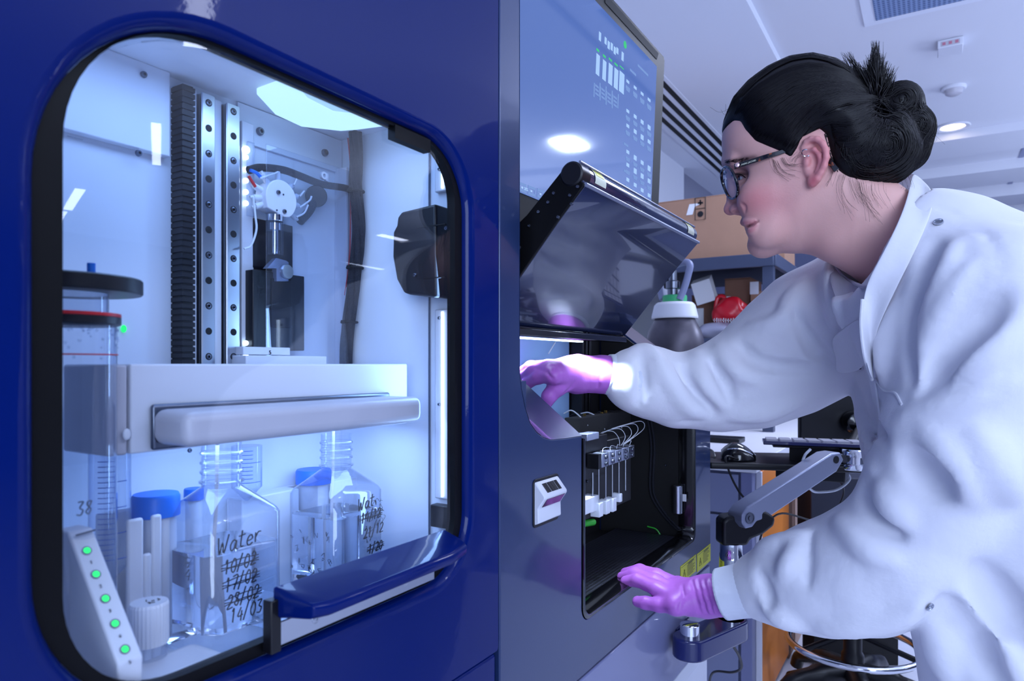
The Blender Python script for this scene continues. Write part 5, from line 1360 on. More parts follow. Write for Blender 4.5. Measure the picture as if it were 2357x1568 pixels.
# ================================================================ signed-distance sculpting on a grid
def smin(a, b, k):
    h = np.clip(0.5 + 0.5 * (b - a) / k, 0, 1)
    return b + (a - b) * h - k * h * (1 - h)
def smax(a, b, k): return -smin(-a, -b, k)
class Grid:
    def __init__(s, lo, hi, h, fill=0.12):
        s.o = np.array(lo, np.float32); s.h = h
        s.n = [int(math.ceil((hi[i] - lo[i]) / h)) + 1 for i in range(3)]
        s.F = np.full(s.n, fill, np.float32)
        s.ax = [s.o[i] + h * np.arange(s.n[i], dtype=np.float32) for i in range(3)]
    def sl(s, lo, hi):
        out = []
        for i in range(3):
            a = int(max(0, math.floor((lo[i] - s.o[i]) / s.h))); b = int(min(s.n[i], math.ceil((hi[i] - s.o[i]) / s.h) + 1))
            if b - a < 1: return None
            out.append(slice(a, b))
        return tuple(out)
    def pts(s, q): return [s.ax[0][q[0]][:, None, None], s.ax[1][q[1]][None, :, None], s.ax[2][q[2]][None, None, :]]
    def put(s, q, d, k, op):
        if op == 'u': s.F[q] = smin(s.F[q], d, k)
        elif op == 's': s.F[q] = smax(s.F[q], -d, k)
        elif op == 'i': s.F[q] = smax(s.F[q], d, k)
    def cap(s, a, b, ra, rb=None, k=0.02, op='u'):
        rb = ra if rb is None else rb
        a = np.array(a, np.float32); b = np.array(b, np.float32); R = max(ra, rb) + k + 0.05
        q = s.sl(np.minimum(a, b) - R, np.maximum(a, b) + R)
        if q is None: return
        X = s.pts(q); d = b - a; L = float((d * d).sum()) + 1e-12
        t = np.clip(sum((X[i] - a[i]) * d[i] for i in range(3)) / L, 0, 1)
        dist = np.sqrt(sum((X[i] - a[i] - t * d[i]) ** 2 for i in range(3))) - (ra + (rb - ra) * t)
        s.put(q, dist, k, op)
    def chain(s, P, R, k=0.02, op='u'):
        for i in range(len(P) - 1): s.cap(P[i], P[i + 1], R[i], R[i + 1], k, op)
    def ell(s, c, r, k=0.02, op='u', axes=None):
        c = np.array(c, np.float32); R = max(r) + k + 0.05
        q = s.sl(c - R, c + R)
        if q is None: return
        X = s.pts(q); D = [X[i] - c[i] for i in range(3)]
        if axes is not None: D = [sum(D[i] * float(ax[i]) for i in range(3)) for ax in axes]
        k0 = np.sqrt(sum((D[i] / r[i]) ** 2 for i in range(3))); k1 = np.sqrt(sum((D[i] / r[i] ** 2) ** 2 for i in range(3))) + 1e-9
        s.put(q, k0 * (k0 - 1) / k1, k, op)
    def sample(s, P):
        g = (np.asarray(P, np.float32) - s.o) / s.h
        i = np.clip(np.floor(g).astype(int), 0, np.array(s.n) - 2); f = np.clip(g - i, 0, 1)
        v = 0
        for a in (0, 1):
            for b in (0, 1):
                for c in (0, 1):
                    w = (f[..., 0] if a else 1 - f[..., 0]) * (f[..., 1] if b else 1 - f[..., 1]) * (f[..., 2] if c else 1 - f[..., 2])
                    v = v + w * s.F[i[..., 0] + a, i[..., 1] + b, i[..., 2] + c]
        return v
    def grad(s, P, e=None):
        e = e or s.h; P = np.asarray(P, np.float32); G = []
        for i in range(3):
            d = np.zeros(3, np.float32); d[i] = e
            G.append(s.sample(P + d) - s.sample(P - d))
        G = np.stack(G, -1); return G / (np.linalg.norm(G, axis=-1, keepdims=True) + 1e-9)
    def snap(s, P, off=0.0, it=10):
        P = np.array(P, np.float32)
        for _ in range(it):
            P = P - s.grad(P) * ((s.sample(P) - off) * 0.8)[..., None]
        return P
    def march(s, o, d, t0, t1, st=0.004):
        t = np.arange(t0, t1, st); d = np.array(d) / np.linalg.norm(d)
        P = np.array(o)[None] + t[:, None] * d[None]
        inside = np.all((P > s.o) & (P < s.o + s.h * (np.array(s.n) - 1)), axis=1)
        v = np.where(inside, s.sample(P), 1.0); k = np.nonzero(v < 0)[0]
        if len(k) == 0: return None
        k = k[0]
        if k == 0: return P[0]
        f = v[k - 1] / (v[k - 1] - v[k] + 1e-9); return P[k - 1] + (P[k] - P[k - 1]) * f
    def mesh(s, relax=2):
        F = s.F; S = F < 0; n = np.array(F.shape) - 1
        acc = np.zeros(tuple(n) + (3,), np.float32); cnt = np.zeros(tuple(n), np.float32)
        def cs(c): return tuple(slice(c[i], c[i] + n[i]) for i in range(3))
        C = [(a, b, c) for a in (0, 1) for b in (0, 1) for c in (0, 1)]
        for c0 in C:
            for ax in range(3):
                if c0[ax]: continue
                c1 = list(c0); c1[ax] = 1; c1 = tuple(c1)
                f0, f1 = F[cs(c0)], F[cs(c1)]; m = (f0 < 0) != (f1 < 0)
                if not m.any(): continue
                t = f0[m] / (f0[m] - f1[m]); p = np.tile(np.array(c0, np.float32), (len(t), 1)); p[:, ax] = t
                acc[m] += p; cnt[m] += 1
        mk = cnt > 0; idx = -np.ones(tuple(n), np.int64); idx[mk] = np.arange(mk.sum())
        V = (np.argwhere(mk) + acc[mk] / cnt[mk][:, None]) * s.h + s.o
        Q = []
        for ax in range(3):
            o1, o2 = [(1, 2), (2, 0), (0, 1)][ax]
            lo = [slice(None)] * 3; hi = [slice(None)] * 3
            lo[ax] = slice(0, -1); hi[ax] = slice(1, None)
            sg = S[tuple(lo)].astype(int) - S[tuple(hi)].astype(int)
            E = np.argwhere(sg != 0); E = E[(E[:, o1] > 0) & (E[:, o2] > 0) & (E[:, o1] < F.shape[o1] - 1) & (E[:, o2] < F.shape[o2] - 1)]
            sgn = sg[tuple(E.T)]
            def g(d1, d2):
                e = E.copy(); e[:, o1] -= d1; e[:, o2] -= d2; return idx[tuple(e.T)]
            q = np.stack([g(1, 1), g(0, 1), g(0, 0), g(1, 0)], 1)
            q[sgn < 0] = q[sgn < 0][:, ::-1]
            Q.append(q)
        Q = np.concatenate(Q)
        for _ in range(relax):
            A = np.zeros_like(V); c = np.zeros(len(V))
            for a, b in ((0, 1), (1, 2), (2, 3), (3, 0)):
                np.add.at(A, Q[:, a], V[Q[:, b]]); np.add.at(A, Q[:, b], V[Q[:, a]]); np.add.at(c, Q[:, a], 1); np.add.at(c, Q[:, b], 1)
            V = 0.5 * V + 0.5 * A / np.maximum(c, 1)[:, None]
        return V, Q
def np_obj(name, V, Q, m, parent=None, smooth=179, tint=None, label=None):
    me = bpy.data.meshes.new(name)
    me.from_pydata(np.asarray(V, float).tolist(), [], np.asarray(Q).tolist())
    me.polygons.foreach_set('use_smooth', [True] * len(me.polygons))
    if tint is not None:
        at = me.color_attributes.new('tint', 'FLOAT_COLOR', 'POINT')
        at.data.foreach_set('color', np.asarray(tint, np.float32).ravel())
    me.materials.append(m)
    o = bpy.data.objects.new(name, me); COL.objects.link(o)
    if parent is not None: setparent(o, parent)
    if label: o['label'] = label
    return o
def V3(v): return np.array([v[0], v[1], v[2]], float)

# ---------------------------------------------------------------- person
def fabric(name, col, scale=900, bump=0.12, rough=0.85):
    m = mat(name, col, rough, sheen=0.15)
    nt = m.node_tree; b = nt.nodes['Principled BSDF']; tc = nt.nodes.new('ShaderNodeTexCoord')
    w1 = nt.nodes.new('ShaderNodeTexWave'); w1.inputs['Scale'].default_value = scale; w1.bands_direction = 'DIAGONAL'; w1.inputs['Distortion'].default_value = 1.0
    n1 = nt.nodes.new('ShaderNodeTexNoise'); n1.inputs['Scale'].default_value = 55; n1.inputs['Detail'].default_value = 4
    nt.links.new(tc.outputs['Object'], w1.inputs['Vector']); nt.links.new(tc.outputs['Object'], n1.inputs['Vector'])
    b1 = nt.nodes.new('ShaderNodeBump'); b1.inputs['Strength'].default_value = bump; b1.inputs['Distance'].default_value = 0.0006
    b2 = nt.nodes.new('ShaderNodeBump'); b2.inputs['Strength'].default_value = 0.30; b2.inputs['Distance'].default_value = 0.004
    nt.links.new(w1.outputs['Fac'], b1.inputs['Height']); nt.links.new(n1.outputs['Fac'], b2.inputs['Height'])
    nt.links.new(b2.outputs['Normal'], b1.inputs['Normal']); nt.links.new(b1.outputs['Normal'], b.inputs['Normal'])
    return m
COATM = fabric('white_lab_coat', (226, 226, 234))
KNIT = fabric('ribbed_knit', (218, 222, 236), 1400, 0.4)
SHIRTM = fabric('pale_grey_shirt', (186, 184, 198), 1200)
TROU = fabric('dark_trousers', (40, 42, 60))
SHOE = mat('black_shoe', (14, 14, 18), 0.35)
GLOVE = mat('purple_nitrile', (174, 100, 190), 0.42, bump=0.15, bscale=160)
HAIRM = mat('black_hair', (11, 8, 12), 0.38, spec=0.28)
HAIRM.node_tree.nodes['Principled BSDF'].inputs['Anisotropic'].default_value = 0.5
SKIN = mat('skin', (204, 154, 146), 0.48, bump=0.08, bscale=420, sss=0.12)
nt = SKIN.node_tree; b_ = nt.nodes['Principled BSDF']; an = nt.nodes.new('ShaderNodeAttribute'); an.attribute_name = 'tint'
nt.links.new(an.outputs['Color'], b_.inputs['Base Color'])
EYEM = mat('eye_white', (200, 196, 200), 0.15, coat=1.0)
IRIS = mat('iris', (50, 40, 60), 0.15, coat=1.0)

FOOT = Vector((1.06, -0.36, 0))
per = thing('person', 'dark-haired person in a white lab coat, glasses and purple gloves leaning into the grey module', 'person', FOOT)

# head frame: F forward, S towards the camera side, origin beside the ear
C0 = atd(1878, 400, 0.95)
Fh = Vector((-0.15, 0.9887, 0)).normalized(); Sh = Vector((-Fh.y, Fh.x, 0))
def sag(x, y, s=0.0):        # head-local (f, s, z) of the sight line in the plane at lateral offset s
    d = ray(x, y); p = C0 + Sh * s
    t = (p - ORG).dot(Sh) / d.dot(Sh); q = ORG + d * t - C0
    return np.array([q.dot(Fh), s, q.z])
def toworld(L):
    L = np.asarray(L, float)
    return np.array(C0)[None] + L[:, :1] * np.array(Fh)[None] + L[:, 1:2] * np.array(Sh)[None] + np.stack([0 * L[:, 0], 0 * L[:, 0], L[:, 2]], 1)
def lw(p): return C0 + Fh * float(p[0]) + Sh * float(p[1]) + Vector((0, 0, float(p[2])))

face_px = [(1668, 300), (1663, 318), (1662, 340), (1664, 360), (1668, 378), (1677, 397), (1686, 415), (1694, 440), (1701, 470), (1704, 490), (1709, 502), (1711, 512), (1717, 521), (1722, 530),
           (1729, 540), (1733, 548), (1735, 560), (1740, 572), (1750, 581), (1764, 584), (1785, 581), (1821, 573), (1850, 566), (1885, 548), (1925, 518), (1965, 480), (1990, 440), (2004, 395), (2008, 340), (2000, 285),
           (1980, 232), (1950, 195), (1915, 172), (1868, 160), (1820, 166), (1775, 186), (1735, 214), (1700, 252), (1678, 283)]
poly = np.array([sag(x, y)[[0, 2]] for x, y in face_px])
def poly_sd(fx, zz, poly):
    P = np.stack(np.meshgrid(fx, zz, indexing='ij'), -1); d2 = np.full(P.shape[:2], 1e9); ins = np.zeros(P.shape[:2], bool)
    for i in range(len(poly)):
        a, b = poly[i], poly[(i + 1) % len(poly)]; e = b - a; w = P - a
        t = np.clip((w @ e) / (e @ e), 0, 1); dd = ((w - t[..., None] * e) ** 2).sum(-1); d2 = np.minimum(d2, dd)
        c = ((a[1] <= P[..., 1]) != (b[1] <= P[..., 1])); xi = a[0] + (P[..., 1] - a[1]) / ((b[1] - a[1]) or 1e-12) * (b[0] - a[0])
        ins ^= c & (P[..., 0] < xi)
    return np.where(ins, -1, 1) * np.sqrt(d2)
H = Grid((-0.30, -0.115, -0.235), (0.165, 0.115, 0.19), 0.0017)
fx, sx, zx = H.ax
d2 = poly_sd(fx, zx, poly).astype(np.float32)
v = zx[None, :] * 0.966 + fx[:, None] * 0.26
W = np.interp(v, [-0.14, -0.115, -0.09, -0.06, -0.03, 0.0, 0.04, 0.08, 0.12, 0.15], [0.034, 0.040, 0.050, 0.059, 0.065, 0.070, 0.074, 0.076, 0.074, 0.072]).astype(np.float32)
# the jaw is narrower towards the chin
fm_ = np.interp(fx, [0.02, 0.055, 0.085, 0.105, 0.130], [1.0, 0.95, 0.84, 0.72, 0.58]).astype(np.float32)[:, None]
fu_ = np.interp(fx, [0.02, 0.08, 0.13], [1.0, 0.97, 0.90]).astype(np.float32)[:, None]
up_w = np.clip((v - 0.030) / 0.035, 0, 1)
W = W * (fm_ * (1 - up_w) + fu_ * up_w)
def inflate(depth, R=0.062, p=2.25):
    q = np.power(np.abs(sx[None, :, None]) / W[:, None, :], p) + np.power(np.clip(1 - np.minimum(depth / R, 1.0), 0, 4), p)[:, None, :]
    return (np.power(q, 1 / p) - 1) * np.minimum(R, W[:, None, :]) * 0.8
H.F[:] = inflate(-d2)
base_head = H.F.copy()
# neck and upper chest stub
NK0, NK1 = np.array([*sag(1962, 478)[[0]], 0.0, sag(1962, 478)[2]]), sag(2085, 585)
H.cap(NK0, NK1, 0.056, 0.063, 0.030)
H.cap(sag(1850, 520), sag(1960, 520), 0.028, 0.046, 0.03)
H.cap(sag(1930, 560, 0.022), sag(1995, 600, 0.012), 0.018, 0.014, 0.03)
# cheeks, brow, nose, lips, chin
H.ell(sag(1745, 458, 0.040), (0.026, 0.022, 0.024), 0.020)
H.ell(sag(1762, 520, 0.034), (0.024, 0.020, 0.026), 0.020)
H.cap(sag(1676, 374, 0.010), sag(1690, 372, 0.040), 0.007, 0.006, 0.012)
H.ell(sag(1704, 408, 0.034), (0.012, 0.015, 0.011), 0.012, 's')
H.ell(sag(1704, 408, -0.034), (0.012, 0.015, 0.011), 0.012, 's')
H.cap(sag(1685, 392), sag(1686, 470), 0.0075, 0.0085, 0.009)
H.ell(sag(1682, 482), (0.0100, 0.0095, 0.0085), 0.007)
def onface(x, y, off=0.0):
    d = ray(x, y); dl = np.array([d.dot(Fh), d.dot(Sh), d.z]); o_ = ORG - C0; ol = np.array([o_.dot(Fh), o_.dot(Sh), o_.z])
    h_ = H.march(ol, dl, 0.55, 1.1, 0.0015)
    if h_ is None: return sag(x, y, 0.0)
    return h_ + dl / np.linalg.norm(dl) * off
def feat(px, R, k, op='u', off=0.0):
    P = [onface(x, y, off) for x, y in px]
    if len(P) > 2: 
        P = [V3(p) for p in spline([Vector(p) for p in P], 3)]
    R_ = np.interp(np.linspace(0, 1, len(P)), np.linspace(0, 1, len(R)), R)
    for sg in (1, -1):
        H.chain([p * np.array([1, sg, 1]) for p in P], list(R_), k, op)
H.ell(sag(1699, 482, 0.0130), (0.0115, 0.0070, 0.0080), 0.006); H.ell(sag(1699, 482, -0.0130), (0.0115, 0.0070, 0.0080), 0.006)
# lips: centre pieces on the midline, sides laid on the surface out to the corner
H.cap(sag(1712, 512, 0.004), sag(1712, 512, -0.004), 0.0048, 0.0048, 0.005)
H.cap(sag(1726, 532, 0.004), sag(1726, 532, -0.004), 0.0052, 0.0052, 0.005)
feat([(1714, 512), (1722, 512), (1732, 511), (1740, 510)], [0.0038, 0.0034, 0.0020, 0.0004], 0.004, 'u', 0.0006)
feat([(1728, 531), (1733, 527), (1739, 519), (1742, 513)], [0.0046, 0.0040, 0.0020, 0.0004], 0.004, 'u', 0.0006)
H.cap(sag(1719, 522, 0.006), sag(1719, 522, -0.006), 0.0013, 0.0013, 0.0012, 's')
feat([(1720, 522), (1727, 520), (1736, 515), (1746, 508)], [0.0020, 0.0020, 0.0018, 0.0010], 0.0012, 's', 0.0012)
# crease from nostril wing to mouth, wing crease, nostril
feat([(1706, 470), (1714, 476), (1714, 487)], [0.0008, 0.0014, 0.0010], 0.003, 's', -0.0002)
feat([(1686, 491), (1693, 487), (1700, 489)], [0.0016, 0.0028, 0.0018], 0.0012, 's', 0.0010)
H.ell(sag(1753, 566), (0.017, 0.018, 0.014), 0.016)
# eye: opening in the lids over an eyeball that sits just inside the surface
eye_l = onface(1702, 409)
eye_c = eye_l + np.array([-0.0085, -0.0070, 0.0])
for sg in (1, -1):
    ec = eye_c * np.array([1, sg, 1])
    H.ell(ec, (0.0128, 0.0128, 0.0128), 0.004)
    H.ell(ec + np.array([0.0085, 0.0045 * sg, -0.0008]), (0.0085, 0.0110, 0.0040), 0.002, 's')
feat([(1684, 403), (1694, 399), (1706, 400), (1717, 408)], [0.0012, 0.0019, 0.0018, 0.0010], 0.003, 'u', -0.0002)
feat([(1690, 392), (1704, 391), (1718, 399)], [0.0010, 0.0014, 0.0008], 0.004, 's', 0.0)
feat([(1692, 418), (1704, 420), (1716, 413)], [0.0010, 0.0014, 0.0008], 0.004, 'u', 0.0)
# ear
def sagE(x, y, s): return sag(x, y, s)
for sg in (1, -1):
    hel = [(1853, 356), (1849, 340), (1856, 327), (1868, 320), (1881, 321), (1894, 331), (1901, 346), (1902, 363), (1897, 382), (1889, 398), (1880, 412), (1872, 420)]
    so = [0.070, 0.073, 0.076, 0.079, 0.082, 0.085, 0.086, 0.085, 0.083, 0.080, 0.077, 0.074]
    H.ell(sag(1877, 366, 0.0715 * sg), (0.0150, 0.0050, 0.0300), 0.006)
    H.ell(sag(1872, 372, 0.080 * sg), (0.0095, 0.0075, 0.0130), 0.003, 's')
    H.ell(sag(1876, 336, 0.081 * sg), (0.0090, 0.0055, 0.0060), 0.003, 's')
    H.chain([sag(x, y, s * sg) for (x, y), s in zip(hel, so)], [0.0026, 0.0034, 0.0038, 0.0040, 0.0041, 0.0041, 0.0041, 0.0040, 0.0040, 0.0042, 0.0052, 0.0056], 0.002)
    H.chain([sag(1860, 348, 0.075 * sg), sag(1874, 344, 0.079 * sg), sag(1886, 356, 0.080 * sg), sag(1889, 374, 0.079 * sg), sag(1880, 396, 0.077 * sg)], [0.0022, 0.0030, 0.0032, 0.0030, 0.0030], 0.0025)
    H.ell(sag(1857, 372, 0.0745 * sg), (0.0045, 0.0045, 0.0070), 0.003)
    H.ell(sag(1870, 416, 0.0745 * sg), (0.0062, 0.0045, 0.0085), 0.003)
VL, Q = H.mesh(1)
tint = np.tile(np.array(lin((226, 174, 164))), (len(VL), 1))
def dab(c, r, col, a, mir=True):
    for sg in ((1, -1) if mir else (1,)):
        cc = np.array([c[0], c[1] * sg, c[2]]); w = a * np.exp(-(((VL - cc) / np.array(r)) ** 2).sum(1))
        tint[:, :3] = tint[:, :3] * (1 - w[:, None]) + np.array(lin(col))[None, :3] * w[:, None]
dab(sag(1748, 462, 0.05), (0.030, 0.03, 0.022), (206, 108, 116), 0.75)
dab(sag(1722, 486, 0.02), (0.016, 0.02, 0.012), (206, 120, 124), 0.5)
dab(sag(1680, 484, 0.0), (0.012, 0.02, 0.01), (212, 130, 132), 0.5)
dab(sag(1880, 360, 0.085), (0.028, 0.014, 0.034), (222, 112, 124), 0.7)
dab(sag(1871, 420, 0.08), (0.008, 0.012, 0.01), (196, 70, 90), 0.7)
dab(sag(1706, 400, 0.04), (0.014, 0.016, 0.012), (168, 112, 122), 0.6)
dab(sag(1800, 470, 0.06), (0.03, 0.03, 0.03), (206, 130, 130), 0.35)
for x, y, r in ((1712, 512, 6), (1720, 513, 6), (1729, 512, 5), (1737, 511, 4), (1726, 532, 6), (1732, 527, 6), (1738, 519, 5)):
    dab(onface(x, y), (r * 0.0007, r * 0.0012, r * 0.0006), (196, 116, 124), 0.7)
dab(sag(1712, 513), (0.005, 0.008, 0.003), (196, 116, 124), 0.7); dab(sag(1725, 532), (0.005, 0.008, 0.0035), (196, 116, 124), 0.7)
for x, y in ((1721, 522), (1726, 520), (1731, 517.5), (1736, 515), (1741, 511.5)):
    dab(onface(x, y), (0.0030, 0.004, 0.0011), (120, 48, 66), 0.85)
for x in range(1672, 1740, 5):     # eyebrow
    dab(onface(x, 373 - (x - 1672) * 0.16), (0.005, 0.006, 0.0030), (96, 66, 70), 0.5)
dab(onface(1694, 400), (0.010, 0.012, 0.0016), (40, 26, 34), 0.9); dab(onface(1706, 402), (0.010, 0.012, 0.0018), (40, 26, 34), 0.9)
VW = toworld(VL)

# torso, arms and legs of the body under the clothes, coarser, one surface with the head's neck stub
def w3(p): return V3(p)
B = Grid((0.72, -0.56, 0.02), (1.42, 0.58, 1.42), 0.011)
neck_w = V3(lw(NK1))
hipL, hipR = np.array([0.98, -0.35, 0.86]), np.array([1.16, -0.35, 0.86])
shL, shR = np.array([0.92, -0.03, 1.13]), np.array([1.20, 0.06, 1.13])
ches = np.array([1.06, -0.01, 1.12])
elL, wrL = V3(atd(2075, 1280, 0.81)), V3(atd(1662, 1368, 0.965))
elR, wrR = V3(atd(1680, 868, 1.11)), V3(atd(1375, 862, 1.11))
B.cap(neck_w, ches, 0.05, 0.06, 0.04)
B.cap(ches + [0.05, 0, 0], hipR, 0.075, 0.09, 0.05); B.cap(ches - [0.05, 0, 0], hipL, 0.075, 0.09, 0.05)
for sh_, el_, wr_ in ((shL, elL, wrL), (shR, elR, wrR)):
    B.cap(ches, sh_, 0.05, 0.038, 0.04); B.cap(sh_, el_, 0.042, 0.034, 0.03); B.cap(el_, wr_, 0.034, 0.023, 0.03)
for hp_, x in ((hipL, 0.97), (hipR, 1.15)):
    B.cap(hp_, (x, -0.36, 0.47), 0.075, 0.052, 0.04); B.cap((x, -0.36, 0.47), (x, -0.38, 0.09), 0.05, 0.038, 0.03); B.cap((x, -0.38, 0.06), (x, -0.26, 0.05), 0.034, 0.026, 0.03)
VB, QB = B.mesh(2)
tb = np.tile(np.array(lin((204, 154, 146))), (len(VB), 1))
body = np_obj('body', np.concatenate([VW, VB]), np.concatenate([Q, QB + len(VW)]), SKIN, per, tint=np.concatenate([tint, tb]))

for sg in (1, -1):
    ec = lw(eye_c * np.array([1, sg, 1]))
    ey = part('eye', MB().sphere(ec, 0.0121, 24, 16), EYEM, body, smooth=179)
    g = (Fh + Vector((0, 0, -0.12)) + Sh * 0.42).normalized()
    part('iris', MB().lathe(ec + g * 0.0108, g, [(0.0058, -0.0004), (0.0050, 0.0010), (0.0, 0.0016)], 20), IRIS, ey)

lm = MB()
for sg in (1, -1):
    Pl = [onface(x, y, -0.0010) * np.array([1, sg, 1]) for x, y in ((1684, 405), (1694, 401), (1706, 402), (1716, 409))]
    lm.tube([lw(p) for p in spline([Vector(p) for p in Pl], 5)], 0.0007, 5)
part('eyelashes', lm, HAIRM, body, smooth=179)
lm = MB()
for i in range(90):
    x0 = rng.uniform(1667, 1718); y0 = 373 - (x0 - 1668) * 0.10 + rng.normal(0, 2.2)
    a_, b2_ = onface(x0, y0, -0.0001), onface(x0 + rng.uniform(5, 9), y0 - rng.uniform(0, 4), -0.0009)
    for sg in (1, -1): lm.tube([lw(a_ * np.array([1, sg, 1])), lw(b2_ * np.array([1, sg, 1]))], [0.0002, 0.00008], 4)
o = part('eyebrow', lm, HAIRM, body, smooth=179); o['kind'] = 'stuff'
# ---------------------------------------------------------------- hair
HR = Grid((-0.30, -0.125, -0.12), (0.165, 0.125, 0.20), 0.0024)
q_ = HR.sl(HR.o, HR.o + 9)
# resample the bare head on the hair lattice
gx, gy, gz_ = np.meshgrid(HR.ax[0], HR.ax[1], HR.ax[2], indexing='ij')
tmp = H.F; H.F = base_head
HB = H.sample(np.stack([gx, gy, gz_], -1))
H.F = tmp
hair_px = [(1655, 296), (1672, 291), (1690, 284), (1706, 290), (1718, 312), (1740, 337), (1771, 351), (1802, 364), (1822, 376), (1838, 352), (1846, 332), (1858, 316), (1880, 311), (1903, 325), (1913, 362), (1930, 390), (1958, 408), (1995, 425), (2035, 430), (2200, 430), (2200, 60), (1600, 60)]
hp2 = np.array([sag(x, y, 0.045)[[0, 2]] for x, y in hair_px])
hm_ = poly_sd(HR.ax[0], HR.ax[2], hp2).astype(np.float32)
hm3 = hm_[:, None, :] * np.ones((1, HR.n[1], 1), np.float32)
HR.F[:] = smax(HB - np.clip(-hm3 * 0.30, 0.0, 0.0085) - 0.0008, hm3, 0.003)
# sweep of hair below the crown into the knot, then the knot itself
HR.ell(sag(1985, 330, 0.02), (0.052, 0.062, 0.060), 0.02)
HR.ell(sag(2030, 352, 0.02), (0.045, 0.056, 0.044), 0.016)
HR.ell(sag(1972, 378, 0.035), (0.036, 0.034, 0.022), 0.016)
HR.ell(sag(2070, 245, 0.020), (0.028, 0.034, 0.030), 0.006)
HR.ell(sag(2100, 300, 0.012), (0.026, 0.036, 0.030), 0.006)
HR.ell(sag(2096, 345, 0.000), (0.022, 0.034, 0.026), 0.008)
HR.ell(sag(2052, 300, 0.045), (0.020, 0.020, 0.028), 0.008)
HR.ell(sag(2028, 262, 0.060), (0.012, 0.018, 0.012), 0.010, 's')
VH, QH = HR.mesh(2)
hrF = HR.F; HR.F = np.minimum(HR.F, HB)
# keep hair below the strands slightly rippled
hair = np_obj('hair', toworld(VH), QH, HAIRM, per, label='black hair pinned up in a spiky bun')
hl_out = [(1663, 300), (1680, 300), (1696, 303), (1708, 322), (1734, 348), (1766, 362), (1798, 374), (1816, 384), (1830, 366), (1846, 336), (1878, 316), (1906, 330), (1916, 370), (1936, 400), (1966, 418), (2000, 432), (2036, 434)]
MBs = MB()
T3 = sag(2026, 258, 0.040)
def strand(P, r, mbx, n=4):
    m = len(P); rr_ = [r * min(1, 4 * (i + 0.6) / m, 3.0 * (m - i) / m + 0.15) for i in range(m)]
    mbx.tube([lw(p) for p in P], rr_, n)
def surf_path(a, b, bulge, n=18, off=0.0009, wob=0.0):
    t = np.linspace(0, 1, n)[:, None]
    P = a * (1 - t) + b * t + np.array(bulge)[None] * (np.sin(np.pi * t))
    P = HR.snap(P, off, 12)
    P[1:-1] = 0.25 * P[:-2] + 0.5 * P[1:-1] + 0.25 * P[2:]
    return HR.snap(P, off, 2)
hl = np.array([sag(x, y, 0.0)[[0, 2]] for x, y in [(1666, 294), (1690, 285), (1708, 292), (1720, 314), (1742, 339), (1772, 352), (1803, 365), (1822, 376), (1838, 354), (1850, 326), (1880, 313), (1904, 328), (1914, 364), (1932, 391), (1960, 409), (1996, 424), (2034, 428)]])
hl2 = np.array([sag(x, y, 0.0)[[0, 2]] for x, y in hl_out])
for i in range(1300):
    t = rng.uniform(0, 1) ** 0.9 * (len(hl) - 1.001); k = int(t); e = hl[k] + (hl[k + 1] - hl[k]) * (t - k); e2 = hl2[k] + (hl2[k + 1] - hl2[k]) * (t - k); e = e + (e2 - e) * abs(rng.normal(0, 0.55)) * (0.0 if 8.0 < t < 12.6 else 1.0)
    st_ = np.array([e[0] - 0.003, 0.10, e[1] + 0.002])
    a = HR.snap(st_[None] - np.array([[0, 0.028, 0]]), 0.0008, 14)[0]
    if a[1] < 0: continue
    lift = 0.05 - 0.0035 * k if k < 8 else -0.01 * (k - 8) * 0.6
    strand(surf_path(a, T3 + rng.normal(0, 0.006, 3), (0.0, 0.03, lift)), rng.uniform(0.0003, 0.0008), MBs)
for i in range(800):        # over the top, from the forehead
    s0 = rng.uniform(-0.055, 0.055); a = HR.snap(np.array([[sag(1668, 292)[0] - abs(s0) * 0.35, s0, sag(1668, 292)[2] + rng.uniform(-0.004, 0.03)]]), 0.0008, 14)[0]
    en = T3.copy(); en[1] = rng.uniform(-0.04, 0.045)
    strand(surf_path(a, en + rng.normal(0, 0.004, 3), (0.0, s0 * 0.7, 0.075), 22), rng.uniform(0.0003, 0.0008), MBs)
# rolls around the knot
for cx, cy, cs, r0, r1, n in ((2070, 246, 0.020, 0.024, 0.030, 220), (2100, 302, 0.012, 0.022, 0.032, 220), (2096, 346, 0.0, 0.018, 0.028, 140), (2034, 352, 0.03, 0.030, 0.045, 260)):
    c = sag(cx, cy, cs)
    for i in range(n):
        a0 = rng.uniform(0, 6.28); L = rng.uniform(1.5, 3.2); y0 = rng.uniform(-0.01, 0.055); rr0 = rng.uniform(0.003, r1)
        P = np.array([c + np.array([rr0 * math.cos(a0 + L * q), y0 * (1 - 0.25 * q), rr0 * math.sin(a0 + L * q)]) for q in np.linspace(0, 1, 12)])
        strand(HR.snap(P, 0.0010, 10), rng.uniform(0.0003, 0.0008), MBs)
part('combed_hair', MBs, HAIRM, hair, smooth=179)
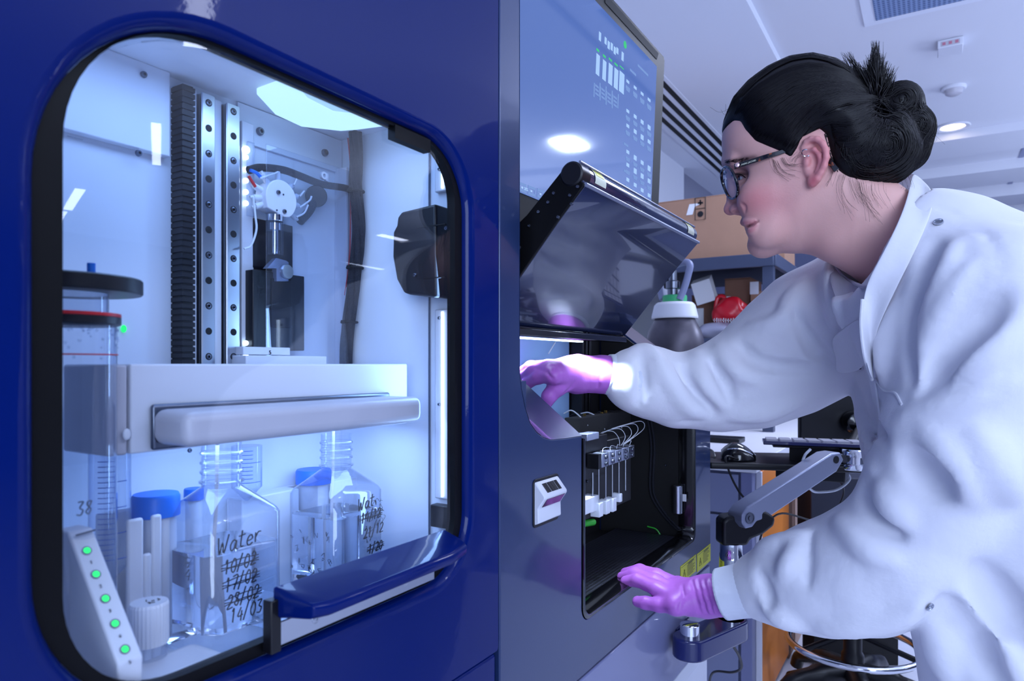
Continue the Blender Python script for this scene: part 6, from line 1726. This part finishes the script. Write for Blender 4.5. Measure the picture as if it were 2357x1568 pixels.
# spiky ends fanning out of the knot
mbk = MB()
tips = [((1998, 212), (1948, 118), 14), ((2003, 215), (1972, 140), 16), ((2010, 218), (1990, 152), 16), ((2014, 215), (2016, 92), 30), ((2018, 218), (2008, 120), 26), ((2022, 220), (2040, 138), 22), ((2026, 224), (2052, 150), 16), ((2034, 232), (2057, 166), 16), ((2015, 215), (1998, 130), 14), ((2024, 222), (2030, 120), 14)]
for (x0, y0), (x1, y1), n in tips:
    for i in range(int(n * 2.2)):
        s0 = rng.normal(0.035, 0.012); a = sag(2022 + rng.normal(0, 7), 262 + rng.normal(0, 7), 0.035 + rng.normal(0, 0.01)); m_ = sag(x0 + rng.normal(0, 5), y0 + rng.normal(0, 6), s0)
        b = sag(x1 + rng.normal(0, 6), y1 + abs(rng.normal(-2, 12)), s0 + rng.normal(0, 0.012)); mid = (m_ + b) / 2 + rng.normal(0, 0.002, 3)
        P = np.array([V3(p) for p in spline([Vector(a), Vector(m_), Vector(mid), Vector(b)], 5)])
        m = len(P); mbk.tube([lw(p) for p in P], [rng.uniform(0.0009, 0.0016) * (1 - 0.93 * (j / (m - 1)) ** 1.3) for j in range(m)], 4)
part('spiky_hair', mbk, HAIRM, hair, smooth=179)
# stray hairs at the nape, temple and around the knot
mbk = MB()
def stray(pts, s, n, jit, r=0.00010):
    for i in range(n):
        ox, oy, bx_, by_ = rng.normal(0, jit * 1.6), rng.normal(0, jit * 0.7), rng.normal(0, jit), rng.normal(0, jit * 0.7)
        P = [Vector(sag(x + ox + bx_ * k * k * 0.45, y + oy + by_ * k * k * 0.45, s + 0.0012 * k)) for k, (x, y) in enumerate(pts)]
        mbk.tube([lw(p) for p in spline(P, 5)], r * rng.uniform(0.7, 1.4), 3)
stray([(1945, 400), (1938, 430), (1946, 462), (1962, 486)], 0.066, 10, 4)
stray([(1985, 418), (1992, 450), (2006, 480), (2022, 504)], 0.062, 14, 4)
stray([(1965, 412), (1972, 440), (1985, 462)], 0.064, 14, 5)
stray([(2010, 425), (2012, 445), (2026, 470)], 0.060, 12, 6)
stray([(1920, 385), (1912, 410), (1905, 425)], 0.072, 8, 3)
stray([(1780, 356), (1786, 380), (1795, 398), (1812, 408)], 0.068, 14, 3)
stray([(1800, 364), (1812, 380), (1836, 382)], 0.072, 12, 3)
stray([(1822, 374), (1826, 366), (1838, 356)], 0.073, 10, 3)
stray([(2115, 290), (2140, 300), (2146, 318), (2134, 330)], 0.01, 8, 4)
stray([(2090, 225), (2112, 238), (2120, 262)], 0.02, 8, 5)
stray([(1700, 240), (1668, 262), (1656, 250)], 0.0, 4, 6, 0.00015)
stray([(1850, 150), (1900, 142), (1950, 150)], 0.0, 8, 5, 0.00015)
stray([(2080, 400), (2090, 430), (2070, 450)], 0.03, 10, 5)
part('stray_hair', mbk, HAIRM, hair, smooth=179)

# ---------------------------------------------------------------- glasses and earring
gl = thing('glasses', '', 'x', lw(sag(1690, 390))); del gl['category']; del gl['label']
setparent(gl, per); gl.matrix_parent_inverse = Matrix.Translation(-FOOT)
RIMM = mat('dark_tortoiseshell', (24, 18, 24), 0.15, coat=0.8)
tm = RIMM.node_tree; b_ = tm.nodes['Principled BSDF']; tc = tm.nodes.new('ShaderNodeTexCoord'); nz = tm.nodes.new('ShaderNodeTexNoise'); nz.inputs['Scale'].default_value = 130
rp = tm.nodes.new('ShaderNodeValToRGB'); rp.color_ramp.elements[0].position = 0.60; rp.color_ramp.elements[0].color = lin((14, 12, 20)); rp.color_ramp.elements[1].position = 0.68; rp.color_ramp.elements[1].color = lin((150, 70, 30))
tm.links.new(tc.outputs['Object'], nz.inputs['Vector']); tm.links.new(nz.outputs['Fac'], rp.inputs['Fac']); tm.links.new(rp.outputs[0], b_.inputs['Base Color'])
def gpart(nm, mb, m, **k):
    o = part(nm, mb, m, None, **k); o.parent = gl
    o.matrix_parent_inverse = Matrix.Translation(-Vector(gl.location)); return o
LENS = thin_glass('lens_glass', (0.93, 0.95, 0.98), 1.6)
tz_ = Vector((0.30, 0, 0.954))     # lens plane leans with the face (f, s, z)
for sg in (1, -1):
    cf = sag(1681, 421, 0.034)
    outs = []
    for i in range(41):
        a = 2 * math.pi * i / 40
        hx = 0.0255 * math.copysign(abs(math.cos(a)) ** 0.85, math.cos(a)); hz = 0.0215 * math.copysign(abs(math.sin(a)) ** 0.85, math.sin(a))
        s_ = 0.034 + hx; f_ = cf[0] - 0.0035 - 0.42 * hx * 0.9
        p = np.array([f_, s_ * sg, cf[2]]) + np.array([-0.38 * 0 + tz_.x * -0.55 * hz * -1, 0, hz])
        p[0] = f_ + 0.0045 + 0.36 * hz
        outs.append(p)
    loop = [lw(p) for p in outs[:-1]]
    gpart('rim', MB().tube(loop, 0.0021, 8, closed=True), RIMM)
    lens_c = sum(loop, Vector()) / len(loop)
    gpart('lens', MB().add(loop + [lens_c + Fh * 0.0015], [(i, (i + 1) % 40, 40) for i in range(40)]), LENS, smooth=179)
    hg = sag(1692, 384, 0.060); hg2 = np.array([hg[0] + 0.001, 0.0605, hg[2]])
    tp = [np.array([hg2[0], 0.0605, hg2[2]]), sag(1735, 370, 0.0675), sag(1780, 356, 0.0725), sag(1846, 338, 0.0670), sag(1880, 347, 0.0650), sag(1905, 368, 0.0690), sag(1926, 393, 0.0735)]
    tp = [np.array([p[0], abs(p[1]) * sg, p[2]]) for p in tp]
    P = spline([lw(p) for p in tp], 8); m = len(P)
    lo = []
    for i, p in enumerate(P):
        t = (P[min(i + 1, m - 1)] - P[max(i - 1, 0)]).normalized(); sd_ = Sh * sg
        up_ = t.cross(sd_).normalized(); hh = 0.0036 - 0.0010 * min(1, i / 24); th = 0.0013
        if i > m - 16: hh = 0.0034; th = 0.0018
        lo.append([p + up_ * hh + sd_ * th, p - up_ * hh + sd_ * th, p - up_ * hh - sd_ * th, p + up_ * hh - sd_ * th])
    gpart('temple', MB().rings(lo, cap0=True, cap1=True), RIMM, bevel=0.0006)
    if sg == 1:
        a0, a1 = lw(sag(1707, 381, 0.0662)), lw(sag(1746, 368.5, 0.0712))
        rx = (a1 - a0).normalized()
        o = text_part('MARC JACOBS', 0.0030, a0 + Sh * 0.0014 - Vector((0, 0, 0.0004)), rx, Vector((0, 0, 1)) - rx * rx.z, M['cream'], None, 'temple_lettering', 0.00015)
        o.parent = gl; o.matrix_parent_inverse = Matrix.Translation(-Vector(gl.location))
        gpart('temple_stud', MB().lathe(lw(sag(1697, 380, 0.0662)), Sh, [(0.0030, -0.001), (0.0030, 0.0006), (0.002, 0.0012), (0, 0.0012)], 18), mat('pink_stud', (225, 190, 190), 0.25, metal=0.6))
gpart('bridge', MB().tube(spline([lw(np.array([sag(1672, 402)[0], s, sag(1672, 402)[2] + 0.004 - 40 * s * s])) for s in (-0.010, -0.004, 0.004, 0.010)], 5), 0.0018, 8), RIMM)
erp = [lw(sag(1850 + 8 * math.cos(t) + 4, 352 - 8 * math.sin(t), 0.080 + 0.004 * math.sin(t))) for t in [math.radians(60 + 240 * i / 16) for i in range(17)]]
er = part('earring', MB().tube(erp, 0.0007, 6).sphere(lw(sag(1861, 359, 0.083)), 0.0013, 10, 6), M['chrome'], per)
# ---------------------------------------------------------------- lab coat
def D(x, y, Z): return V3(atd(x, y, Z))
CO = Grid((0.70, -0.62, 0.44), (1.42, 0.52, 1.42), 0.0052)
K = 0.035
# torso, leaning forward from the hips
CO.cap((1.02, 0.005, 1.175), (0.98, -0.36, 0.93), 0.105, 0.125, 0.05)
CO.cap((1.13, 0.025, 1.165), (1.14, -0.36, 0.93), 0.105, 0.125, 0.05)
CO.cap((1.06, 0.02, 1.215), (1.06, -0.20, 1.085), 0.095, 0.115, 0.05)
# hanging fronts
CO.cap((0.99, -0.01, 1.12), (0.99, -0.15, 0.40), 0.090, 0.122, 0.04)
CO.cap((1.13, 0.000, 1.12), (1.14, -0.185, 0.40), 0.080, 0.104, 0.03)
CO.cap((1.11, 0.04, 1.12), (1.07, -0.03, 0.95), 0.075, 0.075, 0.02)
CO.cap(D(2010, 850, 1.02), D(2052, 1060, 0.96), 0.036, 0.036, 0.02)
CO.cap((1.06, -0.01, 1.10), (1.065, -0.16, 0.40), 0.085, 0.11, 0.03)
CO.cap((0.98, -0.36, 0.95), (0.98, -0.39, 0.40), 0.118, 0.135, 0.06)
CO.cap((1.14, -0.36, 0.95), (1.14, -0.39, 0.40), 0.118, 0.135, 0.06)
for xx in (0.985, 1.06, 1.135):
    CO.cap((xx, -0.16, 1.02), (xx, -0.27, 0.40), 0.115, 0.130, 0.06)
# shoulders and sleeves (sight-line points with their depths)
def sleeve(pts, k=K):
    P = [D(x, y, Z) for x, y, Z, r in pts]; R = [r * Z / FPX for x, y, Z, r in pts]
    CO.chain(P, R, k)
CO.cap((1.04, -0.02, 1.165), D(2290, 700, 0.76), 0.080, 0.075, 0.05)
CO.cap((1.08, 0.03, 1.19), D(1965, 715, 1.075), 0.085, 0.080, 0.05)
sleeve([(2292, 715, 0.755, 165), (2262, 840, 0.76, 160)])
sleeve([(2262, 840, 0.76, 160), (2205, 1010, 0.775, 158), (2150, 1150, 0.80, 150), (2085, 1262, 0.82, 150)], 0.014)
sleeve([(2085, 1262, 0.82, 150), (1990, 1312, 0.85, 142), (1900, 1330, 0.88, 126), (1815, 1342, 0.91, 104), (1758, 1350, 0.93, 80)], 0.012)
sleeve([(1965, 720, 1.075, 150), (1880, 770, 1.09, 148), (1800, 826, 1.105, 134), (1730, 868, 1.11, 112), (1650, 890, 1.12, 96), (1560, 900, 1.12, 78), (1490, 878, 1.115, 76), (1452, 874, 1.11, 68)], 0.022)
F0 = CO.F.copy()
# folds read off the photograph: each sight line is dropped onto the coat and a ridge or crease laid along it
def fold(px, r, depth=0.0, op='u', k=0.010, taper=True):
    P = []
    for x, y in px:
        d = V3(ray(x, y)); h_ = CO.march(V3(ORG), d, 0.45, 1.7)
        if h_ is not None: P.append(h_ + d / np.linalg.norm(d) * depth)
    if len(P) < 2: return
    Q_ = [V3(p) for p in spline([Vector(p) for p in P], 3)] if len(P) > 2 else P
    m = len(Q_); R = [r * (0.35 + 0.65 * math.sin(math.pi * (i + 0.5) / m)) if taper else r for i in range(m)]
    CO.chain(Q_, R, k * (0.75 if op == 'u' else 1.0), op)
rd, cr = 'u', 's'
folds = [
 # near sleeve: elbow gather, upper arm drapes, cuff gathers
 ([(2075, 1235), (2040, 1200), (2005, 1160), (1985, 1128)], 0.010, -0.001, cr, 0.012),
 ([(2090, 1205), (2060, 1160), (2030, 1125)], 0.014, 0.004, rd, 0.014),
 ([(2060, 1290), (2000, 1265), (1960, 1225), (1930, 1200)], 0.012, 0.003, rd, 0.016),
 ([(1868, 1225), (1862, 1290), (1858, 1350)], 0.004, -0.001, cr, 0.008),
 ([(1845, 1240), (1820, 1290), (1800, 1330)], 0.010, 0.003, rd, 0.014),
 ([(1745, 1262), (1790, 1252), (1850, 1228)], 0.010, 0.003, rd, 0.014),
 ([(1880, 1440), (1960, 1440), (2060, 1420), (2130, 1380)], 0.014, 0.004, rd, 0.016),
 ([(1760, 1390), (1800, 1420), (1850, 1440)], 0.012, 0.003, rd, 0.012),
 ([(1748, 1320), (1765, 1360), (1768, 1400)], 0.006, -0.001, cr, 0.010),
 ([(2070, 945), (2140, 925), (2230, 905), (2350, 850)], 0.004, -0.002, cr, 0.006),
 ([(2072, 960), (2150, 940), (2240, 918), (2350, 870)], 0.010, 0.002, rd, 0.014),
 ([(2140, 1000), (2200, 1080), (2240, 1150)], 0.016, 0.006, rd, 0.022),
 ([(2100, 1060), (2140, 1100), (2160, 1130)], 0.012, 0.000, cr, 0.022),
 ([(2250, 1010), (2300, 1080), (2330, 1140)], 0.014, 0.004, rd, 0.024),
 ([(2180, 860), (2260, 820), (2340, 740)], 0.013, 0.004, rd, 0.018),
 ([(2130, 880), (2210, 790), (2300, 690)], 0.011, 0.000, cr, 0.018),
 # yoke seam and shoulder folds
 ([(2150, 478), (2205, 492), (2260, 530), (2295, 580), (2306, 640)], 0.0028, -0.001, cr, 0.004),
 ([(2200, 560), (2180, 620), (2150, 690), (2130, 760)], 0.010, 0.003, rd, 0.012),
 ([(2240, 610), (2205, 660), (2170, 720), (2130, 800), (2110, 900)], 0.010, 0.003, rd, 0.012),
 ([(2150, 560), (2130, 630), (2110, 700)], 0.009, -0.001, cr, 0.014),
 ([(2110, 700), (2100, 780), (2096, 880)], 0.008, -0.001, cr, 0.012),
 ([(2060, 700), (2040, 780), (2035, 880)], 0.010, 0.002, rd, 0.016),
 # far sleeve
 ([(1850, 650), (1815, 700), (1810, 740)], 0.010, 0.003, rd, 0.014),
 ([(1830, 720), (1870, 800), (1905, 830)], 0.009, -0.001, cr, 0.012),
 ([(1722, 750), (1770, 748), (1810, 720)], 0.010, 0.003, rd, 0.012),
 ([(1700, 790), (1740, 830), (1800, 845), (1880, 850)], 0.008, -0.001, cr, 0.012),
 ([(1655, 800), (1690, 850), (1740, 880)], 0.012, 0.004, rd, 0.014),
 ([(1620, 830), (1660, 880), (1680, 920)], 0.009, -0.001, cr, 0.014),
 ([(1604, 816), (1620, 880), (1660, 930)], 0.012, 0.004, rd, 0.016),
 ([(1560, 850), (1590, 910), (1640, 950)], 0.009, 0.000, cr, 0.016),
 ([(1500, 810), (1530, 860), (1580, 930), (1620, 950)], 0.012, 0.003, rd, 0.016),
 ([(1690, 960), (1760, 950), (1840, 925)], 0.012, 0.003, rd, 0.016),
 ([(1470, 830), (1480, 880), (1470, 930)], 0.008, -0.001, cr, 0.010),
 ([(1440, 960), (1520, 970), (1620, 968), (1700, 960)], 0.0025, -0.001, cr, 0.004),
 ([(1452, 808), (1490, 806), (1520, 830)], 0.010, 0.003, rd, 0.010),
 # chest and skirt
 ([(1920, 640), (1930, 700), (1945, 760)], 0.008, 0.002, rd, 0.010),
 ([(1900, 640), (1912, 720), (1930, 800)], 0.006, -0.001, cr, 0.010),
 ([(1975, 900), (1990, 980), (2010, 1080)], 0.008, 0.002, rd, 0.014),
 ([(2000, 900), (2020, 970), (2040, 1010)], 0.008, -0.001, cr, 0.014),
 ([(2200, 1370), (2270, 1460), (2345, 1560)], 0.016, 0.005, rd, 0.020),
 ([(2180, 1390), (2230, 1470), (2290, 1565)], 0.014, 0.001, cr, 0.020),
 ([(2250, 1310), (2310, 1400), (2357, 1450)], 0.014, 0.001, cr, 0.020),
 ([(2150, 1430), (2170, 1500), (2190, 1565)], 0.014, 0.004, rd, 0.018),
]
for px, r, dep, op, k in folds: fold(px, r * (1.0 if op == 'u' or k < 0.007 else 0.85), dep + (0.0 if op == 'u' or k < 0.007 else 0.003), op, k)
# room for the neck
NKw0, NKw1 = V3(lw(NK0)), V3(lw(NK1))
CO.cap(NKw0, NKw1 - (NKw1 - NKw0) * 0.15, 0.082, 0.068, 0.008, 's')
for (xa, ya, za), (xb, yb, zb) in zip([(2094, 425, 0.895), (2080, 480, 0.868), (2050, 545, 0.860), (2018, 605, 0.868)], [(2080, 480, 0.868), (2050, 545, 0.860), (2018, 605, 0.868), (1996, 645, 0.885)]):
    for dz, ro in ((-0.005, 80), (-0.05, 80), (0.03, 76)):
        CO.cap(D(xa - 74, ya - 36, za + dz), D(xb - 74, yb - 36, zb + dz), ro * za / FPX, ro * zb / FPX, 0.006, 's')
CO.cap(D(1905, 560, 0.90), D(1985, 545, 0.885), 0.045, 0.050, 0.010, 's')
CO.cap(D(1985, 545, 0.885), D(2045, 440, 0.885), 0.050, 0.040, 0.010, 's')
VC, QC = CO.mesh(2)
# gentle cloth irregularity
def wob(P, f, seed):
    r2 = np.random.default_rng(seed); s = 0
    for i in range(5):
        d = r2.normal(0, 1, 3); d /= np.linalg.norm(d); s = s + np.sin(P @ d * f * r2.uniform(0.6, 1.5) + r2.uniform(0, 6.28) + 1.5 * np.sin(P @ r2.normal(0, 1, 3) * f * 0.4))
    return s / 5
nC = CO.grad(VC)
VC = VC + nC * (0.0020 * wob(VC, 42, 1) + 0.0012 * wob(VC, 95, 2))[:, None]
coat = np_obj('lab_coat', VC, QC, COATM, per, label='white lab coat with long sleeves')

def surf(x, y, off=0.0, G=CO, t1=1.7):
    d = V3(ray(x, y)); h_ = G.march(V3(ORG), d, 0.40, t1)
    if h_ is None: return None
    return h_ - d / np.linalg.norm(d) * off
def ribbon(name, inner, outer, m, parent, th=0.0025, mid=None):
    n = len(inner); rows = [inner] + ([mid] if mid else []) + [outer]
    W_ = [[Vector(p) for p in r] for r in rows]
    mbx = MB(); R = len(W_); vs = [p for r in W_ for p in r]; fs = []
    for a in range(R - 1):
        for i in range(n - 1):
            fs.append((a * n + i, a * n + i + 1, (a + 1) * n + i + 1, (a + 1) * n + i))
    mbx.add(vs, fs); o = part(name, mbx, m, parent, smooth=179)
    so = o.modifiers.new('thick', 'SOLIDIFY'); so.thickness = th; so.offset = 0
    sb = o.modifiers.new('smooth', 'SUBSURF'); sb.levels = 2; sb.render_levels = 2
    return o
# collar standing round the neck, then folding into the lapel
inn = [(2100, 392, 0.945), (2094, 425, 0.895), (2080, 480, 0.868), (2050, 545, 0.860), (2018, 605, 0.868), (1996, 645, 0.885), (1985, 690, 0), (1982, 750, 0), (1990, 820, 0), (2006, 872, 0)]
out = [(2142, 432, 0), (2150, 452, 0), (2146, 490, 0), (2112, 570, 0), (2076, 640, 0), (2052, 690, 0), (2032, 730, 0), (2014, 775, 0), (2008, 830, 0), (2010, 874, 0)]
def depth_at(x, y, G=CO):
    h_ = surf(x, y, 0.0, G)
    return None if h_ is None else float((Vector(h_) - ORG).dot(DV))
def on_coat(x, y, off, dx=0, fallback=0.92):
    z_ = depth_at(x + dx, y)
    return atd(x, y, (z_ if z_ else fallback) - off)
I_ = [on_coat(x, y, 0.010, 34, Z or 0.92) for x, y, Z in inn]; O_ = [on_coat(x, y, 0.0035) for x, y, Z in out]
Mi_ = [on_coat(0.45 * a[0] + 0.55 * b[0], 0.45 * a[1] + 0.55 * b[1], 0.008, 10) for a, b in zip(inn, out)]
ribbon('collar', I_, O_, COATM, coat, 0.0028, Mi_)
# far side of the collar behind the neck
inn2 = [(2100, 392, 0.955), (2075, 402, 1.00), (2045, 440, 1.05), (1990, 520, 1.08), (1930, 560, 1.09)]
out2 = [(2142, 432, 0.935), (2110, 440, 1.00), (2070, 500, 1.06), (1990, 590, 1.09), (1905, 590, 1.10)]
ribbon('collar', [atd(*p) for p in inn2], [atd(*p) for p in out2], COATM, coat)
# turned-back front flap with its stitched edge and the placket edge
fl = [[(1986, 720, 0.93), (1945, 752, 0.95), (1911, 776, 0.965)], [(1992, 770, 0.925), (1960, 800, 0.94), (1916, 806, 0.96)], [(1990, 810, 0.92), (1965, 830, 0.935), (1925, 832, 0.955)], [(1996, 842, 0.92), (1962, 862, 0.935), (1918, 862, 0.955)]]
G4 = [[on_coat(p[0], p[1], 0.006 + 0.004 * i) for i, p in enumerate(r)] for r in fl]
mbx = MB(); vs = [p for r in G4 for p in r]
mbx.add(vs, [(a * 3 + i, a * 3 + i + 1, (a + 1) * 3 + i + 1, (a + 1) * 3 + i) for a in range(3) for i in range(2)])
o = part('front_flap', mbx, COATM, coat, smooth=179)
so = o.modifiers.new('thick', 'SOLIDIFY'); so.thickness = 0.002; so.offset = 0
sb = o.modifiers.new('smooth', 'SUBSURF'); sb.levels = 2; sb.render_levels = 2
part('placket_edge', MB().tube(spline([on_coat(1985, 690, 0.013, 34), on_coat(1982, 750, 0.013, 34), on_coat(1990, 820, 0.012, 30), on_coat(2007, 874, 0.006, 10)], 6), 0.0022, 8), COATM, coat)
def snap_ring(x, y, r):
    h_ = surf(x, y, 0.0015)
    if h_ is None: return
    n_ = CO.grad(h_[None])[0]
    return part('snap_fastener', MB().lathe(Vector(h_), Vector(n_), [(r, 0.0005), (r * 0.94, 0.0018), (r * 0.80, 0.0018), (r * 0.70, 0.0005), (r, 0.0005)], 24), M['steel'], coat)
snap_ring(2160, 512, 0.0054); snap_ring(2140, 1397, 0.0050)
q = on_coat(1978, 843, 0.008)
part('snap_fastener', MB().lathe(q, -DV, [(0.0046, -0.001), (0.0046, 0.001), (0.0036, 0.0016), (0.0024, 0.0004), (0.0012, 0.0012), (0, 0.0012)], 22), M['dsteel'], coat)
mb = MB()
for pts in ([(2014, 872), (2035, 900), (2060, 905), (2076, 932)], [(2014, 876), (2020, 920), (2026, 965)]):
    P = [surf(x, y, 0.001) for x, y in pts]; P = [Vector(p) for p in P if p is not None]
    if len(P) > 1: mb.tube(spline(P, 6), 0.0016, 6)
part('pocket_seam', mb, COATM, coat)


# knitted cuffs
def cuff(pts, nm='cuff'):
    P = [atd(x, y, Z) for x, y, Z, r in pts]; R = [r * Z / FPX for x, y, Z, r in pts]
    d = (P[-1] - P[0]).normalized(); x_, y_, _ = frame_of(d); loops = []
    n = 72
    for k in range(21):
        t = k / 20 * (len(P) - 1); i = min(int(t), len(P) - 2); f = t - i
        c = P[i].lerp(P[i + 1], f); r = R[i] * (1 - f) + R[i + 1] * f
        loops.append([c + x_ * ((r + 0.0007 * (j % 2)) * math.cos(2 * math.pi * j / n)) + y_ * ((r + 0.0007 * (j % 2)) * math.sin(2 * math.pi * j / n)) for j in range(n)])
    inner = [[c_ + (p - c_) * 0.90 for p in loops[0]] for c_ in [P[0]]][0]
    inner2 = [p + d * 0.02 for p in inner]
    return part(nm, MB().rings([inner2, inner] + loops), KNIT, coat, smooth=179)
cuff([(1662, 1368, 0.955, 57), (1700, 1361, 0.945, 59), (1735, 1355, 0.935, 63), (1775, 1349, 0.922, 66)])
cuff([(1396, 861, 1.105, 45), (1425, 866, 1.11, 51), (1455, 872, 1.11, 58), (1485, 877, 1.115, 58)])

# shirt showing at the neck
nk = [(1918, 600, 1.035), (1935, 630, 1.025), (1958, 648, 1.01), (1986, 660, 0.985), (2010, 660, 0.96)]
nk2 = [(1905, 640, 1.04), (1922, 690, 1.03), (1945, 730, 1.01), (1985, 760, 0.985), (2015, 760, 0.96)]
ribbon('shirt', [on_coat(p[0], p[1], 0.004, 0, p[2]) for p in nk], [on_coat(p[0], p[1], 0.002, 0, p[2]) for p in nk2], SHIRTM, per)
part('shirt_neckline', MB().tube(spline([on_coat(p[0], p[1], 0.005, 0, p[2]) for p in nk], 6), 0.0025, 8), SHIRTM, per)

# ---------------------------------------------------------------- gloves
def glove(build, lo, hi, h=0.0019, lab=None):
    g_ = Grid(lo, hi, h, 0.05); build(g_)
    V_, Q_ = g_.mesh(2); V_ = V_ + g_.grad(V_) * (0.0005 * wob(V_, 260, 4))[:, None]
    return np_obj('glove', V_, Q_, GLOVE, per, label=lab)
def fing(g_, pts, k=0.005):
    g_.chain([D(x, y, Z) for x, y, Z, r in pts], [r for x, y, Z, r in pts], k)
def leftg(g_):
    g_.chain([D(1700, 1362, 0.945), D(1655, 1370, 0.965), D(1625, 1374, 0.98)], [0.027, 0.0265, 0.027], 0.012)
    # palm seen from the little-finger side: a slab from wrist to knuckles
    wr0 = (1628, 1372, 0.985)
    for kx, ky, kz, rr0 in ((1562, 1352, 1.03, 0.0150), (1558, 1366, 1.01, 0.0155), (1556, 1382, 0.99, 0.0155), (1556, 1395, 0.975, 0.0145)):
        g_.cap(D(*wr0), D(kx, ky, kz), 0.024, rr0, 0.012)
    fing(g_, [(1562, 1350, 1.035, 0.0125), (1512, 1326, 1.065, 0.0110), (1472, 1313, 1.090, 0.0095), (1440, 1318, 1.105, 0.0080)])
    fing(g_, [(1558, 1366, 1.010, 0.0125), (1508, 1338, 1.040, 0.0110), (1462, 1321, 1.070, 0.0098), (1432, 1328, 1.085, 0.0082)])
    fing(g_, [(1556, 1380, 0.990, 0.0122), (1512, 1356, 1.015, 0.0108), (1468, 1336, 1.045, 0.0098), (1440, 1338, 1.060, 0.0082)])
    fing(g_, [(1556, 1396, 0.975, 0.0108), (1518, 1394, 0.995, 0.0098), (1486, 1388, 1.010, 0.0092), (1467, 1385, 1.020, 0.0080)])
    fing(g_, [(1600, 1355, 1.02, 0.0150), (1560, 1346, 1.065, 0.0125), (1528, 1340, 1.095, 0.0105), (1506, 1338, 1.110, 0.0085)])
    for x in (1598, 1612, 1626, 1640):      # wrist creases
        P = [g_.march(V3(ORG), V3(ray(x + dx, y)), 0.8, 1.2, 0.002) for dx, y in ((-6, 1335), (0, 1360), (8, 1390), (14, 1412))]
        P = [p for p in P if p is not None]
        if len(P) > 1: g_.chain(P, [0.0016] * len(P), 0.004, 's')
    P = [g_.march(V3(ORG), V3(ray(x, y)), 0.8, 1.2, 0.002) for x, y in ((1570, 1346), (1574, 1370), (1566, 1395), (1562, 1408))]
    P = [p for p in P if p is not None]
    if len(P) > 1: g_.chain(P, [0.0014] * len(P), 0.003, 's')
glove(leftg, (0.88, 0.18, 0.65), (1.10, 0.46, 0.86), lab='purple glove with fingers spread on the rim of the bay')
def rightg(g_):
    g_.chain([D(1430, 866, 1.11), D(1385, 862, 1.105), D(1345, 862, 1.10), D(1320, 862, 1.095)], [0.030, 0.0285, 0.027, 0.026], 0.012)
    for x, y, Z, r in ((1262, 848, 1.10, 0.014), (1264, 852, 1.08, 0.0145), (1268, 858, 1.06, 0.014), (1276, 866, 1.045, 0.013)):
        g_.cap(D(1325, 861, 1.095), D(x, y, Z), 0.025, r, 0.012)
    fing(g_, [(1262, 846, 1.10, 0.0125), (1222, 846, 1.14, 0.0110), (1192, 862, 1.17, 0.0098), (1178, 888, 1.18, 0.0082)])
    fing(g_, [(1262, 850, 1.08, 0.0125), (1220, 850, 1.115, 0.0110), (1186, 866, 1.14, 0.0098), (1172, 892, 1.15, 0.0082)])
    fing(g_, [(1266, 856, 1.06, 0.0120), (1226, 858, 1.09, 0.0105), (1196, 874, 1.115, 0.0095), (1184, 898, 1.12, 0.0080)])
    fing(g_, [(1274, 866, 1.045, 0.0110), (1238, 870, 1.07, 0.0098), (1212, 884, 1.09, 0.0088), (1202, 904, 1.095, 0.0075)])
    fing(g_, [(1310, 872, 1.08, 0.0190), (1282, 892, 1.065, 0.0140), (1264, 912, 1.065, 0.0115), (1256, 934, 1.07, 0.0088)])
    for pts in (((1232, 846), (1258, 856), (1272, 872)), ((1300, 905), (1316, 892), (1322, 880)), ((1372, 840), (1380, 865), (1376, 890))):
        P = [g_.march(V3(ORG), V3(ray(x, y)), 0.9, 1.3, 0.002) for x, y in pts]; P = [p for p in P if p is not None]
        if len(P) > 1: g_.chain(P, [0.0012] * len(P), 0.004, 's')
glove(rightg, (0.90, 0.40, 0.98), (1.10, 0.66, 1.14), lab='purple glove reaching into the lit bay')

# trousers and shoes
TG = Grid((0.80, -0.55, 0.07), (1.32, -0.20, 0.95), 0.010)
for x, hx in ((0.97, 0.99), (1.15, 1.13)):
    TG.cap((hx, -0.36, 0.86), (x, -0.36, 0.47), 0.092, 0.070, 0.04); TG.cap((x, -0.36, 0.47), (x, -0.385, 0.10), 0.068, 0.058, 0.03)
VT, QT = TG.mesh(1); np_obj('trousers', VT, QT, TROU, per)
for x in (0.97, 1.15):
    SG = Grid((x - 0.09, -0.50, -0.01), (x + 0.09, -0.12, 0.16), 0.006)
    SG.cap((x, -0.40, 0.055), (x, -0.21, 0.045), 0.048, 0.040, 0.03); SG.cap((x, -0.39, 0.06), (x, -0.385, 0.11), 0.045, 0.045, 0.03)
    SG.F[:] = np.maximum(SG.F, 0.002 - SG.ax[2][None, None, :])
    VS, QS = SG.mesh(1); np_obj('shoe', VS, QS, SHOE, per)
